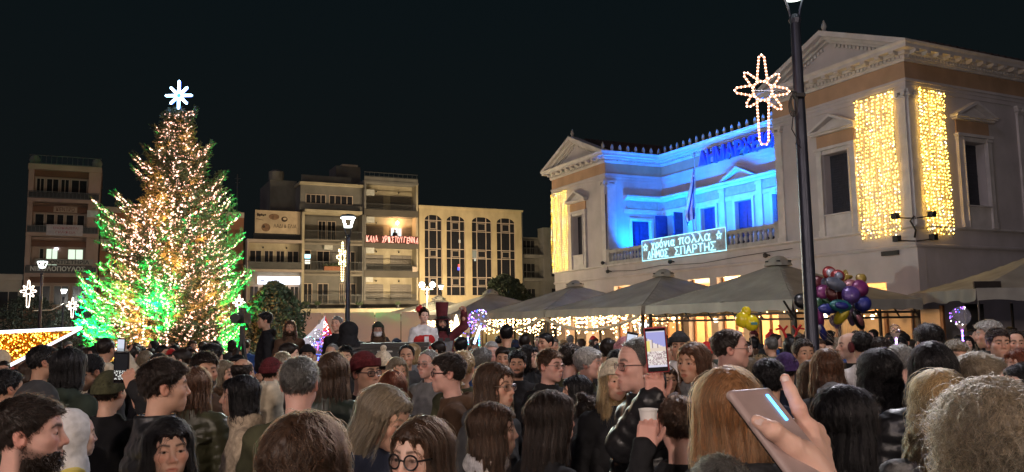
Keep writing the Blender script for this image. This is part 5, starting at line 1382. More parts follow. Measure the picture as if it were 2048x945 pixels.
def head_masks(V, q, eyes):
    x, y, z = np.abs(V[:, 0]), V[:, 1], V[:, 2]
    mk = np.zeros((len(V), 4), f4); mk[:, 3] = 1
    front = np.clip((-y - .055) / .02, 0, 1)
    mo_ = q.get('smile', 0.0); zc = -.0645 + mo_ * (x / .03) ** 2 * .006
    lip = np.clip(1.25 - np.sqrt((x / .0220) ** 2 + ((z - zc + .001) / .0095) ** 2), 0, .3) / .3 * (y < -.083)
    mk[:, 0] = lip * (1.0 if q.get('fem') else .55)
    bz = .0300 + .006 * np.clip((x - .014) / .03, 0, 1) - .010 * np.clip((x - .036) / .018, 0, 1)
    th = (.0048 if q.get('fem') else .0072) * (1 - .5 * np.clip((x - .03) / .02, 0, 1))
    brow = np.clip(1.4 - np.abs(z - bz) / th, 0, 1) * (x > .011) * (x < .053) * front
    st = 0
    if q.get('stubble'):
        st = np.clip((-.030 - z + .35 * np.clip(y + .02, -1, .05)) / .02, 0, 1) * np.clip((.03 - y) / .02, 0, 1) * np.clip((z + .135) / .02, 0, 1) * q['stubble']
        st = np.maximum(st, q['stubble'] * np.clip(1 - ((z + .047) / .010) ** 2, 0, 1) * (x < .03) * front) * (1 - lip)
    lash = np.clip(1.3 - np.abs(np.sqrt(((x - .0315) / .0140) ** 2 + ((z - .0046) / .0052) ** 2) - 1) / .28, 0, 1) * front * (.85 if q.get('fem') else .5) * (z > .002)
    brow = np.maximum(brow, lash) if eyes else brow
    mk[:, 1] = np.clip(np.maximum(brow * q.get('brow', .9), st), 0, 1)
    if not eyes:
        ey = np.clip(1.3 - np.sqrt(((x - .0315) / .0150) ** 2 + ((z - .0055) / .0070) ** 2), 0, .5) / .5 * front
        mk[:, 1] = np.maximum(mk[:, 1], ey * .9)
    mk[:, 2] = np.clip(np.exp(-((x - .042) / .02) ** 2 - ((z + .018) / .022) ** 2) * front * .8 + np.exp(-(x / .014) ** 2 - ((z + .026) / .014) ** 2) * front * .8 + (x > .072) * (np.abs(y - .012) < .03) * (np.abs(z) < .04) * .7, 0, 1)
    return mk
def skin_mat(key, skin, hair):
    nm = 'skin_' + key
    if nm in _mats: return _mats[nm]
    m = mat(nm, skin, .52, var=.05, vs=25, bump=.06, bs=120, sub=.12, spec=.4)
    nt = m.node_tree; b = nt.nodes['Principled BSDF']
    at_ = nt.nodes.new('ShaderNodeAttribute'); at_.attribute_name = 'mk'
    sp_ = nt.nodes.new('ShaderNodeSeparateColor'); nt.links.new(at_.outputs['Color'], sp_.inputs[0])
    src = b.inputs['Base Color'].links[0].from_socket
    for ch, c_ in (('Blue', (skin[0] * .98, skin[1] * .70, skin[2] * .66)), ('Red', (skin[0] * .80, skin[1] * .52, skin[2] * .52)), ('Green', tuple(v * .9 for v in hair))):
        mx = nt.nodes.new('ShaderNodeMix'); mx.data_type = 'RGBA'
        nt.links.new(sp_.outputs[ch], mx.inputs[0]); nt.links.new(src, mx.inputs[6]); mx.inputs[7].default_value = (*c_, 1); src = mx.outputs[2]
    nt.links.new(src, b.inputs['Base Color'])
    return m
SKINS = {'light': (.58, .345, .25), 'pale': (.66, .44, .35), 'tan': (.47, .265, .175), 'olive': (.50, .30, .20), 'pink': (.62, .36, .295)}
HAIRS = {'black': (.009, .008, .009), 'dark': (.020, .013, .010), 'brown': (.055, .030, .018), 'chestnut': (.085, .038, .020), 'auburn': (.14, .035, .016), 'strawberry': (.26, .125, .055), 'blond': (.36, .24, .115), 'ash': (.22, .175, .12), 'grey': (.20, .195, .185), 'silver': (.40, .39, .37), 'saltpepper': (.105, .10, .092)}

def hair_mat(c):
    nm = 'hair_' + c
    if nm in _mats: return _mats[nm]
    col = HAIRS[c]
    m = mat(nm, col, .46, var=0, spec=.28)
    nt = m.node_tree; b = nt.nodes['Principled BSDF']
    b.inputs['Anisotropic'].default_value = .3
    tc = nt.nodes.new('ShaderNodeTexCoord'); mp = nt.nodes.new('ShaderNodeMapping'); mp.inputs['Scale'].default_value = (1, 1, .10)
    nt.links.new(tc.outputs['Object'], mp.inputs['Vector'])
    n = nt.nodes.new('ShaderNodeTexNoise'); n.inputs['Scale'].default_value = 130; n.inputs['Detail'].default_value = 3
    nt.links.new(mp.outputs['Vector'], n.inputs['Vector'])
    at_ = nt.nodes.new('ShaderNodeAttribute'); at_.attribute_name = 'cv'
    mu = nt.nodes.new('ShaderNodeMath'); mu.operation = 'MULTIPLY'
    rm = nt.nodes.new('ShaderNodeMapRange'); rm.inputs['From Min'].default_value = .3; rm.inputs['From Max'].default_value = .7; rm.inputs['To Min'].default_value = .45; rm.inputs['To Max'].default_value = 1.5
    nt.links.new(n.outputs['Fac'], rm.inputs['Value'])
    nt.links.new(rm.outputs['Result'], mu.inputs[0]); nt.links.new(at_.outputs['Fac'], mu.inputs[1])
    mx = nt.nodes.new('ShaderNodeVectorMath'); mx.operation = 'SCALE'; mx.inputs[0].default_value = col
    nt.links.new(mu.outputs[0], mx.inputs['Scale']); nt.links.new(mx.outputs['Vector'], b.inputs['Base Color'])
    bp = nt.nodes.new('ShaderNodeBump'); bp.inputs['Strength'].default_value = .6; bp.inputs['Distance'].default_value = .003
    nt.links.new(n.outputs['Fac'], bp.inputs['Height']); nt.links.new(bp.outputs['Normal'], b.inputs['Normal'])
    return m

def strand_mat(c):
    nm = 'strand_' + c
    if nm in _mats: return _mats[nm]
    m = bpy.data.materials.new(nm); m.use_nodes = True; nt = m.node_tree; nt.nodes.clear()
    o = nt.nodes.new('ShaderNodeOutputMaterial'); b = nt.nodes.new('ShaderNodeBsdfHairPrincipled')
    try: b.parametrization = 'COLOR'
    except Exception: pass
    hi = nt.nodes.new('ShaderNodeHairInfo'); rm = nt.nodes.new('ShaderNodeMapRange'); rm.inputs['To Min'].default_value = .55; rm.inputs['To Max'].default_value = 1.7
    nt.links.new(hi.outputs['Random'], rm.inputs['Value'])
    mx = nt.nodes.new('ShaderNodeVectorMath'); mx.operation = 'SCALE'; mx.inputs[0].default_value = tuple(min(.8, v * .80 + .001) for v in HAIRS[c])
    nt.links.new(rm.outputs['Result'], mx.inputs['Scale']); nt.links.new(mx.outputs['Vector'], b.inputs['Color'])
    b.inputs['IOR'].default_value = 1.32; b.inputs['Roughness'].default_value = .38; b.inputs['Radial Roughness'].default_value = .55
    nt.links.new(b.outputs[0], o.inputs['Surface']); _mats[nm] = m
    return m

def skull(P, t=0.0): return smin(ell(P, (0, .016, .034), (.077 + t, .096 + t, .090 + t)), ell(P, (0, -.055, .060), (.052 + t, .036 + t, .038 + t)), .02)
def interp_(v, xs, ys): return np.interp(v, xs, ys).astype(f4)
HL = {'norm': ([-.13, -.085, -.065, -.045, -.02, .02, .05, .085, .12], [.074, .069, .050, .018, -.016, -.024, -.062, -.078, -.080]),
      'high': ([-.13, -.075, -.055, -.03, -.01, .02, .05, .085, .12], [.112, .106, .088, .030, -.002, -.015, -.060, -.075, -.078]),
      'bald': ([-.13, -.02, 0, .02, .05, .085, .12], [.30, .10, .0, -.015, -.060, -.075, -.078]),
      'low': ([-.13, -.09, -.07, -.05, -.02, .02, .05, .085, .12], [.072, .066, .046, .018, -.030, -.045, -.075, -.085, -.088])}
def hair_sdf(style):
    st = style.split('-'); kind = st[0]; opt = set(st[1:])
    def shell(P, t0, t1, hl='norm', nz=.0035, ns=70.0):
        zz = P[2]
        t = t0 + (t1 - t0) * np.clip((zz - .02) / .07, 0, 1)
        d = skull(P) - t + nz * hnoise(P, ns, 1.7)
        zl = interp_(P[1], *HL[hl]) + .005 * np.sin(P[0] * 95 + 1.3) * np.sin(P[0] * 41) + .004 * hnoise(P, 130, .5) - .010 * np.clip(1 - np.abs(np.abs(P[0]) - .055) / .02, 0, 1) * -1 * (P[1] < -.03)
        d = smax(d, zl - zz, .012)
        if hl == 'bald': d = smax(d, skull(P) * 0 + (zz - .075), .02)
        return d
    def column(P, zb, rx, ry, cy, front, face=True, wav=0.0, thin=.0, part=0):
        z = P[2]
        zs = [zb - .02, zb + .06, -.20, -.10, -.02, .05, .10, .135]
        RX = interp_(z, zs, [rx * .72, rx * .98, rx * 1.02, rx, .094, .088, .066, .02])
        RY = interp_(z, zs, [ry * .6, ry * .9, ry, ry, .100, .106, .088, .03])
        cyv = interp_(z, zs, [cy + .01, cy + .01, cy + .005, cy, .012, .016, .016, .016])
        a = np.arctan2(P[1] - cyv, P[0])
        w = wav * (np.sin(z * 46 + a * 3) + .6 * np.sin(z * 81 - a * 5)) + .004 * np.sin(a * 17 + np.sin(z * 14) * 1.5) + .0028 * np.sin(a * 33 + z * 20)
        d = (np.sqrt((P[0] / RX) ** 2 + ((P[1] - cyv) / RY) ** 2) - 1) * np.minimum(RX, RY) + w
        d = smax(d, zb + .02 * np.sin(a * 5) - z, .02); d = smax(d, z - .078, .03)
        X = np.abs(P[0])
        fl = interp_(z, [-.5, -.16, -.10, .02, .045, .064], [front, front, -.02, -.035, -.062, -.12])
        fw = interp_(z, [-.5, -.14, -.06, .01, .040, .060], [.20, .085, .066, .062, .046, .0])
        d = smax(d, -smax(P[1] - fl, X - fw, .02), .012)
        # hollow for the neck so that shoulders carry it
        return d
    def fn(P):
        if kind == 'short':
            d = shell(P, .003, .020 if 'tall' in opt else .009, 'high' if 'high' in opt else 'norm', .0045)
            if 'quiff' in opt: d = smin(d, ell(P, (0, -.06, .115), (.055, .040, .026)) + .004 * hnoise(P, 90, .3), .02)
            return d
        if kind == 'fade': 
            d = shell(P, .0015, .020, 'norm', .004)
            return d
        if kind == 'buzz': return shell(P, .003, .004, 'norm', .0006, 140)
        if kind == 'bald': return shell(P, .006, .006, 'bald', .003)
        if kind == 'thin': return shell(P, .005, .006, 'high', .003)
        if kind == 'fringe': 
            d = shell(P, .010, .016, 'low', .004)
            return smin(d, ell(P, (0, -.055, .070), (.062, .045, .030)) + .003 * hnoise(P, 90, .3), .02)
        if kind == 'bob': return smin(shell(P, .010, .014), column(P, -.145, .100, .095, .016, -.02), .02)
        if kind == 'long': return smin(shell(P, .010, .013), column(P, -.36, .108, .088, .035, .015), .02)
        if kind == 'longf': return smin(shell(P, .010, .013), column(P, -.34, .112, .10, .016, -.045), .02)
        if kind == 'wavy': return smin(shell(P, .012, .018), column(P, -.34, .120, .098, .03, .01, wav=.0065), .02)
        if kind == 'curly':
            d = smin(shell(P, .020, .026, nz=.008, ns=95), column(P, -.30, .135, .115, .025, .0, wav=.009), .02)
            return d + .007 * hnoise(P, 120, 2.2)
        if kind == 'fluffy':
            d = smin(skull(P, .045) , column(P, -.24, .145, .135, .02, -.01, wav=.008), .05)
            d = d + .010 * hnoise(P, 60, .8) + .005 * hnoise(P, 140, 2.)
            return smax(d, -smax(P[1] + .055, np.abs(P[0]) - .06, .03), .02)
        if kind == 'pony':
            d = shell(P, .007, .008, 'norm', .002)
            d = smin(d, ell(P, (0, .118, .055), (.024, .026, .022)), .02)
            return smin(d, smin(cap(P, (0, .125, .05), (0, .150, -.06), .022, .030), cap(P, (0, .150, -.06), (.01, .135, -.23), .030, .010), .02) + .003 * np.sin(P[0] * 300) , .01)
        if kind == 'bun':
            d = shell(P, .007, .008, 'norm', .002)
            return smin(d, ell(P, (0, .075, .125), (.040, .038, .034)) + .004 * hnoise(P, 110, 1.), .01)
        if kind == 'braid':
            d = shell(P, .008, .012)
            for k in range(9): d = smin(d, ell(P, (.012 * (-1) ** k, .112 + .004 * k, -.02 - .032 * k), (.027 - .001 * k, .024, .024)), .006)
            return d
    b = {'long': (-.15, .15, -.40), 'longf': (-.15, .15, -.38), 'wavy': (-.17, .17, -.38), 'curly': (-.19, .19, -.35), 'fluffy': (-.20, .21, -.30), 'bob': (-.14, .15, -.19), 'braid': (-.12, .18, -.34), 'pony': (-.12, .20, -.28)}.get(kind, (-.12, .15, -.12))
    hx = max(.12, -b[0] if kind != 'bob' else .14)
    return fn, (-hx, -.15, b[2]), (hx, max(b[1], .15), .19 if kind in ('bun', 'fluffy') else .165)
_hair = {}
def hair_mesh(style, fine, seed=0):
    """fine: 2 near (strands), 1 middle, 0 far"""
    key = (style, fine, seed)
    if key in _hair: return _hair[key]
    fn, lo, hi = hair_sdf(style)
    kind = style.split('-')[0]; opt_ = style.split('-')[1:]
    h = (.0085, .0062, .0048)[fine]
    V, F = mesh_sdf(fn, lo, hi, h)
    F = np.concatenate([F[:, [0, 1, 2]], F[:, [0, 2, 3]]])
    cv = np.full(len(V), .7, f4)
    nst = {2: 5600, 1: 2200, 0: 0}[fine]
    crv = None
    if kind in ('buzz', 'bald', 'thin'): nst = nst // 2
    if kind in ('fluffy',): nst = int(nst * 2.2)
    if nst:
        rg = np.random.default_rng(seed + 5)
        longish = kind in ('long', 'longf', 'wavy', 'curly', 'fluffy', 'bob')
        frizz = kind in ('curly', 'fluffy', 'wavy')
        K = 10 if longish else 6
        L = np.full(nst, .20 if longish else .030) * rg.uniform(.6, 1.3, nst)
        if kind == 'buzz': L *= .3
        if kind == 'fade': L *= np.clip(.3 + (V[:, 2].mean() * 0 + 1), .3, 1)
        p = V[rg.integers(0, len(V), nst)].astype(np.float64) + rg.normal(0, .003, (nst, 3))
        lock = np.stack([np.sin(p[:, 0] * 90 + 1) + np.sin(p[:, 2] * 70), np.sin(p[:, 1] * 80 + 2) + np.cos(p[:, 0] * 60), np.cos(p[:, 2] * 75) + np.sin(p[:, 1] * 66)], 1) * .5
        jit = rg.normal(0, 1, (nst, 3)) * (.22 if frizz else .13) + lock * (.25 if frizz else .14 if longish else .40)
        off = np.abs(rg.normal(0, 1, nst)) * ((.0042 if kind == 'fluffy' else .0050) if frizz else .0019) + .0004
        fly = rg.random(nst) < (.02 if kind == 'fluffy' else .05); off[fly] += rg.uniform(.004, .016, fly.sum())
        lift = rg.uniform(.02, .28, nst) if not longish else np.zeros(nst)
        S = lambda q: fn([q[:, 0], q[:, 1], q[:, 2]])
        paths = []
        crown = np.array([.012, .060, .125])
        side = np.sign(p[:, 0] - .008)
        for k in range(K):
            e = .002; s0 = S(p)
            g = np.stack([S(p + np.array(dv)) - s0 for dv in ((e, 0, 0), (0, e, 0), (0, 0, e))], 1) / e
            g /= np.linalg.norm(g, axis=1)[:, None] + 1e-6
            tgt = off * min(1, .25 + k * .2) + lift * L * k / K
            p = p - g * np.clip(s0 - tgt, -.012, .012)[:, None]
            paths.append(p.copy())
            r_ = p - crown; r_ /= np.linalg.norm(r_, axis=1)[:, None] + 1e-6
            if longish:
                v = np.array([0, 0, -1.0]) + np.stack([side * .9, .25 * np.ones(nst), np.zeros(nst)], 1) * np.clip((p[:, 2:3] - .04) / .06, 0, 1)
                if frizz: v = v + .8 * np.stack([np.sin(p[:, 2] * 60 + lock[:, 0] * 5), np.cos(p[:, 2] * 55 + lock[:, 1] * 5), np.zeros(nst)], 1)
            else:
                v = r_ + np.array([.25 * (1 if 'quiff' not in opt_ else 0), -.25, -.12])
            v = v + jit; v -= g * (v * g).sum(1)[:, None]; v /= np.linalg.norm(v, axis=1)[:, None] + 1e-6
            p = p + v * (L / K)[:, None]
        PA = np.stack(paths, 1)
        crv = bpy.data.hair_curves.new('strands'); crv.add_curves([K] * nst)
        crv.attributes['position'].data.foreach_set('vector', PA.astype(f4).ravel())
        ra = crv.attributes.get('radius') or crv.attributes.new('radius', 'FLOAT', 'POINT')
        rad = (.00065 if fine == 2 else .0011) * (1.25 if frizz else 1.0) * np.linspace(1, .35, K)[None, :] * np.ones((nst, 1))
        ra.data.foreach_set('value', rad.astype(f4).ravel())
        crv.materials.append(M_HAIR0)
    at_ = np.stack([cv, cv, cv, np.ones_like(cv)], 1)
    me = np_mesh('hair', V, F, M_HAIR0, True, {'cv': at_})
    _hair[key] = (me, crv)
    return me, crv
M_HAIR0 = hair_mat('dark')

# hats in the same head frame
def hat_sdf(kind):
    if kind == 'beanie':
        def fn(P):
            zc = .036 - .30 * np.clip(P[1] + .02, -.06, .10)
            d = smax(ell(P, (0, .010, .036), (.089, .116, .112)) + .0016 * np.sin(np.arctan2(P[1], P[0]) * 40), (zc - .008) - P[2], .008)
            r = np.sqrt((P[0] / .092) ** 2 + ((P[1] - .010) / .116) ** 2)
            band = np.maximum(np.abs((r - 1) * .10 + .22 * np.clip(P[2] - zc - .03, 0, .1)) - .009, np.abs(P[2] - zc - .022) - .026) + .0014 * np.sin(np.arctan2(P[1], P[0]) * 46)
            return smin(d, band, .006)
        return fn, (-.125, -.14, -.03), (.125, .16, .175)
    if kind == 'pombeanie':
        f0, lo, hi = hat_sdf('beanie')
        def fn(P): return smin(f0(P), ell(P, (0, .03, .170), (.032, .032, .03)) + .004 * hnoise(P, 160), .006)
        return fn, lo, (hi[0], hi[1], .215)
    if kind == 'cap':
        def fn(P):
            d = smax(ell(P, (0, .016, .040), (.086, .106, .098)), .034 - P[2], .006)
            br = smax(np.abs(P[2] - .040 + 1.3 * (P[0] ** 2) * 4 + (P[1] + .09) * -.12) - .004, np.sqrt((P[0] / .075) ** 2 + ((P[1] + .075) / .095) ** 2) * .08 - .08, .004)
            br = smax(br, P[1] + .06, .01)
            return smin(d, br, .006)
        return fn, (-.11, -.19, .0), (.11, .14, .15)
    if kind == 'hood':
        def fn(P):
            d = smin(ell(P, (0, .035, .025), (.118, .125, .135)), cap(P, (0, .05, -.05), (0, .05, -.19), .105, .135), .04)
            hole = ell(P, (0, -.115, -.01), (.078, .10, .118))
            return smax(d, -hole, .015) + .003 * hnoise(P, 40, 3.)
        return fn, (-.17, -.14, -.30), (.17, .20, .18)
    if kind == 'plush':
        def fn(P):
            d = smin(ell(P, (0, .03, .035), (.120, .125, .130)), cap(P, (0, .05, -.05), (0, .05, -.16), .10, .12), .04)
            d = smin(d, ell((np.abs(P[0]), P[1], P[2]), (.085, .03, .135), (.040, .025, .04)), .01)
            return smax(d, -ell(P, (0, -.115, -.02), (.07, .09, .10)), .015)
        return fn, (-.17, -.14, -.26), (.17, .18, .21)
    if kind == 'santa':
        def fn(P):
            d = smax(ell(P, (0, .020, .050), (.088, .106, .105)), .045 - P[2], .008)
            d = smin(d, cap(P, (0, .03, .13), (.09, .09, .12), .05, .02), .03)
            return d
        return fn, (-.12, -.12, .03), (.15, .16, .21)
    if kind == 'tophat':
        def fn(P):
            r = np.sqrt(P[0] ** 2 + (P[1] - .015) ** 2)
            crown = np.maximum(r - (.088 + (P[2] - .08) * .10), np.maximum(.05 - P[2], P[2] - .36))
            return smin(crown, np.maximum(r - .155, np.abs(P[2] - .062) - .007), .006)
        return fn, (-.17, -.16, .03), (.17, .19, .38)
_hats = {}
def hat_mesh(kind, fine):
    if (kind, fine) not in _hats:
        fn, lo, hi = hat_sdf(kind); V, F = mesh_sdf(fn, lo, hi, .0055 if fine else .0085)
        _hats[(kind, fine)] = np_mesh('hat', V, F, M_HAIR0, True)
    return _hats[(kind, fine)]
def beard_mesh(fine, full):
    k = ('beard', fine, full)
    if k not in _hair:
        def fn(P):
            X = np.abs(P[0])
            d = head_sdf(P, {}) - .0025 - .007 * full * np.clip((-.05 - P[2]) / .06, 0, 1) + .0035 * hnoise(P, 190, 1.) + .002
            top = interp_(P[1], [-.12, -.09, -.06, -.03, 0, .03], [-.049, -.049, -.050, -.042, -.018, .005])
            d = smax(d, P[2] - top, .006); d = smax(d, P[1] - .012, .01); d = smax(d, -.135 - P[2], .01)
            d = smax(d, -ell(P, (0, -.105, -.0665), (.021, .02, .0085)), .004)
            return d
        V, F = mesh_sdf(fn, (-.085, -.13, -.145), (.085, .03, .02), .005 if fine else .008)
        cv = np.full((len(V), 4), .9, f4)
        crv = None
        if fine:
            rg = np.random.default_rng(3); n = 1600; K = 4
            p = V[rg.integers(0, len(V), n)].astype(np.float64) + rg.normal(0, .002, (n, 3))
            v = np.array([0, -.25, -.8]) + p * np.array([6, 3, 0]) + rg.normal(0, .30, (n, 3)); v /= np.linalg.norm(v, axis=1)[:, None]
            L = rg.uniform(.006, .016, n)[:, None, None]
            PA = p[:, None, :] + v[:, None, :] * L * np.linspace(0, 1, K)[None, :, None]
            crv = bpy.data.hair_curves.new('strands'); crv.add_curves([K] * n); crv.attributes['position'].data.foreach_set('vector', PA.astype(f4).ravel())
            ra = crv.attributes.get('radius') or crv.attributes.new('radius', 'FLOAT', 'POINT'); ra.data.foreach_set('value', np.full(n * K, .0006, f4)); crv.materials.append(M_HAIR0)
        _hair[k] = (np_mesh('beard', V, F, M_HAIR0, True, {'cv': cv}), crv)
    return _hair[k]
# ------------------------------------------------------------------ hands: wrist at the origin, fingers +y, palm -z, thumb +x
def hand_geo(curl=(.25, .3, .35, .4), spread=.06, thumb=(.6, .55, -.25), h=.0036, arm=.10):
    def fn(P):
        d = rbox(P, (0, .050, 0), (.040, .046, .0135), .0125)
        d = smin(d, ell(P, (.026, .032, -.008), (.020, .032, .014)), .012)
        d = smin(d, cap(P, (0, -arm, 0), (0, .012, 0), .031, .0255), .022)
        xs_ = (.0305, .0105, -.0095, -.0285); ln = (.071, .079, .073, .057); rr = (.0092, .0095, .0090, .0080)
        for i in range(4):
            p = np.array([xs_[i], .090 - .004 * abs(i - 1.2), .0]); a = 0.0
            sx_ = (1.5 - i) * spread
            for j, fr_ in enumerate((.47, .30, .23)):
                a += curl[i] * (1.0 if j == 0 else 1.25 if j == 1 else .8)
                q = p + ln[i] * fr_ * np.array([math.sin(sx_) * math.cos(a), math.cos(sx_) * math.cos(a), -math.sin(a)])
                d = smin(d, cap(P, p, q, rr[i] * (1 - .07 * j), rr[i] * (1 - .07 * (j + 1))), .005 if j else .008)
                p = q
        p = np.array([.030, .022, -.006]); t = np.array(thumb) / np.linalg.norm(thumb)
        q = p + t * .042; d = smin(d, cap(P, p, q, .0145, .0115), .012)
        t2 = t + np.array([-.12, .35, -.05]); t2 /= np.linalg.norm(t2); r_ = q + t2 * .032; d = smin(d, cap(P, q, r_, .0112, .0100), .006)
        t3 = t2 + np.array([-.10, .25, -.05]); t3 /= np.linalg.norm(t3); d = smin(d, cap(P, r_, r_ + t3 * .022, .0098, .0080), .005)
        return d
    return mesh_sdf(fn, (-.075, -arm - .03, -.12), (.125, .20, .05), h)
_hand = {}
def hand(kind):
    if kind not in _hand:
        _hand[kind] = {'relax': lambda: hand_geo(h=.0055), 'grip': lambda: hand_geo((.75, .8, .85, .9), .02, (.55, .6, -.65), h=.004),
                       'phone': lambda: hand_geo((.50, .62, .66, .70), .05, (.75, .55, -.50), h=.004)}[kind]()
    return _hand[kind]
def basis(y, z):
    """matrix with columns x, y, z from a finger direction and the back-of-hand direction"""
    y = np.array(y, float); y /= np.linalg.norm(y); z = np.array(z, float); z -= y * (z @ y); z /= np.linalg.norm(z)
    return np.stack([np.cross(y, z), y, z], 1)
def place(VF, o, B, mirror=False, s=1.0):
    V, F = VF; V = V * s
    if mirror: V = V * np.array([-1, 1, 1], f4); F = F[:, ::-1]
    return (V @ B.T.astype(f4) + np.array(o, f4)).astype(f4), F

# ------------------------------------------------------------------ bodies (frame: head centre at 0, 0, 0; sole at z = -1.602)
HC = 1.602
DOWN = {'L': ((.235, .045, -.585), (.225, -.035, -.80)), 'R': ((-.235, .045, -.585), (-.225, -.035, -.80))}
def arm_pts(pose, s_):
    sg = 1 if s_ == 'L' else -1
    return np.array([(sg * .165, .035, -.285), *pose.get(s_, DOWN[s_])], float)
def body_sdf(P, pose, fem):
    w = .93 if fem else 1.0
    d = ell(P, (0, .03, -.42), (.155 * w, .10, .19)); d = smin(d, ell(P, (0, .025, -.70), (.150, .105, .16)), .06)
    d = smin(d, cap(P, (0, .034, -.10), (0, .03, -.30), .050, .075), .04); d = smin(d, cap(P, (-.13, .035, -.275), (.13, .035, -.275), .055), .05)
    for s_ in 'LR':
        a, b, c = arm_pts(pose, s_); sg = 1 if s_ == 'L' else -1
        d = smin(d, cap(P, a, b, .050, .040), .025); d = smin(d, cap(P, b, c, .041, .029), .012)
        d = smin(d, cap(P, (sg * .085, .02, -.78), (sg * .095, .01, -1.13), .080, .055), .04); d = smin(d, cap(P, (sg * .095, .01, -1.13), (sg * .10, .035, -1.53), .054, .036), .015)
        d = smin(d, cap(P, (sg * .10, .045, -1.555), (sg * .125, -.12, -1.575), .036, .026), .02)
    return d
_body = {}
NECK = Vector((0, .03, -.17))
def head_rot(hyaw, pitch):
    return Matrix.Translation(NECK) @ Matrix.Rotation(R(hyaw), 4, 'Z') @ Matrix.Rotation(R(pitch), 4, 'X') @ Matrix.Translation(-NECK)
def body_mesh(q, fine, pose=None, hands=('relax', 'relax'), hand_axes=None, key=None, hr=(0, 0)):
    """fine 2/1/0; pose elbows and wrists; one mesh: head, trunk, limbs, hands with five fingers"""
    k = (tuple(sorted(q.items())), fine, key, hr)
    if k in _body: return _body[k]
    pose = pose or {}
    h = (.0085, .0060, .0042)[fine]
    V, F = mesh_sdf(lambda P: head_sdf(P, q), (-.098, -.135, -.215), (.098, .125, .135), h)
    mk = head_masks(V, q, fine > 0)
    if hr != (0, 0):
        M_ = np.array(head_rot(*hr)); V = (V @ M_[:3, :3].T + M_[:3, 3]).astype(f4)
    xs_ = [abs(float(v)) for s_ in 'LR' for v in arm_pts(pose, s_)[:, 0]]; ys_ = [float(v) for s_ in 'LR' for v in arm_pts(pose, s_)[:, 1]]; zt = max(float(v) for s_ in 'LR' for v in arm_pts(pose, s_)[:, 2])
    b, g = mesh_sdf(lambda P: body_sdf(P, pose, q.get('fem', 0)), (-max(xs_) - .09, min(-.22, min(ys_) - .1), -1.63), (max(xs_) + .09, max(.17, max(ys_) + .1), max(-.13, zt + .08)), .022)
    vs, fs, ms = [V, b], [F, g + len(V)], [mk, np.tile(np.array([[0, 0, 0, 1]], f4), (len(b), 1))]
    n = len(V) + len(b)
    for i, s_ in enumerate('LR'):
        a, e, w = arm_pts(pose, s_)
        if hand_axes and s_ in hand_axes: B = basis(*hand_axes[s_])
        else: B = basis(w - e, (1 if s_ == 'L' else -1, 0, .2))
        # thumb points along +x of the hand; a left hand hanging with its back outward has the thumb in front
        hv, hf = place(hand(hands[i]), w + B[:, 1] * .01, B, mirror=(np.dot(B[:, 0], (0, -1, .25)) < 0) if not (hand_axes and s_ in hand_axes) else hand_axes[s_ + 'm'] if hand_axes and s_ + 'm' in hand_axes else False)
        vs.append(hv); fs.append(hf + n); n += len(hv); m_ = np.zeros((len(hv), 4), f4); m_[:, 2] = .35; m_[:, 3] = 1; ms.append(m_)
    me = np_mesh('body', np.concatenate(vs), np.concatenate(fs), M_HAIR0, True, {'mk': np.concatenate(ms)})
    _body[k] = me
    return me
_cloth = {}
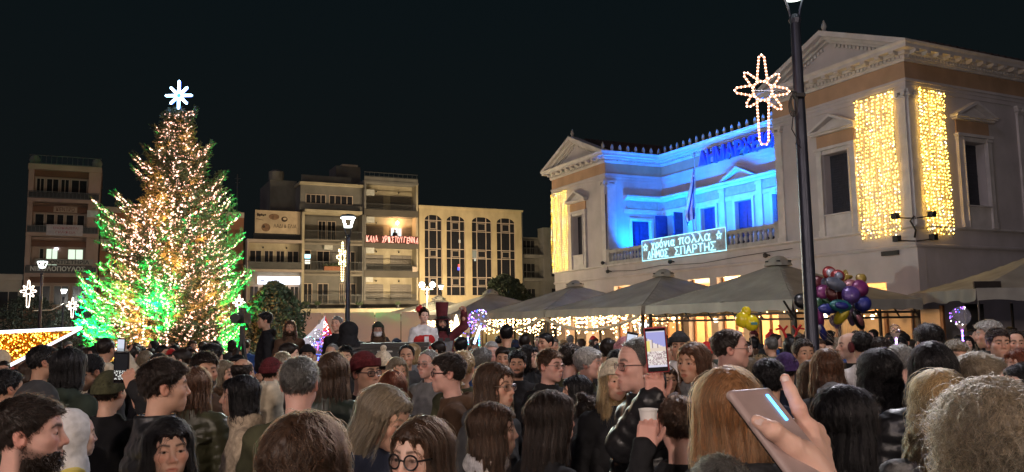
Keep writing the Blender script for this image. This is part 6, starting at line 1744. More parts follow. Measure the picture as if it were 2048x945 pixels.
def jacket_mesh(style, fine, pose=None, key=None, fem=0):
    k = (style, fine, key, fem)
    if k in _cloth: return _cloth[k]
    pose = pose or {}
    w = .94 if fem else 1.0; pf = style.startswith('puffer'); extra = .014 if pf else .012 if style in ('coat', 'hood', 'fur') else .0
    hem = -1.02 if style in ('coat', 'fur') else -.84
    def fn(P):
        z = P[2]
        d = ell(P, (0, .035, -.43), ((.185 + extra) * w, .128 + extra, .215))
        d = smin(d, cap(P, (0, .03, -.55), (0, .03, hem + .10), .16 * w + extra, .165 + extra), .06)
        d = np.maximum(d, P[1] - .19 - extra); d = smax(d, hem - z, .02)
        for s_ in (-1, 1): d = smin(d, cap(P, (s_ * .05, .04, -.235), (s_ * .150, .038, -.292), .062 + extra * .8, .068 + extra), .05)
        if pf: d = d - .015 * np.abs(np.sin(np.pi * (z + .02 + .012 * hnoise(P, 14, .7)) / .080)) ** .55 + .006 + .004 * hnoise(P, 42, 2.)
        else: d = d + .006 * hnoise(P, 22, 1.3) + .005 * np.sin(z * 34 + P[0] * 24 + 2.2 * hnoise(P, 9, .4)) + .003 * np.sin(P[0] * 60 + z * 18 + 2 * hnoise(P, 12, 1.))
        for s_ in 'LR':
            a, b, c = arm_pts(pose, s_)
            c2 = c + (b - c) / np.linalg.norm(b - c) * .025
            r0, r1, r2 = .070 + extra, .060 + extra, .048 + extra * .8
            arm = smin(cap(P, a, b, r0, r1), cap(P, b, c2, r1, r2), .02)
            if pf:
                t = (P[0] - a[0]) * (b - a)[0] + (P[1] - a[1]) * (b - a)[1] + (P[2] - a[2]) * (b - a)[2]; t = t / np.linalg.norm(b - a)
                t2 = ((P[0] - b[0]) * (c - b)[0] + (P[1] - b[1]) * (c - b)[1] + (P[2] - b[2]) * (c - b)[2]) / np.linalg.norm(c - b)
                tt = np.where(cap(P, a, b, r0, r1) < cap(P, b, c2, r1, r2), t, t2)
                arm = arm - .007 * np.abs(np.sin(np.pi * tt / .058)) ** .6 + .003 + .004 * hnoise(P, 55, .7)
            else: arm = arm + .005 * hnoise(P, 34, 2.1) + .0045 * np.sin(z * 55 + P[1] * 30 + 2 * hnoise(P, 14, .2))
            d = smin(d, arm, .016)
        if style not in ('sweater', 'scarf'): d = d + .006 * np.exp(-(P[0] / .006) ** 2) * (P[1] < 0)
        # collar and neck opening
        ch = {'puffer': .050, 'pufferhood': .05, 'coat': .035, 'hood': .02, 'fur': .04, 'scarf': .05, 'sweater': .015, 'plain': .025}.get(style, .03)
        r = np.sqrt((P[0] / 1.05) ** 2 + (P[1] - .036) ** 2)
        col = np.maximum(np.abs(r - .078 - .10 * np.clip(-.19 - z, 0, .1)) - (.016 if pf else .010), np.maximum(z - (-.205 + ch), -.27 - z))
        d = smin(d, col, .012)
        d = smax(d, -np.maximum(r - .064, -.25 - z), .006)
        if style in ('hood', 'pufferhood'):
            hd = ell(P, (0, .120, -.215), (.125, .060, .075)); hd = smax(hd, -ell(P, (0, .09, -.155), (.075, .05, .06)), .02); hd = smin(hd, cap((np.abs(P[0]), P[1], z), (.085, .07, -.20), (.075, -.02, -.235), .030, .018), .03)
            d = smin(d, hd + .004 * hnoise(P, 45, .4), .02)
        if style == 'fur':
            fr_ = np.sqrt((r - .098) ** 2 + (z + .215 - .25 * np.clip(P[1] - .03, -.1, .1)) ** 2) - .042
            d = smin(d, fr_ + .008 * hnoise(P, 130, .6), .01)
        if style == 'scarf':
            sc_ = np.sqrt((r - .074) ** 2 + ((z + .180) * .75) ** 2) - .034
            d = smin(d, sc_ + .004 * np.sin(np.arctan2(P[1], P[0]) * 6 + z * 90), .008)
        return d
    A = [arm_pts(pose, s_) for s_ in 'LR']; A = np.concatenate(A)
    lo = (min(-.30, A[:, 0].min() - .09), min(-.20, A[:, 1].min() - .1), min(hem - .04, A[:, 2].min() - .09)); hi = (max(.30, A[:, 0].max() + .09), max(.24, A[:, 1].max() + .1), max(-.10, A[:, 2].max() + .09))
    V, F = mesh_sdf(fn, lo, hi, (.022, .015, .0105)[fine])
    me = np_mesh('jacket', V, F, M_HAIR0, True); _cloth[k] = me
    return me
def trousers_mesh(style):
    k = ('trousers', style)
    if k not in _cloth:
        def fn(P):
            d = ell(P, (0, .025, -.80), (.170, .125, .13))
            for sg in (-1, 1):
                d = smin(d, cap(P, (sg * .085, .02, -.84), (sg * .095, .01, -1.13), .098, .075), .04); d = smin(d, cap(P, (sg * .095, .01, -1.13), (sg * .10, .03, -1.52), .074, .060 if style else .052), .02)
            return d + .004 * hnoise(P, 30, .9)
        V, F = mesh_sdf(fn, (-.24, -.16, -1.60), (.24, .2, -.66), .022); _cloth[k] = np_mesh('trousers', V, F, M_HAIR0, True)
    return _cloth[k]
def shoe_mesh():
    if 'shoe' not in _cloth:
        def fn(P): return smax(smin(cap(P, (0, .05, -1.555), (.02, -.13, -1.568), .050, .042), cap(P, (0, .05, -1.56), (0, .05, -1.46), .050, .052), .02), -1.601 - P[2], .006)
        V, F = mesh_sdf(fn, (-.08, -.2, -1.62), (.09, .13, -1.40), .014); _cloth['shoe'] = np_mesh('shoe', V, F, mat('shoe_leather', (.03, .025, .02), .5), True)
    return _cloth['shoe']
def eye_mesh():
    if 'eye' not in _cloth:
        V = []; F = []; rings = [0, 14, 31, 32, 60, 100, 140, 180]; n = 12; r = .0124
        for a in rings:
            for k in range(n): V.append((r * math.sin(R(a)) * math.cos(2 * math.pi * k / n), -r * math.cos(R(a)), r * math.sin(R(a)) * math.sin(2 * math.pi * k / n)))
        mi = []
        for i in range(len(rings) - 1):
            for k in range(n): F.append((i * n + k, i * n + (k + 1) % n, (i + 1) * n + (k + 1) % n, (i + 1) * n + k)); mi.append(0 if i == 0 else 1 if i < 3 else 2)
        me = np_mesh('eye', V, F, [mat('pupil', (.005, .005, .005), .08, var=0), mat('iris_brown', (.06, .03, .015), .08, var=.2, vs=400), mat('sclera', (.30, .26, .24), .12, var=0)], True)
        me.polygons.foreach_set('material_index', mi); _cloth['eye'] = me
    return _cloth['eye']
def glasses_mesh(kind):
    k = 'glasses' + kind
    if k not in _cloth:
        m_ = MB(); r = .0016 if kind == 'thin' else .0030
        for s_ in (-1, 1):
            n = 20; rx, rz_ = (.0235, .0225) if kind == 'round' else (.0255, .0175)
            e = 1.0 if kind == 'round' else .62
            pts = []
            for i in range(n):
                c, t = math.cos(2 * math.pi * i / n), math.sin(2 * math.pi * i / n)
                pts.append((s_ * .0325 + rx * math.copysign(abs(c) ** e, c), -.104 + .010 * (abs(s_ * .0325 + rx * c) / .06) ** 2, .002 + rz_ * math.copysign(abs(t) ** e, t)))
            m_.tube(pts, r, 5, closed=True)
            m_.tube([(s_ * .057, -.096, .008), (s_ * .074, -.06, .010), (s_ * .0785, .005, .008), (s_ * .076, .03, -.01)], r, 5)
        m_.tube([(-.009, -.105, .006), (0, -.108, .009), (.009, -.105, .006)], r, 5)
        m_.cur = 1
        for s_ in (-1, 1): m_.prism([(s_ * .0325 + .022 * math.cos(2 * math.pi * i / 12), .002 + .0165 * math.sin(2 * math.pi * i / 12)) for i in range(12)], -.1025, -.1018)
        lens = mat('lens_glass', (1, 1, 1), .03, var=0, trans=1.0, alpha=.35)
        _cloth[k] = m_.mesh('glasses', [mat('frame_black', (.012, .012, .014), .3, var=0) if kind != 'thin' else mat('frame_metal', (.25, .22, .2), .3, metal=1, var=0), lens])
    return _cloth[k]

CLOTHC = {'black': (.014, .014, .016), 'navy': (.016, .022, .045), 'charcoal': (.045, .045, .048), 'grey': (.15, .15, .155), 'olive': (.065, .065, .035), 'brown': (.085, .048, .028), 'tan': (.30, .20, .11), 'cream': (.58, .50, .38), 'white': (.66, .65, .66), 'maroon': (.10, .018, .022), 'red': (.42, .025, .025), 'blue': (.03, .08, .26), 'green': (.03, .06, .035), 'purple': (.07, .04, .14), 'pink': (.48, .22, .25), 'yellow': (.62, .50, .08), 'orange': (.55, .12, .03), 'beige': (.42, .34, .25), 'dark green': (.025, .035, .026)}
def cloth_mat(c, shiny=False, knit=False):
    nm = 'cloth_%s%s%s' % (c.replace(' ', '_'), '_nylon' if shiny else '', '_knit' if knit else '')
    if shiny: return mat(nm, CLOTHC[c], .40, var=.10, vs=8, bump=.22, bs=26, spec=.5)
    if knit: return mat(nm, CLOTHC[c], .9, var=.22, vs=45, bump=.25, bs=140, spec=.2)
    return mat(nm, CLOTHC[c], .85, var=.18, vs=14, bump=.12, bs=90, spec=.25)
def slot(o, m):
    o.material_slots[0].link = 'OBJECT'; o.material_slots[0].material = m
    return o
PEOPLE = []
def person(loc, yaw, scale, label, q=None, skin='light', hair=('short', 'dark'), jacket=('plain', 'black'), trousers='black', fine=0, hat=None, glasses=None, beard=0, group='people in the crowd', pose=None, hands=('relax', 'relax'), hand_axes=None, key=None, pitch=0, seed=0, width=1.0, hyaw=0, extra=None):
    """yaw 0 faces the viewer side (-y), 90 faces to the photo's right, 180 faces away"""
    q = dict(q or {})
    if beard: q.setdefault('stubble', .75)
    fem = q.get('fem', 0)
    o = link('person', None, None, loc)
    o.rotation_euler = (0, 0, R(yaw)); o.scale = (scale * width, scale * width, scale); o.empty_display_size = .2
    tag(o, label, 'person', group)
    hc = hair[1] if hair else 'dark'
    bo = link('body', body_mesh(q, fine, pose, hands, hand_axes, key, (hyaw, pitch)), o, (0, 0, HC)); slot(bo, skin_mat(skin + '_' + hc, SKINS[skin], HAIRS[hc]))
    HM = Matrix.Translation((0, 0, HC)) @ head_rot(hyaw, pitch)
    def onhead(ob, off=(0, 0, 0)):
        ob.matrix_local = HM @ Matrix.Translation(off); return ob
    if hair and hair[0]:
        hm, crv = hair_mesh(hair[0], fine, seed if fine == 2 else 0)
        h_ = link('hair', hm, o); slot(onhead(h_), hair_mat(hc))
        if crv: slot(link('strands', crv, h_, kind='stuff'), strand_mat(hc))
    if hat:
        h_ = link('hat', hat_mesh(hat[0], fine > 0), o); slot(onhead(h_), cloth_mat(hat[1], knit=hat[0] in ('beanie', 'pombeanie')))
        if hat[0] in ('hood', 'plush', 'tophat', 'santa'): h_.name = {'hood': 'hood', 'plush': 'plush_hood', 'tophat': 'top_hat', 'santa': 'hat'}[hat[0]]
    if beard:
        bm_, crv = beard_mesh(fine > 0, beard)
        b_ = link('beard', bm_, o); slot(onhead(b_), hair_mat(hc))
        if crv: slot(link('strands', crv, b_, kind='stuff'), strand_mat(hc))
    if fine > 0:
        for s_ in (-1, 1): onhead(link('eye', eye_mesh(), o), (s_ * .0315, -.0792, .0062))
    if glasses: onhead(link('glasses', glasses_mesh(glasses), o))
    if jacket:
        sh_ = jacket[0].startswith('puffer')
        j_ = link('jacket' if jacket[0] not in ('coat', 'sweater') else jacket[0], jacket_mesh(jacket[0], fine, pose, key, fem), o, (0, 0, HC + .036)); slot(j_, cloth_mat(jacket[1], shiny=sh_, knit=jacket[0] in ('fur', 'scarf')))
    t_ = link('trousers', trousers_mesh(0), o, (0, 0, HC)); slot(t_, cloth_mat(trousers))
    for s_ in (-1, 1): link('shoe', shoe_mesh(), o, (s_ * .10, 0, HC))
    if extra: extra(o, HM)
    PEOPLE.append((o, Vector(loc), scale, yaw, fine))
    return o
# ================================================================== the people one can tell apart
FEM = lambda **k: dict(fem=1, **k)
PX = []      # (u, v_top, d, half width px, head height px) of everyone placed
def spot(u, v, d, base=None, lift=.012):
    p = at(u, v, d)
    if base is None:
        s_ = p.z / (1.72 + lift); b = 0.0
        if s_ > 1.10: b = p.z - (1.72 + lift) * 1.10; s_ = 1.10
        if s_ < .78: s_ = .78; b = 0.0
    else: s_ = (p.z - base) / (1.72 + lift); b = base
    return Vector((p.x, p.y, b)), s_
def put(u, v, d, yaw, label, q=None, skin='light', hair=('short', 'dark'), jacket=('plain', 'black'), fine=None, base=None, lift=None, **k):
    if fine is None: fine = 2 if d < 4.0 else 1 if d < 7.2 else 0
    hat = k.get('hat')
    if lift is None: lift = {None: .012, 'beanie': .030, 'pombeanie': .09, 'cap': .02, 'hood': .04, 'plush': .05, 'santa': .04, 'tophat': .24}[hat[0] if hat else None]
    if hair and hair[0] and hair[0].split('-')[0] == 'fluffy': lift = .05
    if base is None and not k.get('key'):
        kd = hair[0].split('-')[0] if hair and hair[0] else ''
        d *= k.pop('far', 1.08 if kd in ('long', 'longf', 'wavy', 'fluffy', 'curly') else 1.25)
    k.pop('far', None)
    loc, s_ = spot(u, v, d, base, lift)
    PX.append((u, v, d, .10 * s_ * 1650 / d, .25 * s_ * 1650 / d))
    return person(loc, yaw, s_, label, q, skin, hair, jacket, fine=fine, seed=int(u) % 97, **k)
def local_pt(o_loc, yaw, s_, p):
    w = Matrix.Rotation(-R(yaw), 3, 'Z') @ (Vector(p) - Vector(o_loc)) / s_
    return (w.x, w.y, w.z - HC)
def local_dir(yaw, v): return tuple(Matrix.Rotation(-R(yaw), 3, 'Z') @ Vector(v))
def reach_arm(sh, wr, bend, L1=.30, L2=.27):
    """elbow between shoulder and wrist, pushed toward bend"""
    sh, wr, bend = Vector(sh), Vector(wr), Vector(bend)
    d = (wr - sh).length; a = max(.02, (L1 * L1 - L2 * L2 + d * d) / (2 * max(d, 1e-3))); h = math.sqrt(max(.0004, L1 * L1 - a * a))
    ax = (wr - sh).normalized(); b = bend - ax * bend.dot(ax); b.normalize()
    return tuple(sh + ax * a + b * h)

# ---- front rows, from the left edge
put(62, 792, 2.75, 108, 'bearded man in profile with short dark hair filling the lower left corner', dict(smile=.7, fat=.4, nose=1.1), 'pink', ('short', 'dark'), ('plain', 'olive'), beard=1, far=1.02)
put(152, 816, 3.3, 130, 'person in a white hood right behind the bearded corner man', {}, 'pale', None, ('puffer', 'yellow'), hat=('hood', 'white'), far=1.28)
put(338, 838, 3.0, 22, 'young woman with loose black hair turned to the viewer, lips parted', FEM(smile=.2, open=.7, nose=.95), 'light', ('longf', 'black'), ('plain', 'black'), hyaw=8)
put(330, 722, 3.75, 122, 'man with a dark fade haircut in a glossy black puffer jacket', dict(nose=1.1, age=1), 'light', ('fade', 'dark'), ('puffer', 'black'), far=1.1)
put(196, 702, 5.2, -30, 'man in a black cap looking down next to the raised dark phone', dict(stubble=.7), 'tan', ('short', 'black'), ('plain', 'charcoal'), hat=('cap', 'black'), pitch=22)
put(88, 692, 5.4, 135, 'dark haired man half turned away before the golden ray', {}, 'tan', ('short', 'black'), ('plain', 'charcoal'))
put(140, 697, 4.7, 165, 'dark bobbed woman between the golden ray and the man in black cap', FEM(), 'light', ('bob', 'black'), ('hood', 'dark green'))
put(82, 760, 3.7, 175, 'person under a wide dark hood behind the bearded corner man', {}, 'light', None, ('coat', 'dark green'), hat=('hood', 'charcoal'))
put(14, 740, 4.4, 150, 'dark haired figure at the left edge below the golden ray', {}, 'tan', ('short', 'black'), ('plain', 'black'))
put(8, 722, 8.5, 30, 'small lit face at the left edge under the golden ray', {}, 'tan', ('short', 'dark'), ('plain', 'brown'))
put(60, 724, 7.5, 140, 'person with light brown hair right below the golden ray point', FEM(), 'tan', ('bob', 'brown'), ('plain', 'charcoal'))
put(320, 706, 6.2, 172, 'person in a flat black cap right below the fir', {}, 'light', ('short', 'dark'), ('plain', 'charcoal'), hat=('cap', 'black'))
put(292, 702, 8.0, 185, 'ash haired woman in dark coat below the fir by the raised phone', FEM(), 'light', ('bob', 'ash'), ('plain', 'charcoal'))
put(342, 701, 9.0, 20, 'child in a bright red cap below the middle of the fir', {}, 'tan', ('short', 'dark'), ('plain', 'black'), hat=('santa', 'red'))
put(363, 697, 7.2, -85, 'pale woman with a dark bun in profile below the fir', FEM(), 'pale', ('bun', 'dark'), ('fur', 'beige'))
put(326, 690, 9.5, 70, 'man in red scarf looking sideways below the fir', {}, 'tan', ('short', 'black'), ('scarf', 'red'))
put(410, 707, 4.7, 38, 'bearded man lit orange looking past the crew cut man', dict(nose=1.1), 'tan', ('fade', 'dark'), ('plain', 'brown'), beard=.6)
put(424, 690, 6.2, 150, 'dark haired man behind the orange lit bearded man', {}, 'light', ('fade', 'black'), ('plain', 'charcoal'))
put(392, 735, 5.0, 178, 'woman with chestnut hair next to the orange lit bearded man', FEM(), 'light', ('long', 'chestnut'), ('puffer', 'olive'))
put(451, 722, 5.9, 60, 'fair haired woman with short hair below the tripod', FEM(), 'light', ('bob', 'ash'), ('scarf', 'brown'))
put(487, 716, 5.6, 168, 'bald headed man seen from behind below the tripod', dict(fat=.5), 'tan', ('bald', 'dark'), ('plain', 'brown'))
put(480, 752, 4.05, -72, 'woman with a black wavy bob and beige scarf facing the fir', FEM(nose=1.15, age=1), 'light', ('bob', 'black'), ('scarf', 'beige'))
put(600, 715, 3.35, 184, 'big man with a grey crew cut seen from behind', dict(fat=.5), 'pink', ('short', 'saltpepper'), ('plain', 'olive'), width=1.06)
put(533, 762, 4.0, -110, 'child in a cream plush hood with round ears beside the crew cut man', {}, 'light', None, ('plain', 'beige'), hat=('plush', 'cream'), far=1.6)
put(650, 766, 4.15, 175, 'person with a pale cream hood hidden behind the crew cut man', {}, 'light', None, ('plain', 'cream'), hat=('hood', 'cream'), far=1.9)
put(612, 832, 1.98, 172, 'woman with wavy brown hair close to the viewer at the bottom edge', FEM(), 'light', ('wavy', 'brown'), ('coat', 'brown'), far=1.04)
put(543, 714, 6.0, 165, 'person in a dark red beanie left of the grey crew cut', {}, 'light', ('short', 'dark'), ('plain', 'charcoal'), hat=('beanie', 'maroon'))
put(566, 704, 7.0, 172, 'sandy haired child behind the dark red beanie', {}, 'light', ('short', 'ash'), ('plain', 'brown'))
put(666, 706, 4.9, 176, 'woman with long straight chestnut hair between crew cut and maroon beanie', FEM(), 'light', ('long', 'brown'), ('puffer', 'dark green'))
put(691, 692, 7.3, 6, 'young dark haired man facing the viewer under the lantern post', {}, 'olive', ('short', 'black'), ('plain', 'black'), fine=1)
put(664, 688, 8.5, -10, 'grey haired man with a high forehead under the lantern post', {}, 'tan', ('thin', 'grey'), ('plain', 'charcoal'))
put(615, 688, 8.2, 12, 'person in a pulled down black beanie below the red and white parasol', {}, 'tan', ('short', 'dark'), ('plain', 'black'), hat=('beanie', 'black'))
put(730, 702, 4.5, 52, 'young man in a maroon beanie and dark rimmed glasses', dict(nose=1.1), 'light', ('short', 'dark'), ('plain', 'black'), hat=('beanie', 'maroon'), glasses='thick', fine=2)
put(745, 763, 3.45, 66, 'dark blond woman looking down in a navy puffer jacket', FEM(nose=1.1, smile=.3), 'light', ('long', 'ash'), ('puffer', 'navy'), pitch=20, far=1.0)
put(842, 836, 2.45, -30, 'woman in big round glasses and brown hair at the bottom edge', FEM(fat=.3), 'pale', ('longf', 'brown'), ('plain', 'black'), glasses='round')
put(787, 742, 4.6, 172, 'woman with auburn hair behind the dark blond woman', FEM(), 'light', ('bob', 'auburn'), ('plain', 'black'))
put(795, 716, 5.9, 25, 'fair haired woman with tousled hair beside the maroon beanie', FEM(age=1), 'light', ('bob', 'ash'), ('plain', 'brown'))
put(813, 690, 7.3, 4, 'narrow faced balding man facing the viewer below the performers', {}, 'tan', ('thin', 'black'), ('plain', 'charcoal'), fine=1)
put(856, 700, 5.9, -32, 'older man with thin glasses and grey hair, a pale hood behind him', dict(age=1), 'pink', ('thin', 'grey'), ('hood', 'grey'), glasses='thin')
put(896, 707, 4.35, -84, 'man with dark glasses in profile, brown coat over a maroon sweater', dict(nose=1.1, smile=.4), 'pink', ('short', 'dark'), ('hood', 'brown'), glasses='thick', fine=2)
put(927, 703, 5.2, 166, 'woman with a thick blond braid behind the man in profile', FEM(), 'light', ('braid', 'blond'), ('plain', 'olive'))
put(963, 697, 6.2, 150, 'grey haired person half turned away by the blond braid', {}, 'light', ('fringe', 'saltpepper'), ('plain', 'blue'))
put(983, 683, 7.6, 8, 'man with silver hair facing the viewer behind the grey haired person', dict(age=1), 'pink', ('short', 'silver'), ('plain', 'charcoal'))
put(1005, 696, 7.4, 0, 'small man with close cropped hair beside the silver haired man', {}, 'tan', ('fade', 'dark'), ('plain', 'blue'))
put(990, 726, 4.2, 58, 'young woman with long brown hair and thin glasses in a dark hood', FEM(), 'light', ('longf', 'brown'), ('hood', 'charcoal'), glasses='thin')
put(1034, 703, 6.3, -2, 'laughing man with a moustache holding his chin', dict(smile=1, open=.5, stubble=.9, fat=.3), 'tan', ('fade', 'black'), ('plain', 'black'))
put(1058, 691, 7.2, 58, 'pale woman with black hair looking toward the town hall', FEM(), 'pale', ('bob', 'black'), ('plain', 'black'), fine=1)
put(1013, 651, 9.0, 178, 'tall man in a dark green coat rising above the crowd under the garland', {}, 'tan', ('fade', 'black'), ('coat', 'dark green'))
put(1050, 668, 9.4, 160, 'dark haired man under the garland next to the tall green coat', {}, 'tan', ('short', 'dark'), ('plain', 'brown'))
put(1091, 666, 8.4, -50, 'dark haired man looking sideways under the bright cafe window', {}, 'tan', ('short', 'black'), ('plain', 'charcoal'))
put(1100, 699, 5.2, 48, 'clean shaven man with thin glasses in a black coat', dict(jaw=1.05, smile=.3), 'pink', ('short', 'brown'), ('coat', 'black'), glasses='thin', fine=2)
put(1141, 690, 5.7, 142, 'man with a full dark quiff turned away beside the glasses man', {}, 'pink', ('short-tall', 'dark'), ('plain', 'olive'))
put(1176, 697, 5.5, 72, 'stout man with silver hair combed forward in an olive hood', dict(fat=.8, age=1), 'pink', ('fringe', 'silver'), ('hood', 'olive'))
put(986, 806, 3.4, 92, 'woman with long light brown hair in profile and a white collar', FEM(), 'pale', ('longf', 'brown'), ('scarf', 'white'))
put(1181, 792, 4.3, 112, 'small woman with a dark bun behind the long dark hair', FEM(), 'light', ('bun', 'dark'), ('plain', 'black'))
put(1229, 716, 4.85, 10, 'blond woman under a cream knitted beanie', FEM(), 'light', ('longf', 'blond'), ('plain', 'black'), hat=('beanie', 'cream'), fine=2)
put(1249, 673, 6.2, 170, 'person in a pale pink knitted hat behind the raised phones', {}, 'light', ('short', 'dark'), ('plain', 'black'), hat=('beanie', 'pink'))
put(1358, 662, 6.4, -15, 'person with a dark beanie in a white jacket beside the red phone', {}, 'tan', ('short', 'dark'), ('puffer', 'white'), hat=('beanie', 'charcoal'))
put(1385, 686, 5.0, -48, 'smiling woman with chestnut hair and a grey scarf', FEM(smile=1, open=.4), 'tan', ('long', 'chestnut'), ('scarf', 'grey'))
put(1413, 683, 8.0, 170, 'person in a bright red knitted hat behind the chestnut woman', {}, 'light', ('short', 'dark'), ('plain', 'black'), hat=('beanie', 'red'))
def white_hood(o, HM):
    V, F = mesh_sdf(lambda P: smin(ell(P, (0, .130, -.200), (.150, .070, .095)), cap((np.abs(P[0]), P[1], P[2]), (.10, .09, -.20), (.085, -.03, -.250), .040, .022), .03), (-.2, -.1, -.34), (.2, .24, -.06), .012)
    link('hood', np_mesh('hood', V, F, cloth_mat('white'), True), o, (0, 0, HC + .03))
put(1460, 659, 4.65, 80, 'tall balding man with glasses, a white hood on his navy coat', dict(fat=.7, age=1), 'pink', ('thin', 'dark'), ('coat', 'navy'), glasses='thin', extra=white_hood, width=1.05, fine=2)
put(1450, 737, 2.15, 186, 'strawberry blond woman with straight hair close in front, seen from behind', FEM(), 'light', ('long', 'strawberry'), ('fur', 'charcoal'), far=1.15)
put(1438, 911, 1.78, 182, 'top of a greyish brown head at the bottom edge below the blond woman', {}, 'light', ('short', 'saltpepper'), ('plain', 'black'))
put(1535, 722, 3.9, 174, 'black haired person between the strawberry blond woman and purple beanie', {}, 'light', ('short-tall', 'black'), ('hood', 'navy'))
put(1570, 704, 5.2, 168, 'person in a purple beanie beside the dark lamp post', {}, 'light', ('short', 'dark'), ('plain', 'navy'), hat=('beanie', 'purple'))
put(1606, 678, 5.9, 4, 'girl with a hairband looking over the crowd beside the lamp post', FEM(nose=.9), 'olive', ('bun', 'dark'), ('plain', 'charcoal'))
def antlers(o, HM):
    m_ = MB()
    for s_ in (-1, 1): m_.tube([(s_ * .05, 0, .12), (s_ * .08, 0, .2), (s_ * .13, 0, .27)], .016, 6); m_.tube([(s_ * .08, 0, .2), (s_ * .03, 0, .26)], .013, 6); m_.tube([(s_ * .10, 0, .23), (s_ * .17, 0, .22)], .012, 6)
    a = m_.build('antler_band', cloth_mat('red'), o, smooth=True); a.matrix_local = HM
put(1581, 674, 8.0, 175, 'person wearing red reindeer antlers behind the hairband girl', FEM(), 'light', ('bob', 'black'), ('plain', 'black'), extra=antlers)
put(1621, 722, 4.6, 180, 'child with a smooth light brown bob at the foot of the lamp post', {}, 'light', ('bob', 'brown'), ('plain', 'navy'))
def headband(o, HM):
    m_ = MB(); m_.tube([(.088 * math.cos(R(a)), .01, .035 + .095 * math.sin(R(a))) for a in range(-10, 191, 12)], .006, 5); a = m_.build('hairband', cloth_mat('white'), o, smooth=True); a.matrix_local = HM
put(1650, 699, 5.0, 176, 'woman with long chestnut hair and a thin white hairband', FEM(), 'light', ('long', 'chestnut'), ('plain', 'charcoal'), extra=headband)
put(1664, 764, 4.0, 180, 'child in a plain grey beanie below the balloons', {}, 'light', ('short', 'dark'), ('plain', 'navy'), hat=('beanie', 'grey'))
put(1690, 773, 2.85, 118, 'woman with straight blackish hair in a dark puffer, lilac lit cheek', FEM(nose=1.1), 'pink', ('long', 'black'), ('puffer', 'black'), far=1.0)
put(1754, 701, 3.7, 182, 'woman with long black wavy hair seen from behind', FEM(), 'light', ('wavy', 'black'), ('puffer', 'black'), far=1.22)
put(1697, 664, 6.3, -86, 'bald man in profile facing the lamp post', dict(nose=1.3, age=1), 'pale', ('bald', 'dark'), ('plain', 'black'))
def earmuffs(o, HM):
    m_ = MB(); m_.tube([(.085 * math.cos(R(a)), .01, .03 + .10 * math.sin(R(a))) for a in range(0, 181, 15)], .006, 5)
    for s_ in (-1, 1): m_.lathe([(.01, -.022), (.042, -.015), (.045, .01), (.02, .022)], 12, (0, 0, 0)); n = len(m_.v); 
    a = m_.build('headphone_band', M_BLK, o, smooth=True); a.matrix_local = HM
    for s_ in (-1, 1):
        c_ = MB(); c_.lathe([(.012, -.024), (.044, -.018), (.047, .010), (.022, .024)], 12); e = c_.build('ear_cup', cloth_mat('maroon'), o, smooth=True); e.matrix_local = HM @ Matrix.Translation((s_ * .095, .01, .0)) @ Matrix.Rotation(R(90), 4, 'Y')
put(1723, 664, 6.0, 172, 'black haired person in maroon ear muffs behind the bald man', {}, 'light', ('short', 'black'), ('plain', 'white'), extra=earmuffs)
put(1761, 675, 5.9, 152, 'dark haired man with a visible ear next to the purple light toy', {}, 'pink', ('short', 'dark'), ('plain', 'black'))
put(1798, 690, 4.8, 190, 'grey haired head seen from behind beside the wavy black hair', {}, 'pink', ('short', 'grey'), ('plain', 'charcoal'))
put(1855, 651, 5.0, 178, 'very tall dark haired man seen from behind before the side wall', {}, 'light', ('fade', 'black'), ('coat', 'black'))
put(1862, 686, 3.6, 152, 'woman with long black hair in front of the very tall man', FEM(), 'pink', ('long', 'black'), ('puffer', 'black'))
put(1911, 682, 5.2, -12, 'woman with a tousled sandy fringe beside the light balloon', FEM(age=1), 'light', ('fringe', 'ash'), ('plain', 'charcoal'))
put(1975, 643, 6.7, -105, 'silver haired man in black turned away by the right edge', {}, 'light', ('fade', 'silver'), ('coat', 'black'))
put(1995, 657, 5.9, -10, 'young man with dark hair and black high collar facing the viewer', {}, 'light', ('short', 'dark'), ('puffer', 'black'), fine=2)
put(2028, 660, 6.5, -18, 'man with receding dark hair next to the young man in black', {}, 'light', ('thin', 'dark'), ('plain', 'black'))
put(2047, 663, 7.0, -30, 'dark haired man cut by the right edge', {}, 'light', ('short', 'dark'), ('plain', 'black'))
put(1958, 711, 3.25, 82, 'man with short sandy hair and lilac lit forehead between blond heads', dict(fat=.3), 'pink', ('fade', 'ash'), ('plain', 'black'))
put(2038, 698, 5.0, -82, 'auburn haired woman at the right edge', FEM(), 'pale', ('bob', 'auburn'), ('plain', 'charcoal'))
put(2044, 727, 3.7, -90, 'pale woman with pulled back black hair at the right edge', FEM(nose=1.1), 'pale', ('bun', 'black'), ('plain', 'black'))
put(1972, 757, 1.80, 172, 'big fluffy ash blond head closest to the viewer, lower right corner', FEM(), 'light', ('fluffy', 'ash'), ('coat', 'beige'), far=1.18)
put(1873, 745, 2.9, 172, 'woman with curly blond hair and a white collar beside the fluffy head', FEM(), 'light', ('wavy', 'blond'), ('scarf', 'white'))
put(1776, 834, 3.3, 176, 'person in a low black beanie between two dark haired women', {}, 'light', ('short', 'dark'), ('puffer', 'black'), hat=('beanie', 'black'))

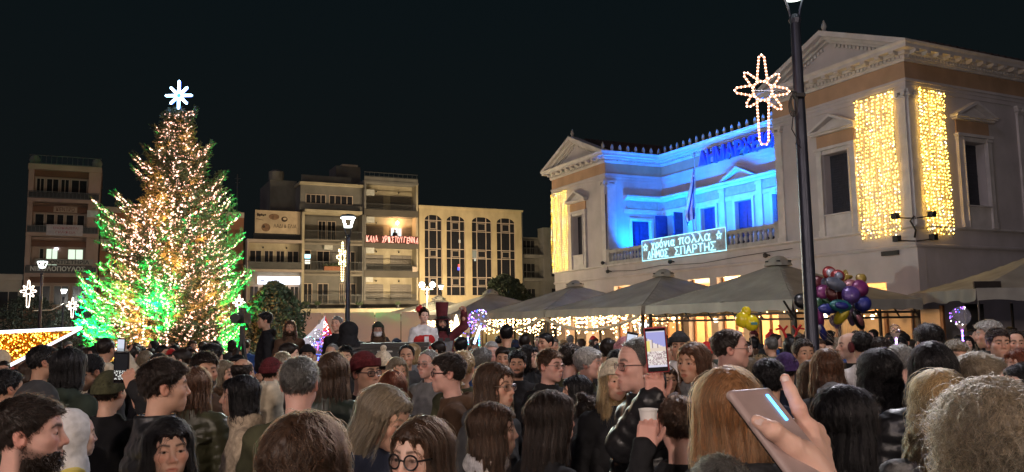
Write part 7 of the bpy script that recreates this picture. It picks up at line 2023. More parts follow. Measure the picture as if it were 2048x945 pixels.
# ---- people holding things up
def holder(u, v, d, yaw, label, arm, wrist_px, wrist_d, fingers, back, bend, hk, key, q=None, mir=False, **k):
    hat = k.get('hat'); lift = .030 if hat else .012
    loc, s_ = spot(u, v, d, None, lift)
    w = local_pt(loc, yaw, s_, at(*wrist_px, wrist_d)); sg = 1 if arm == 'L' else -1
    w = (w[0], w[1], w[2])
    sh_ = (sg * .165, .035, -.285)
    e = reach_arm(sh_, w, local_dir(yaw, bend))
    pose = {arm: (e, w)}
    ha = {arm: (local_dir(yaw, fingers), local_dir(yaw, back)), arm + 'm': mir}
    hands_ = (hk, 'relax') if arm == 'L' else ('relax', hk)
    return put(u, v, d, yaw, label, q, pose=pose, hands=hands_, hand_axes=ha, key=key, **k)
# red phone
put(1102, 782, 3.35, 118, 'woman with long straight dark hair seen from behind, left of the raised red phone', FEM(nose=1.05), 'pink', ('long', 'dark'), ('plain', 'black'))
holder(1276, 676, 4.15, -74, 'balding man in a black puffer, in profile behind the red phone he holds', 'L', (1309, 812), 3.60, (.05, .05, 1), (.15, -1, .1), (-1, -.3, -.8), 'phone', 'redphone', dict(age=1), skin='pink', hair=('thin', 'saltpepper'), jacket=('puffer', 'black'), glasses='thin', fine=2)
# paper cup
holder(1355, 793, 3.5, 180, 'person with short mousy hair lifting a white paper cup', 'L', (1290, 902), 3.25, (.15, .1, 1), (-.2, -1, .1), (-.1, .3, -1), 'grip', 'cup', {}, skin='pink', hair=('short', 'brown'), jacket=('plain', 'black'))
# dark phone below the fir, lit phone below the fir
holder(222, 740, 5.2, 174, 'person in a round olive beanie holding up a dark phone', 'R', (268, 782), 5.0, (-.35, .0, 1), (.6, -.8, .1), (.6, 0, -1), 'phone', 'darkphone', {}, skin='light', hair=('short', 'dark'), jacket=('coat', 'black'), hat=('beanie', 'olive'))
holder(213, 676, 9.5, 172, 'man in a pale hooded jacket filming the fir with a lit phone', 'R', (246, 712), 9.25, (-.1, .0, 1), (.3, -1, .1), (.6, 0, -1), 'phone', 'litphone', {}, skin='tan', hair=('short', 'dark'), jacket=('hood', 'cream'))
holder(1235, 700, 6.4, 178, 'black haired person lifting a lit phone beside the pink hat', 'R', (1264, 722), 6.2, (-.05, .0, 1), (.3, -1, .1), (.6, 0, -1), 'phone', 'litphone2', {}, skin='light', hair=('short', 'black'), jacket=('plain', 'charcoal'))

# ---- stage with its people
STG = thing('stage', 'low black stage platform behind the crowd before the pale hoarding', 'stage', (-2.6, 14.2, 0))
m_ = MB(); m_.box(-2.2, 2.0, -2.6, 2.0, .41, .45)
m_.build('deck', M_BLK, STG); m_ = MB(); m_.box(-2.18, 1.98, -2.58, -2.55, 0, .405); m_.build('skirt', cloth_mat('black'), STG)
SB = .45
put(530, 626, 13.2, -72, 'dark haired man in a black jacket with white cords on the stage', {}, 'olive', ('fade', 'black'), ('hood', 'black'), base=SB, group='people on the stage', fine=1)
put(580, 641, 13.0, 14, 'bearded man with long brown hair in a brown coat on the stage', {}, 'tan', ('longf', 'brown'), ('coat', 'brown'), base=SB, beard=1, group='people on the stage', fine=1)
put(674, 632, 12.6, -14, 'man with shaved grey hair and dark jacket below the lantern post', dict(age=1), 'light', ('buzz', 'grey'), ('plain', 'black'), base=SB, group='people on the stage', fine=1)
put(699, 643, 11.9, 174, 'broad man in a black hooded puffer seen from behind below the lantern', {}, 'light', None, ('puffer', 'black'), base=SB, hat=('hood', 'black'), group='people on the stage', width=1.3)
def mask(o, HM):
    V, F = mesh_sdf(lambda P: np.maximum(smax(head_sdf(P, {}) - .005, P[2] + .022, .004), np.maximum(P[1] + .03, -.105 - P[2])), (-.08, -.135, -.12), (.08, 0, 0), .0075)
    a = link('face_mask', np_mesh('face_mask', V, F, cloth_mat('white'), True), o); a.matrix_local = HM
put(756, 643, 12.4, 8, 'woman in a dark beanie and pale face mask behind the black barrier', FEM(), 'light', ('longf', 'brown'), ('scarf', 'brown'), base=SB, hat=('beanie', 'dark green'), glasses='thin', extra=mask, group='people on the stage', fine=1)
def dress(o, HM):
    V, F = mesh_sdf(lambda P: smax(smin(ell(P, (0, .03, -.45), (.165, .125, .20)), cap(P, (0, .03, -.62), (0, .03, -1.25), .15, .36), .08), P[2] + .33, .02) + .006 * np.sin(np.arctan2(P[1], P[0]) * 14) * (P[2] < -.6), (-.5, -.45, -1.4), (.5, .5, -.25), .02)
    link('dress', np_mesh('dress', V, F, cloth_mat('red'), True), o, (0, 0, HC + .02)).scale = (1.22, 1.22, 1)
    m_ = MB(); m_.box(-.035, .035, -.205, -.17, -.75, -.34); m_.build('white_trim', cloth_mat('white'), o, (0, 0, HC))
    m_ = MB(); m_.lathe([(.01, .0), (.05, .03), (.02, .09)], 8, (-.06, .03, .10)); m_.lathe([(.01, .0), (.045, .04), (.02, .1)], 8, (-.10, .02, .06)); a = m_.build('hair_ornament', cloth_mat('red'), o, smooth=True); a.matrix_local = HM
put(848, 617, 12.6, 18, 'performer in a white bodice and red dress with a red hair ornament', FEM(smile=.5), 'pale', ('bun', 'dark'), ('plain', 'white'), base=SB + .2, extra=dress, group='costumed performers', fine=1)
loc_, s_ = spot(884, 605, 12.8, SB + .1, .24)
w_ = local_pt(loc_, 12, s_, at(928, 628, 12.7))
def performer_extra(o, HM):
    m_ = MB(); m_.prism([(-.16, -.30), (.16, -.30), (.10, -.62), (-.10, -.62)], -.235, -.20); m_.build('shirt_front', cloth_mat('grey'), o, (0, 0, HC))
    m_ = MB(); m_.box(-.10, -.02, -.25, -.21, -.31, -.25); m_.box(.02, .10, -.25, -.21, -.31, -.25); m_.build('bow_tie', M_BLK, o, (0, 0, HC))
    V, F = mesh_sdf(lambda P: np.maximum(np.abs(np.sqrt(P[0] ** 2 + (P[1] - .015) ** 2) - .096) - .008, np.abs(P[2] - .095) - .022), (-.12, -.1, .06), (.12, .14, .13), .008)
    a = link('hat_band', np_mesh('hat_band', V, F, M_BLK, True), o); a.matrix_local = HM
put(884, 605, 12.8, 12, 'performer in a tall red top hat and dark red tailcoat raising a red maraca', {}, 'tan', ('curly', 'black'), ('coat', 'maroon'), base=SB + .1, hat=('tophat', 'maroon'), pose={'L': (reach_arm((.165, .035, -.285), w_, (1, 0, -.4)), w_)}, hands=('grip', 'relax'), hand_axes={'L': ((.1, 0, 1), (.8, .5, 0)), 'Lm': False}, key='maraca', extra=performer_extra, group='costumed performers', fine=1, beard=.6)
# person on the far balcony
person(st_world(26.05, .7, 10.06), 180 + 26 - 180, 1.0, 'dark figure standing at the open door of the red light balcony', {}, 'tan', ('short', 'black'), ('plain', 'black'), group='people on the balconies')

# ---- the rest of the crowd, one by one
rg = np.random.default_rng(2024)
QS = [{}, dict(nose=1.15, stubble=.6), dict(fat=.6, age=1), dict(jaw=1.06, stubble=.3)]; QF = [FEM(), FEM(nose=1.1), FEM(fat=.4)]
FILL = []
def blocked(x, y):
    if (x - XT.x) ** 2 + (y - XT.y) ** 2 < 3.4 ** 2: return True
    if -5.0 < x < -.3 and 11.4 < y < 16.6: return True
    q = Matrix.Rotation(-TH_ROT, 3, 'Z') @ (Vector((x, y, 0)) - Vector(TH_LOC))
    if q.y < .9 and q.x > -.6: return True
    if q.x < -4.5 and q.y < -2: return True
    return (x - 3.12) ** 2 + (y - 8.7) ** 2 < .3
d = 4.6
POS = [(o.location.x, o.location.y) for o, *_ in PEOPLE]
cand = []
while d < 19.5:
    st_ = .60 + .012 * d
    x = -.66 * d + rg.uniform(0, st_)
    while x < .66 * d:
        cand.append((x + rg.normal(0, .10), d + rg.normal(0, .14))); x += st_
    d += .56 + .022 * d
for x, y in cand:
    if blocked(x, y) or any((x - a) ** 2 + (y - b) ** 2 < .19 for a, b in POS): continue
    u_, _ = proj((x, y, 1.7))
    if u_ < -25 or u_ > 2075: continue
    fem = rg.random() < .48
    h_ = float(np.clip(rg.normal(1.61 if fem else 1.71, .055), 1.46, 1.80))
    if y > 12: h_ = min(h_, 1.72)
    u, v = proj((x, y, h_ + .01)); hw, hh = .09 * 1650 / y, .24 * 1650 / y
    bad = False
    for (pu, pv, pd, phw, phh) in PX:
        if pd > y + .2:      # would hide someone farther who matters
            if abs(u - pu) < (hw + phw) * .80 and v < pv + phh * .85 and pd < 15: bad = True; break
        elif abs(u - pu) < phw * .9 and v > pv - .1 * hh and v < pv + phh * 3.2: bad = True; break   # would not be seen at all
    if bad or v > 900: continue
    PX.append((u, v, y, hw, hh)); POS.append((x, y))
    FILL.append((x, y, h_, fem, u, v))
COLS = ['black', 'black', 'charcoal', 'navy', 'brown', 'olive', 'dark green', 'grey', 'maroon', 'beige', 'black', 'charcoal', 'cream', 'red', 'blue']
HN = {'black': 'black', 'dark': 'dark brown', 'brown': 'brown', 'chestnut': 'chestnut', 'auburn': 'auburn', 'blond': 'blond', 'ash': 'sandy', 'grey': 'grey', 'silver': 'silver', 'saltpepper': 'greying'}
SN = {'short': 'short', 'fade': 'cropped', 'thin': 'thinning', 'buzz': 'shaven', 'bald': 'balding', 'fringe': 'fringed', 'long': 'long', 'longf': 'long loose', 'wavy': 'wavy', 'bob': 'bobbed', 'pony': 'ponytailed', 'bun': 'knotted', 'curly': 'curly', 'short-tall': 'thick'}
JN = {'plain': 'jacket', 'puffer': 'puffer', 'coat': 'coat', 'hood': 'hooded jacket', 'fur': 'fur collared coat', 'scarf': 'jacket with scarf'}
MARKS = [(70, 'by the golden ray'), (190, 'below the left boughs of the fir'), (345, 'below the fir'), (465, 'near the tripod'), (560, 'below the men on the stage'), (650, 'below the red and white parasol'), (760, 'before the black barrier'), (868, 'below the performers'), (960, 'by the farthest tent'), (1060, 'under the garland'), (1180, 'before the garland tent'), (1310, 'behind the red phone'), (1410, 'before the barred tent'), (1500, 'below the yellow balloon'), (1610, 'around the dark lamp post'), (1700, 'below the balloon bunch'), (1800, 'near the purple light toy'), (1910, 'by the light balloon'), (2010, 'by the side awning')]
specs = []
for (x, y, h_, fem, u, v) in FILL:
    yaw = float(rg.choice([rg.uniform(150, 212), rg.uniform(-50, 50), rg.uniform(55, 120), rg.uniform(-120, -55)], p=[.40, .36, .12, .12]))
    if fem: hs = rg.choice(['long', 'longf', 'bob', 'wavy', 'pony', 'bun', 'curly'], p=[.25, .2, .2, .12, .1, .08, .05]); hc = rg.choice(['black', 'dark', 'brown', 'chestnut', 'auburn', 'blond', 'ash'], p=[.2, .25, .2, .12, .05, .1, .08])
    else: hs = rg.choice(['short', 'fade', 'thin', 'buzz', 'bald', 'fringe', 'short-tall'], p=[.32, .26, .12, .07, .07, .08, .08]); hc = rg.choice(['black', 'dark', 'brown', 'grey', 'saltpepper', 'silver'], p=[.36, .30, .12, .08, .09, .05])
    hat = None
    if rg.random() < .13: hat = (str(rg.choice(['beanie', 'pombeanie', 'cap', 'hood', 'santa'], p=[.45, .2, .15, .1, .1])), str(rg.choice(['black', 'charcoal', 'grey', 'maroon', 'olive', 'navy', 'cream', 'red'])))
    if hat and hat[0] == 'santa': hat = ('santa', 'red')
    jk = (str(rg.choice(['plain', 'puffer', 'coat', 'hood', 'scarf', 'fur'], p=[.3, .25, .15, .15, .1, .05])), str(rg.choice(COLS)))
    sk = str(rg.choice(['light', 'tan', 'olive', 'pale', 'pink'], p=[.3, .25, .2, .12, .13]))
    gl = 'thin' if (rg.random() < .15 and y < 9) else None
    bd = .7 if (not fem and rg.random() < .2) else 0
    who = 'woman' if fem else 'man'
    if hat: look = '%s in a %s %s' % (who, hat[1], {'beanie': 'beanie', 'pombeanie': 'bobble hat', 'cap': 'cap', 'hood': 'hood', 'santa': 'Santa hat'}[hat[0]])
    elif hs == 'bald': look = 'balding man in %s' % jk[1]
    else: look = '%s with %s %s hair, %s %s' % (who, SN[str(hs)], HN[str(hc)], jk[1], JN[jk[0]].split(' with')[0])
    if abs(yaw) < 52: look = look.replace('woman', 'facing woman').replace('balding man', 'facing balding man') if fem else ('facing ' + look)
    mk = min(MARKS, key=lambda m: abs(m[0] - u))[1]
    if len((look + mk).split()) > 11: look = look.rsplit(',', 1)[0]
    specs.append([x, y, h_, fem, u, v, yaw, (str(hs), str(hc)), hat, jk, sk, gl, bd, look, mk, int(rg.integers(0, 4))])
byl = {}
for s_ in specs: byl.setdefault((s_[13], s_[14]), []).append(s_)
ORD = ['leftmost', 'second from left', 'third from left', 'fourth from left', 'fifth from left', 'sixth from left', 'seventh from left']
for (lk, mk), lst in byl.items():
    lst.sort(key=lambda s_: s_[4])
    for i, s_ in enumerate(lst): s_.append('%s %s' % (lk, mk) + ('' if len(lst) == 1 else ', ' + ORD[min(i, 6)]))
for x, y, h_, fem, u, v, yaw, hair, hat, jk, sk, gl, bd, look, mk, qi, label in specs:
    fine = 1 if y < 7.0 else 0
    person((x, y, 0), yaw, h_ / 1.732, label, (QF[qi % 3] if fem else QS[qi]), sk, (None if hat and hat[0] == 'hood' else hair), jk, str(rg.choice(['black', 'navy', 'charcoal', 'brown'])), fine, hat, gl, bd)
# ================================================================== things held, carried and sold
M_SCREEN = bpy.data.materials.new('phone_screen'); M_SCREEN.use_nodes = True
_nt = M_SCREEN.node_tree; _b = _nt.nodes['Principled BSDF']; _a = _nt.nodes.new('ShaderNodeAttribute'); _a.attribute_name = 'sc'
_b.inputs['Base Color'].default_value = (.01, .01, .01, 1); _b.inputs['Roughness'].default_value = .1
_nt.links.new(_a.outputs['Color'], _b.inputs['Emission Color']); _b.inputs['Emission Strength'].default_value = .42
def screen_mesh(w_, h_, picture, seed):
    rg = np.random.default_rng(seed); nx, nz = 18, 34; V = []; F = []; C = []
    for j in range(nz):
        for i in range(nx):
            x0, x1 = (i / nx - .5) * w_, ((i + 1) / nx - .5) * w_; z0, z1 = (j / nz - .5) * h_, ((j + 1) / nz - .5) * h_
            b = len(V); V += [(x0, 0, z0), (x1, 0, z0), (x1, 0, z1), (x0, 0, z1)]; F.append((b, b + 1, b + 2, b + 3))
            t, s_ = j / nz, i / nx
            if picture == 'hall':
                if t > .95 or t < .03: c = (.75, .70, .85)
                elif t > .74 - .22 * s_ + (.06 if s_ < .3 else 0): c = (.42, .42, .80)
                elif t > .50 + .05 * s_: c = (.90, .78, .72) if (i % 5) else (.35, .28, .30)
                elif t > .42: c = (.85, .70, .58)
                else:
                    k = rg.random(); c = (.95, .88, .80) if k < .35 else (.45, .35, .34) if k < .7 else (.75, .60, .62)
                if s_ < .12 and .42 < t < .72: c = (.95, .80, .25)
            elif picture == 'dark':
                c = (.9, .9, .85) if (t < .35 and rg.random() < .35) else (.01, .01, .012)
            else: c = (.75, .80, .95) if t > .3 else (.45, .50, .55)
            C += [(*c, 1)] * 4
    return np_mesh('screen', V, F, M_SCREEN, False, {'sc': np.array(C)})
def phone(label, loc, rot, case, picture, s_=1.0, seed=0, strip=False):
    o = thing('phone', label, 'phone', loc, 0, 'phones held up over the crowd'); o.rotation_euler = rot; o.scale = (s_, s_, s_)
    V, F = mesh_sdf(lambda P: rbox(P, (0, 0, 0), (.0395, .0052, .081), .0045), (-.046, -.009, -.088), (.046, .009, .088), .0022)
    link('case', np_mesh('case', V, F, case, True), o)
    if picture:
        m_ = MB(); m_.box(-.036, .036, -.0058, -.0053, -.077, .077); m_.build('glass', mat('phone_glass', (.01, .01, .012), .06, var=0), o)
        link('screen', screen_mesh(.066, .128, picture, seed), o, (0, -.0062, .003))
    return o
M_CRED = mat('case_red', (.45, .05, .06), .45, var=.05); M_CBLK = mat('case_black', (.015, .015, .018), .35, var=.05)
c_ = at(1313, 700, 3.54); phone('phone in a red case showing the town hall on its bright screen', c_, (R(4), R(-3), R(-10)), M_CRED, 'hall', 1.19, 1)
c_ = at(243, 735, 5.05); phone('dark phone with a mostly black screen below the fir', c_, (R(5), R(2), R(0)), M_CBLK, 'dark', 1.2, 2)
c_ = at(242, 693, 9.2); phone('small lit phone in front of the fir', c_, (R(5), R(4), R(0)), M_CBLK, 'lit', 1.15, 3)
c_ = at(1263, 690, 6.15); phone('lit phone tilted beside the pink hat', c_, (R(5), R(10), R(-25)), M_CBLK, 'lit', 1.15, 4)
cp = thing('paper_cup', 'white paper cup held over the crowd below the red phone', 'cup', at(1297, 842, 3.31)); m_ = MB(); m_.lathe([(.026, -.05), (.036, .04), (.0385, .042), (.0385, .047), (.034, .047), (.033, .03)], 18); m_.build('cup', mat('paper_white', (.72, .70, .68), .6, var=.05), cp, smooth=True)
m_ = MB(); m_.lathe([(.002, .028), (.0325, .029)], 18); m_.build('drink', mat('coffee', (.05, .025, .012), .1), cp)

# ---- the hand with a phone in a mauve case, close on the right
TL, TR, BL = at(1452, 786, 1.105), at(1558, 778, 1.155), at(1561, 946, 1.020)
ex = (TR - TL).normalized(); ez = (TL - BL); ez = (ez - ex * ez.dot(ex)).normalized(); ey = ez.cross(ex)
ctr = TL + ex * .0385 - ez * .080
ph = thing('phone', 'phone in a mauve case seen from behind, held by the big hand', 'phone', ctr, 0, 'phones held up over the crowd')
ph.rotation_euler = Matrix((ex, ey, ez)).transposed().to_euler()
V, F = mesh_sdf(lambda P: smin(rbox(P, (0, 0, 0), (.0385, .0060, .080), .0055), rbox(P, (0, .0005, .0745), (.0385, .0062, .006), .005), .003), (-.045, -.010, -.087), (.045, .010, .087), .0022)
link('case', np_mesh('case', V, F, mat('case_mauve', (.34, .25, .235), .42, var=.06, vs=40), True), ph)
m_ = MB(); m_.box(.0195, .0235, -.0072, -.0062, .022, .066); m_.build('light_strip', glow('strip_blue', (.05, .42, 1.0), 4.0), ph)  # painted reflection: the blue sheen on the case is put in as a glowing strip
m_ = MB(); m_.box(-.036, .036, .0062, .0068, -.076, .076); m_.build('screen', mat('phone_glass', (.01, .01, .012), .06, var=0), ph)
own = Vector((1.02, 1.02, 0)); own_s = .95; own_yaw = -88
def W(u, v, d_): return at(u, v, d_)
def big_hand():
    wr, wr2 = W(1634, 985, 1.06), W(1655, 1100, 1.03)
    mc = [W(1611, 860, 1.125), W(1624, 866, 1.15), W(1633, 884, 1.17), W(1637, 906, 1.18)]
    def fn(P):
        d = cap(P, wr2, wr, .028, .0245)
        for i, m_ in enumerate(mc): d = smin(d, cap(P, wr, m_, .0215 - .001 * i, .0150 - .0007 * i), .016)
        d = smin(d, cap(P, W(1628, 950, 1.065), W(1608, 910, 1.065), .022, .018), .018)
        # index, straight up along the phone's edge
        chain = [(mc[0], W(1598, 816, 1.118), .0108, .0092), (W(1597, 818, 1.125), W(1581, 782, 1.125), .0094, .0086), (W(1581, 782, 1.125), W(1570, 757, 1.125), .0086, .0070)]
        for k, (a, b, ra, rb) in enumerate(chain): d = smin(d, cap(P, a, b, ra, rb), .007 if k == 0 else .003)
        # thumb across the back of the phone
        th = [(W(1616, 928, 1.060), W(1586, 893, 1.048), .0180, .0132), (W(1586, 893, 1.048), W(1547, 862, 1.045), .0130, .0110), (W(1547, 862, 1.045), W(1514, 842, 1.055), .0108, .0080)]
        for k, (a, b, ra, rb) in enumerate(th): d = smin(d, cap(P, a, b, ra, rb), .014 if k == 0 else .004)
        # three fingers curl behind, on the screen side
        for m_, p1, p2, r_ in ((mc[1], W(1590, 852, 1.165), W(1556, 866, 1.15), .0098), (mc[2], W(1600, 882, 1.175), W(1566, 896, 1.15), .0094), (mc[3], W(1612, 912, 1.17), W(1582, 924, 1.14), .0084)):
            d = smin(d, cap(P, m_, p1, r_ * 1.1, r_), .006); d = smin(d, cap(P, p1, p2, r_, r_ * .82), .004)
        for i, m_ in enumerate(mc):   # knuckles and the tendons leading to them
            d = smin(d, ell(P, m_ + Vector((.004, -.004, .003)), (.0105, .0105, .0105)), .008)
            d = smin(d, cap(P, wr + Vector((.008, -.018, 0)), m_ + Vector((.006, -.008, .002)), .006, .0065), .010)
        d = smin(d, ell(P, W(1597, 818, 1.120), (.0105, .0105, .010)), .005); d = smin(d, ell(P, W(1547, 862, 1.040), (.0118, .0118, .0118)), .005)
        for c in (W(1599, 822, 1.115), W(1595, 814, 1.115), W(1582, 785, 1.117), W(1549, 866, 1.049), W(1543, 860, 1.052)): d = d + .0011 * np.exp(-((P[2] - c[2]) / .0011) ** 2) * (np.abs(P[0] - c[0]) < .012)
        return d + .0006 * hnoise(P, 300, .4) + .0003 * hnoise(P, 900, 1.)
    return mesh_sdf(fn, (.25, .94, 1.42), (.52, 1.32, 1.92), .0036)
HV, HF = big_hand()
def to_local(V): return np.array([local_pt(own, own_yaw, own_s, p) for p in V], f4)
hloc = to_local(HV)
w_ = local_pt(own, own_yaw, own_s, at(1655, 1100, 1.03)); e_ = reach_arm((-.165, .035, -.285), w_, local_dir(own_yaw, (.5, -.2, -1)))
pose = {'R': (e_, w_)}
_save = hand('relax')
hv_keep = body_mesh
q_ = FEM()
me_b = body_mesh(q_, 0, pose, ('relax', 'relax'), None, 'phoneowner')
# replace the relaxed right hand of this body by the posed one
nv = len(me_b.vertices); co = np.zeros(nv * 3, f4); me_b.vertices.foreach_get('co', co); co = co.reshape(-1, 3)
keep = nv - len(_save[0]); nf = len(me_b.polygons); fa = np.zeros(nf * 4, np.int32); me_b.polygons.foreach_get('vertices', fa); fa = fa.reshape(-1, 4); fa = fa[(fa < keep).all(1)]
mk0 = np.zeros(nv * 4, f4); me_b.color_attributes['mk'].data.foreach_get('color', mk0); mk0 = mk0.reshape(-1, 4)[:keep]
mkh = np.zeros((len(hloc), 4), f4); mkh[:, 2] = .22 + .6 * np.max([np.exp(-np.sum((HV - np.array(W(*c), f4)) ** 2, 1) / .012 ** 2) for c in ((1597, 818, 1.12), (1611, 860, 1.12), (1547, 862, 1.05), (1570, 757, 1.12), (1517, 842, 1.08), (1633, 884, 1.16), (1624, 866, 1.15))], 0); mkh[:, 3] = 1
me2 = np_mesh('body', np.concatenate([co[:keep], hloc]), np.concatenate([fa, HF + keep]), M_HAIR0, True, {'mk': np.concatenate([mk0, mkh])})
_body[(tuple(sorted(q_.items())), 0, 'phoneowner', (0, 0))] = me2
def nails(o, HM):
    m_ = MB()
    for a, b, up in ((W(1572, 763, 1.117), W(1569, 752, 1.119), Vector((-.2, -1, .3))), (W(1525, 846, 1.042), W(1511, 840, 1.049), Vector((-.2, -1, .5)))):
        ax = (b - a).normalized(); s_ = ax.cross(up).normalized(); n_ = s_.cross(ax).normalized()
        pts = []
        for t, w2 in ((0, .0042), (.6, .0050), (1.0, .0036)):
            for k in (-1, 0, 1): pts.append(local_pt(own, own_yaw, own_s, a + (b - a) * t + s_ * (w2 * k) + n_ * (.0006 - .0012 * abs(k)))) 
        m_.add([(p[0], p[1], p[2]) for p in pts], [(0, 1, 4, 3), (1, 2, 5, 4), (3, 4, 7, 6), (4, 5, 8, 7)])
    m_.build('nail', mat('nail_pale', (.62, .46, .42), .25, var=0), o, (0, 0, HC), smooth=True)
person(own, own_yaw, own_s, 'person whose big raised hand grips the mauve phone', q_, 'pale', ('bob', 'brown'), ('plain', 'black'), fine=0, pose=pose, key='phoneowner', extra=nails)

# ---- camera on a tripod on the stage
tp = thing('camera_tripod', 'black video camera on a tall tripod beside the fir', 'tripod', at(484, 700, 11.2)); tp.location.z = 0
zt = at(484, 652, 11.2).z
m_ = MB(); m_.box(-.03, .03, -.03, .03, zt - .25, zt); m_.build('column', M_BLK, tp)
for a in (90, 210, 330):
    m_ = MB(); m_.tube([(0, 0, zt - .12), (.34 * math.cos(R(a)), .34 * math.sin(R(a)), .45), (.42 * math.cos(R(a)), .42 * math.sin(R(a)), 0)], [.022, .018, .012], 6); m_.build('leg', M_BLK, tp)
m_ = MB(); m_.box(-.07, .07, -.16, .14, zt + .03, zt + .17); m_.tube([(0, -.15, zt + .10), (0, -.26, zt + .10), (0, -.27, zt + .10), (0, -.33, zt + .10)], [.05, .05, .062, .062], 12)
m_.box(-.02, .02, -.1, .1, zt + .165, zt + .24); m_.build('camera', M_BLK, tp); m_ = MB(); m_.tube([(0, .12, zt + .05), (.0, .35, zt - .1)], .012, 5); m_.build('pan_handle', M_BLK, tp)
m_ = MB(); m_.box(-.015, .015, -.17, -.161, zt + .12, zt + .14); m_.build('tally_light', glow('tally_green', (.1, 1, .3), 2), tp)
br = thing('stage_barrier', 'black barrier desk on the stage before the masked woman', 'barrier', at(795, 700, 11.0)); br.location.z = 0
zt = at(795, 686, 11.0).z
m_ = MB(); m_.box(-.46, .40, -.05, .05, 0, zt - .06); m_.build('panel', M_BLK, br); m_ = MB(); m_.box(-.48, .42, -.08, .25, zt - .055, zt); m_.build('top', M_BLK, br)
m_ = MB(); m_.box(-.26, -.06, -.06, -.051, zt - .12, zt - .10); m_.box(.12, .30, -.06, -.051, zt - .14, zt - .11); m_.build('trim', mat('trim_metal', (.3, .3, .3), .4, metal=.8), br)

# ---- stall with a red and white roof, light balloons below it
ST_ = thing('parasol_stall', 'small stall with a glowing white and red peaked roof behind the stage', 'stall', at(640, 690, 15.5)); ST_.location.z = 0
o0 = ST_.location
def sp_(u, v, d_): return at(u, v, d_) - o0
ap_, le, fc, rc_ = sp_(651, 631, 15.9), sp_(590, 690, 15.9), sp_(640, 691, 15.2), sp_(668, 674, 15.9)
bk = sp_(618, 676, 16.7)
def panel(name, m_, a, b, c, n=6):
    V = []; F = []
    for j in range(n + 1):
        for i in range(n + 1):
            t, s_ = j / n, i / n; p = a + (b + (c - b) * s_ - a) * t; p = p + Vector((0, 0, -.05 * math.sin(math.pi * t) - .03 * math.sin(math.pi * s_) * t)); V.append(tuple(p))
    for j in range(n):
        for i in range(n): k = j * (n + 1) + i; F.append((k, k + 1, k + n + 2, k + n + 1))
    return link(name, np_mesh(name, V, F, m_, True), ST_)
M_LITC = mat('lit_white_canvas', (.7, .68, .70), .8, var=.05, emit=(.95, .9, 1.0), es=.22); M_LITR = mat('lit_red_canvas', (.5, .03, .03), .7, var=.1, emit=(1, .03, .02), es=.16)  # light coming through the roof is put into the canvas as emission
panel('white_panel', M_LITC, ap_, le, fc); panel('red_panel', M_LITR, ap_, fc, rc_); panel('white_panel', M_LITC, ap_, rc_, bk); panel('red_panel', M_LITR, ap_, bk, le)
rg = np.random.default_rng(77)
P_ = []
for a, b in ((le, fc), (fc, rc_)):
    for k in range(13): P_.append(a + (b - a) * (k / 13) + Vector((0, -.03, 0)))
bulbs('edge_bulbs', P_, .008, glow('edge_white', (1, .85, .95), 5), ST_)
P_ = [ap_ + (fc - ap_) * t + (rc_ - fc) * (t * s_) + Vector((0, -.06, 0)) for t, s_ in zip(rg.uniform(.2, .8, 14), rg.uniform(.2, .8, 14))]
bulbs('roof_bulbs', P_, .014, glow('roof_white', (1, .8, .7), 6), ST_)
m_ = MB(); m_.tube([sp_(640, 640, 15.9), Vector((sp_(640, 640, 15.9).x, sp_(640, 640, 15.9).y, -o0.z))], .03, 6); m_.build('post', M_OFFW, ST_)
M_BUB = mat('bubble', (.55, .55, .65), .08, var=0, alpha=.16, spec=.8)
M_LP, M_LW, M_LB, M_LT, M_LR = glow('led_purple', (.38, .10, 1.0), 7), glow('led_white', (.9, .9, 1.0), 9), glow('led_blue', (.05, .10, 1.0), 8), glow('led_teal', (.05, .9, .75), 6), glow('led_red', (1, .08, .12), 5)
def light_balloon(label, c_, r, mats_, n, seed, stick=.5, ribbon=True, group='glowing balloons and light toys'):
    rg = np.random.default_rng(seed)
    o = thing('light_balloon', label, 'balloon', c_, 0, group)
    m_ = MB(); m_.lathe([(r * math.cos(R(a)), r * math.sin(R(a))) for a in range(-84, 85, 14)], 20); m_.build('bubble', M_BUB, o, smooth=True)
    per = [[] for _ in mats_]; w_ = []
    for k in range(n):
        t = k / n; a = t * 2 * math.pi * 3.2 + seed; e = math.sin(t * 2 * math.pi * 1.7) * 1.2
        p = Vector((r * 1.02 * math.cos(a) * math.cos(e), r * 1.02 * math.sin(a) * math.cos(e), r * 1.02 * math.sin(e))); w_.append(p); per[int(rg.integers(0, len(mats_)))].append(p)
    for m2, pp in zip(mats_, per):
        if pp: bulbs('bulbs', pp, r * .055, m2, o)
    m_ = MB(); m_.tube(w_, .003, 4)
    m_.build('wire', M_WIRE, o, kind='stuff')
    m_ = MB(); m_.tube([(0, 0, -r), (0, .0, -r - stick)], .008, 6); m_.lathe([(.01, 0), (.035, .03), (.05, .06)], 8, (0, 0, -r - .04)); m_.build('stick', M_OFFW, o)
    P_ = [(0, -.012, -r - stick * k / 9) for k in range(8)]; bulbs('stick_bulbs', P_[::2], .012, mats_[0], o); bulbs('stick_bulbs', P_[1::2], .010, M_LT if r > .12 else mats_[-1], o)
    return o
light_balloon('clear balloon spiralled with purple and white lights on a glowing stick', at(1921, 633, 7.6), .088, [M_LP, M_LW, M_LP, M_LB], 26, 3, .20)
light_balloon('bundle of purple and white light toys over the crowd by the folding bars', at(1790, 660, 8.0), .05, [M_LP, M_LW], 34, 5, .12)
light_balloon('purple light balloon hanging in front of the red and white stall', at(636, 670, 14.0), .09, [M_LP, M_LW, M_LR], 14, 6, .2)
light_balloon('pinkish light balloon below the stall roof edge', at(652, 672, 14.2), .08, [M_LR, M_LW, M_LP], 14, 7, .2)
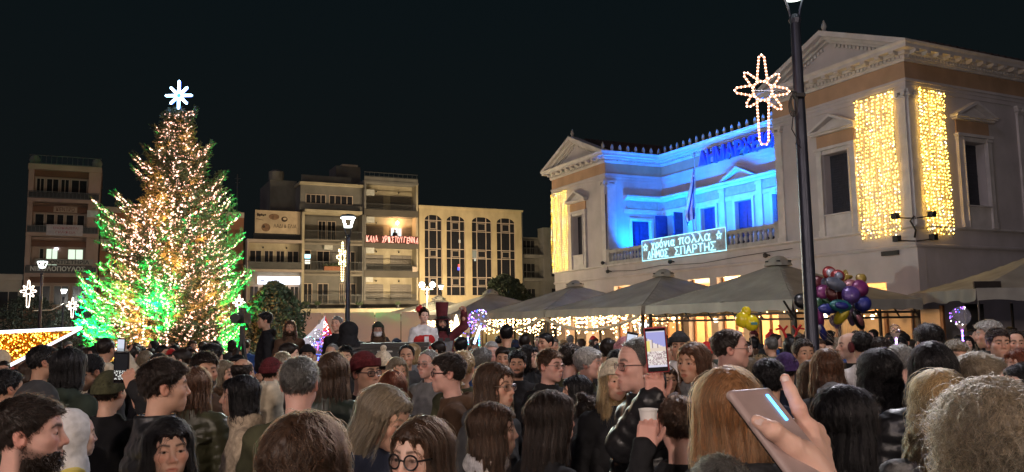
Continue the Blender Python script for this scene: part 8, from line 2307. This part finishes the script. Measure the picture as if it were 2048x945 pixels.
light_balloon('teal tinted light balloon at the left of the stall', at(620, 684, 14.1), .09, [M_LT, M_LW, M_LW], 12, 8, .2)
light_balloon('deep blue light balloon lowest at the stall', at(637, 697, 13.8), .11, [M_LB, M_LP, M_LB], 30, 9, .2)
light_balloon('violet light balloon next to the shaved man on the stage', at(645, 685, 14.0), .09, [M_LP, M_LB], 26, 10, .2)
light_balloon('blue and purple light toy waved before the farthest tent', at(958, 640, 13.0), .16, [M_LB, M_LP, M_LW], 40, 11, .3)
light_balloon('purple light ring toy beside the glowing candle cone', at(936, 652, 13.2), .13, [M_LP, M_LB], 34, 12, .2)
cn = thing('light_cone', 'slim white glowing candle cone beside the performers', 'light decoration', at(913, 682, 14.5)); m_ = MB(); m_.lathe([(.11, 0), (.07, .2), (.03, .40), (.005, .46)], 12); m_.build('cone', glow('cone_white', (1, .80, .48), 2.4), cn, smooth=True)
m_ = MB(); m_.tube([(0, 0, 0), (0, 0, -1.6)], .03, 6); m_.build('post', M_OFFW, cn)
lt = thing('light_toy', 'white glowing stick toy held up beside the blue light toy', 'toy', at(948, 668, 12.6)); m_ = MB(); m_.tube([(0, 0, -.15), (.10, 0, .12)], .02, 6); m_.build('stick', glow('stick_white', (.7, .8, 1), 3), lt)

# ---- bunch of foil balloons by the lamp post
FOIL = {'red': (.42, .03, .03), 'maroon': (.16, .02, .03), 'slate': (.22, .24, .32), 'gold': (.45, .30, .06), 'rose': (.45, .16, .18), 'magenta': (.30, .04, .20), 'purple': (.16, .08, .36), 'blue': (.04, .05, .34), 'navy': (.02, .02, .12), 'green': (.03, .12, .05), 'teal': (.03, .22, .24), 'yellow': (.75, .62, .03), 'black': (.012, .012, .014), 'white': (.6, .58, .62), 'lilac': (.30, .20, .42)}
def foil(c): return mat('foil_' + c, tuple(.42 * v for v in FOIL[c]), .38, metal=.25, var=.25, vs=9, bump=.25, bs=22, coat=.12)
def balloon_part(o, shape, r, m_, off=(0, 0, 0), name='envelope'):
    n, k = 28, 9; V = []; F = []
    for j in range(k + 1):
        s_ = math.sin(math.pi / 2 * j / k)
        for i in range(n):
            a = 2 * math.pi * i / n
            if shape == 'round': rr = 1
            elif shape == 'oval': rr = 1 / math.sqrt((math.cos(a) / 1.5) ** 2 + (math.sin(a) / .8) ** 2)
            elif shape == 'star': rr = .78 + .28 * math.cos(5 * (a - math.pi / 2))
            else: rr = .62 + .38 * abs(math.cos((a - math.pi / 2) / 2 + math.pi / 2)) ** .6 + (.1 if math.sin(a) < -.9 else 0)
            wr = 1 + .03 * math.sin(a * 14) * s_ ** 6
            V.append((r * rr * s_ * math.cos(a) * wr, 0, r * rr * s_ * math.sin(a) * wr))
    V = np.array(V); rad = np.repeat(np.sin(np.pi / 2 * np.arange(k + 1) / k), n); th = r * .55 * np.sqrt(np.clip(1 - rad ** 2, 0, 1))
    A = V.copy(); A[:, 1] = -th; B = V.copy(); B[:, 1] = th; m = len(V)
    for j in range(k):
        for i in range(n):
            q = (j * n + i, j * n + (i + 1) % n, (j + 1) * n + (i + 1) % n, (j + 1) * n + i); F.append(q); F.append(tuple(m + v for v in q[::-1]))
    return link(name, np_mesh(name, np.concatenate([A, B]), F, m_, True), o, off)
knot = at(1690, 705, 10.3)
def foil_balloon(label, u, v, d_, c, r, shape='round', tilt=0, c2=None):
    p = at(u, v, d_); o = thing('foil_balloon', label, 'balloon', p, 0, 'foil balloons in the seller\'s bunch'); 
    r *= .76; e = balloon_part(o, shape, r, foil(c)); e.rotation_euler = (R(-12), R(tilt), R(tilt * .7))
    if c2:
        e2 = balloon_part(o, shape, r * .62, foil(c2), (0, -.13 * r / .14 * .5, 0), 'print'); e2.rotation_euler = e.rotation_euler
    r *= .98; m_ = MB(); m_.lathe([(.004, .02), (.018, 0), (.022, -.015)], 8, (0, 0, -r * (1.0 if shape != 'oval' else .8))); m_.build('neck', foil(c), o)
    k_ = knot - p; m_ = MB(); m_.tube([(0, 0, -r * .9), (k_.x * .4, k_.y * .4, k_.z * .5), tuple(k_)], .0022, 3); m_.build('string', M_OFFW, o)
for a in (('red topped white foil balloon highest in the bunch', 1659, 547, 10.5, 'red', .125, 'round', 10, 'white'), ('red foil balloon second from the top, white print', 1675, 553, 10.35, 'red', .115, 'round', -15, 'slate'), ('slate blue foil balloon under the two red ones', 1672, 569, 10.2, 'slate', .135, 'oval', 20), ('dark slate heart balloon left in the upper bunch', 1655, 565, 10.6, 'slate', .12, 'heart', 0), ('maroon heart balloon touching the lamp post', 1638, 563, 10.7, 'maroon', .13, 'heart', 15),
          ('bronze star balloon at the top middle of the bunch', 1690, 556, 10.7, 'gold', .14, 'star', 12), ('gold oval balloon highest on the right side', 1722, 556, 10.6, 'gold', .10, 'heart', 5), ('rose foil balloon with gold edge right of the middle', 1701, 574, 10.5, 'rose', .13, 'round', -10), ('magenta round balloon on the right side of the bunch', 1720, 577, 10.3, 'magenta', .145, 'round', 8), ('purple round balloon in the right middle of the bunch', 1702, 590, 10.15, 'purple', .15, 'round', 0),
          ('deep blue balloon at the right rim of the bunch', 1725, 607, 10.3, 'blue', .14, 'round', -8), ('big maroon balloon in the middle of the bunch', 1669, 586, 10.3, 'maroon', .16, 'round', 12), ('dull purple balloon left of the big maroon one', 1647, 586, 10.5, 'magenta', .14, 'round', 0), ('dark green balloon by the lamp post', 1640, 605, 10.5, 'green', .13, 'heart', 10), ('green star balloon low on the left of the bunch', 1656, 608, 10.35, 'green', .12, 'star', 20),
          ('long teal fish shaped balloon lying across the bunch', 1681, 612, 10.1, 'teal', .125, 'oval', 8, 'blue'), ('blue oval balloon under the teal one', 1656, 618, 10.2, 'blue', .11, 'oval', 0), ('yellow balloon in the lower bunch', 1683, 632, 10.15, 'yellow', .115, 'oval', -50), ('dim purple balloon lowest in the middle', 1672, 642, 10.4, 'lilac', .11, 'round', 0), ('magenta balloon by the post below the green one', 1640, 637, 10.4, 'magenta', .12, 'oval', 80),
          ('lilac balloon lower right of the yellow one', 1702, 632, 10.3, 'lilac', .12, 'oval', 70), ('black balloon with an orange print at lower right', 1717, 641, 10.2, 'black', .125, 'oval', 50, 'rose'), ('black star balloon between teal and deep blue ones', 1709, 616, 10.4, 'black', .12, 'star', 0), ('blue balloon hanging lowest by the lamp post', 1645, 665, 10.3, 'blue', .10, 'oval', 60), ('small white triangle balloon on the lamp post edge', 1636, 655, 10.2, 'white', .06, 'heart', 0), ('black balloon on the other side of the lamp post', 1603, 602, 10.5, 'black', .13, 'round', 0)):
    foil_balloon(*a)
yb = thing('yellow_balloon', 'yellow lobed balloon with a teal patch floating before the barred tent', 'balloon', at(1492, 640, 8.2))
m_y = mat('latex_yellow', (.80, .66, .02), .25, var=.04, sub=.1, coat=.4)
for x, y, z, r in ((-.03, 0, .0, .076), (.045, -.02, -.03, .074), (.005, 0, .082, .048)):
    m_ = MB(); m_.lathe([(r * math.cos(R(a)), r * math.sin(R(a)) * 1.08) for a in range(-88, 89, 16)], 18, (x, y, z)); m_.build('lobe', m_y, yb, smooth=True)
m_ = MB(); m_.box(.02, .08, -.102, -.094, -.05, -.025); m_.build('patch', mat('patch_teal', (.05, .25, .25), .4), yb)
m_ = MB(); m_.tube([(.03, 0, -.1), (.08, .02, -.5), (.05, .0, -.9)], .0025, 4); m_.build('string', M_OFFW, yb)
print('script seconds', round(time.time() - T0, 1), 'people', len(PEOPLE), 'tris', sum(len(o.data.polygons) for o in {o_.data: o_ for o_ in COL.objects if o_.type == 'MESH'}.values()))
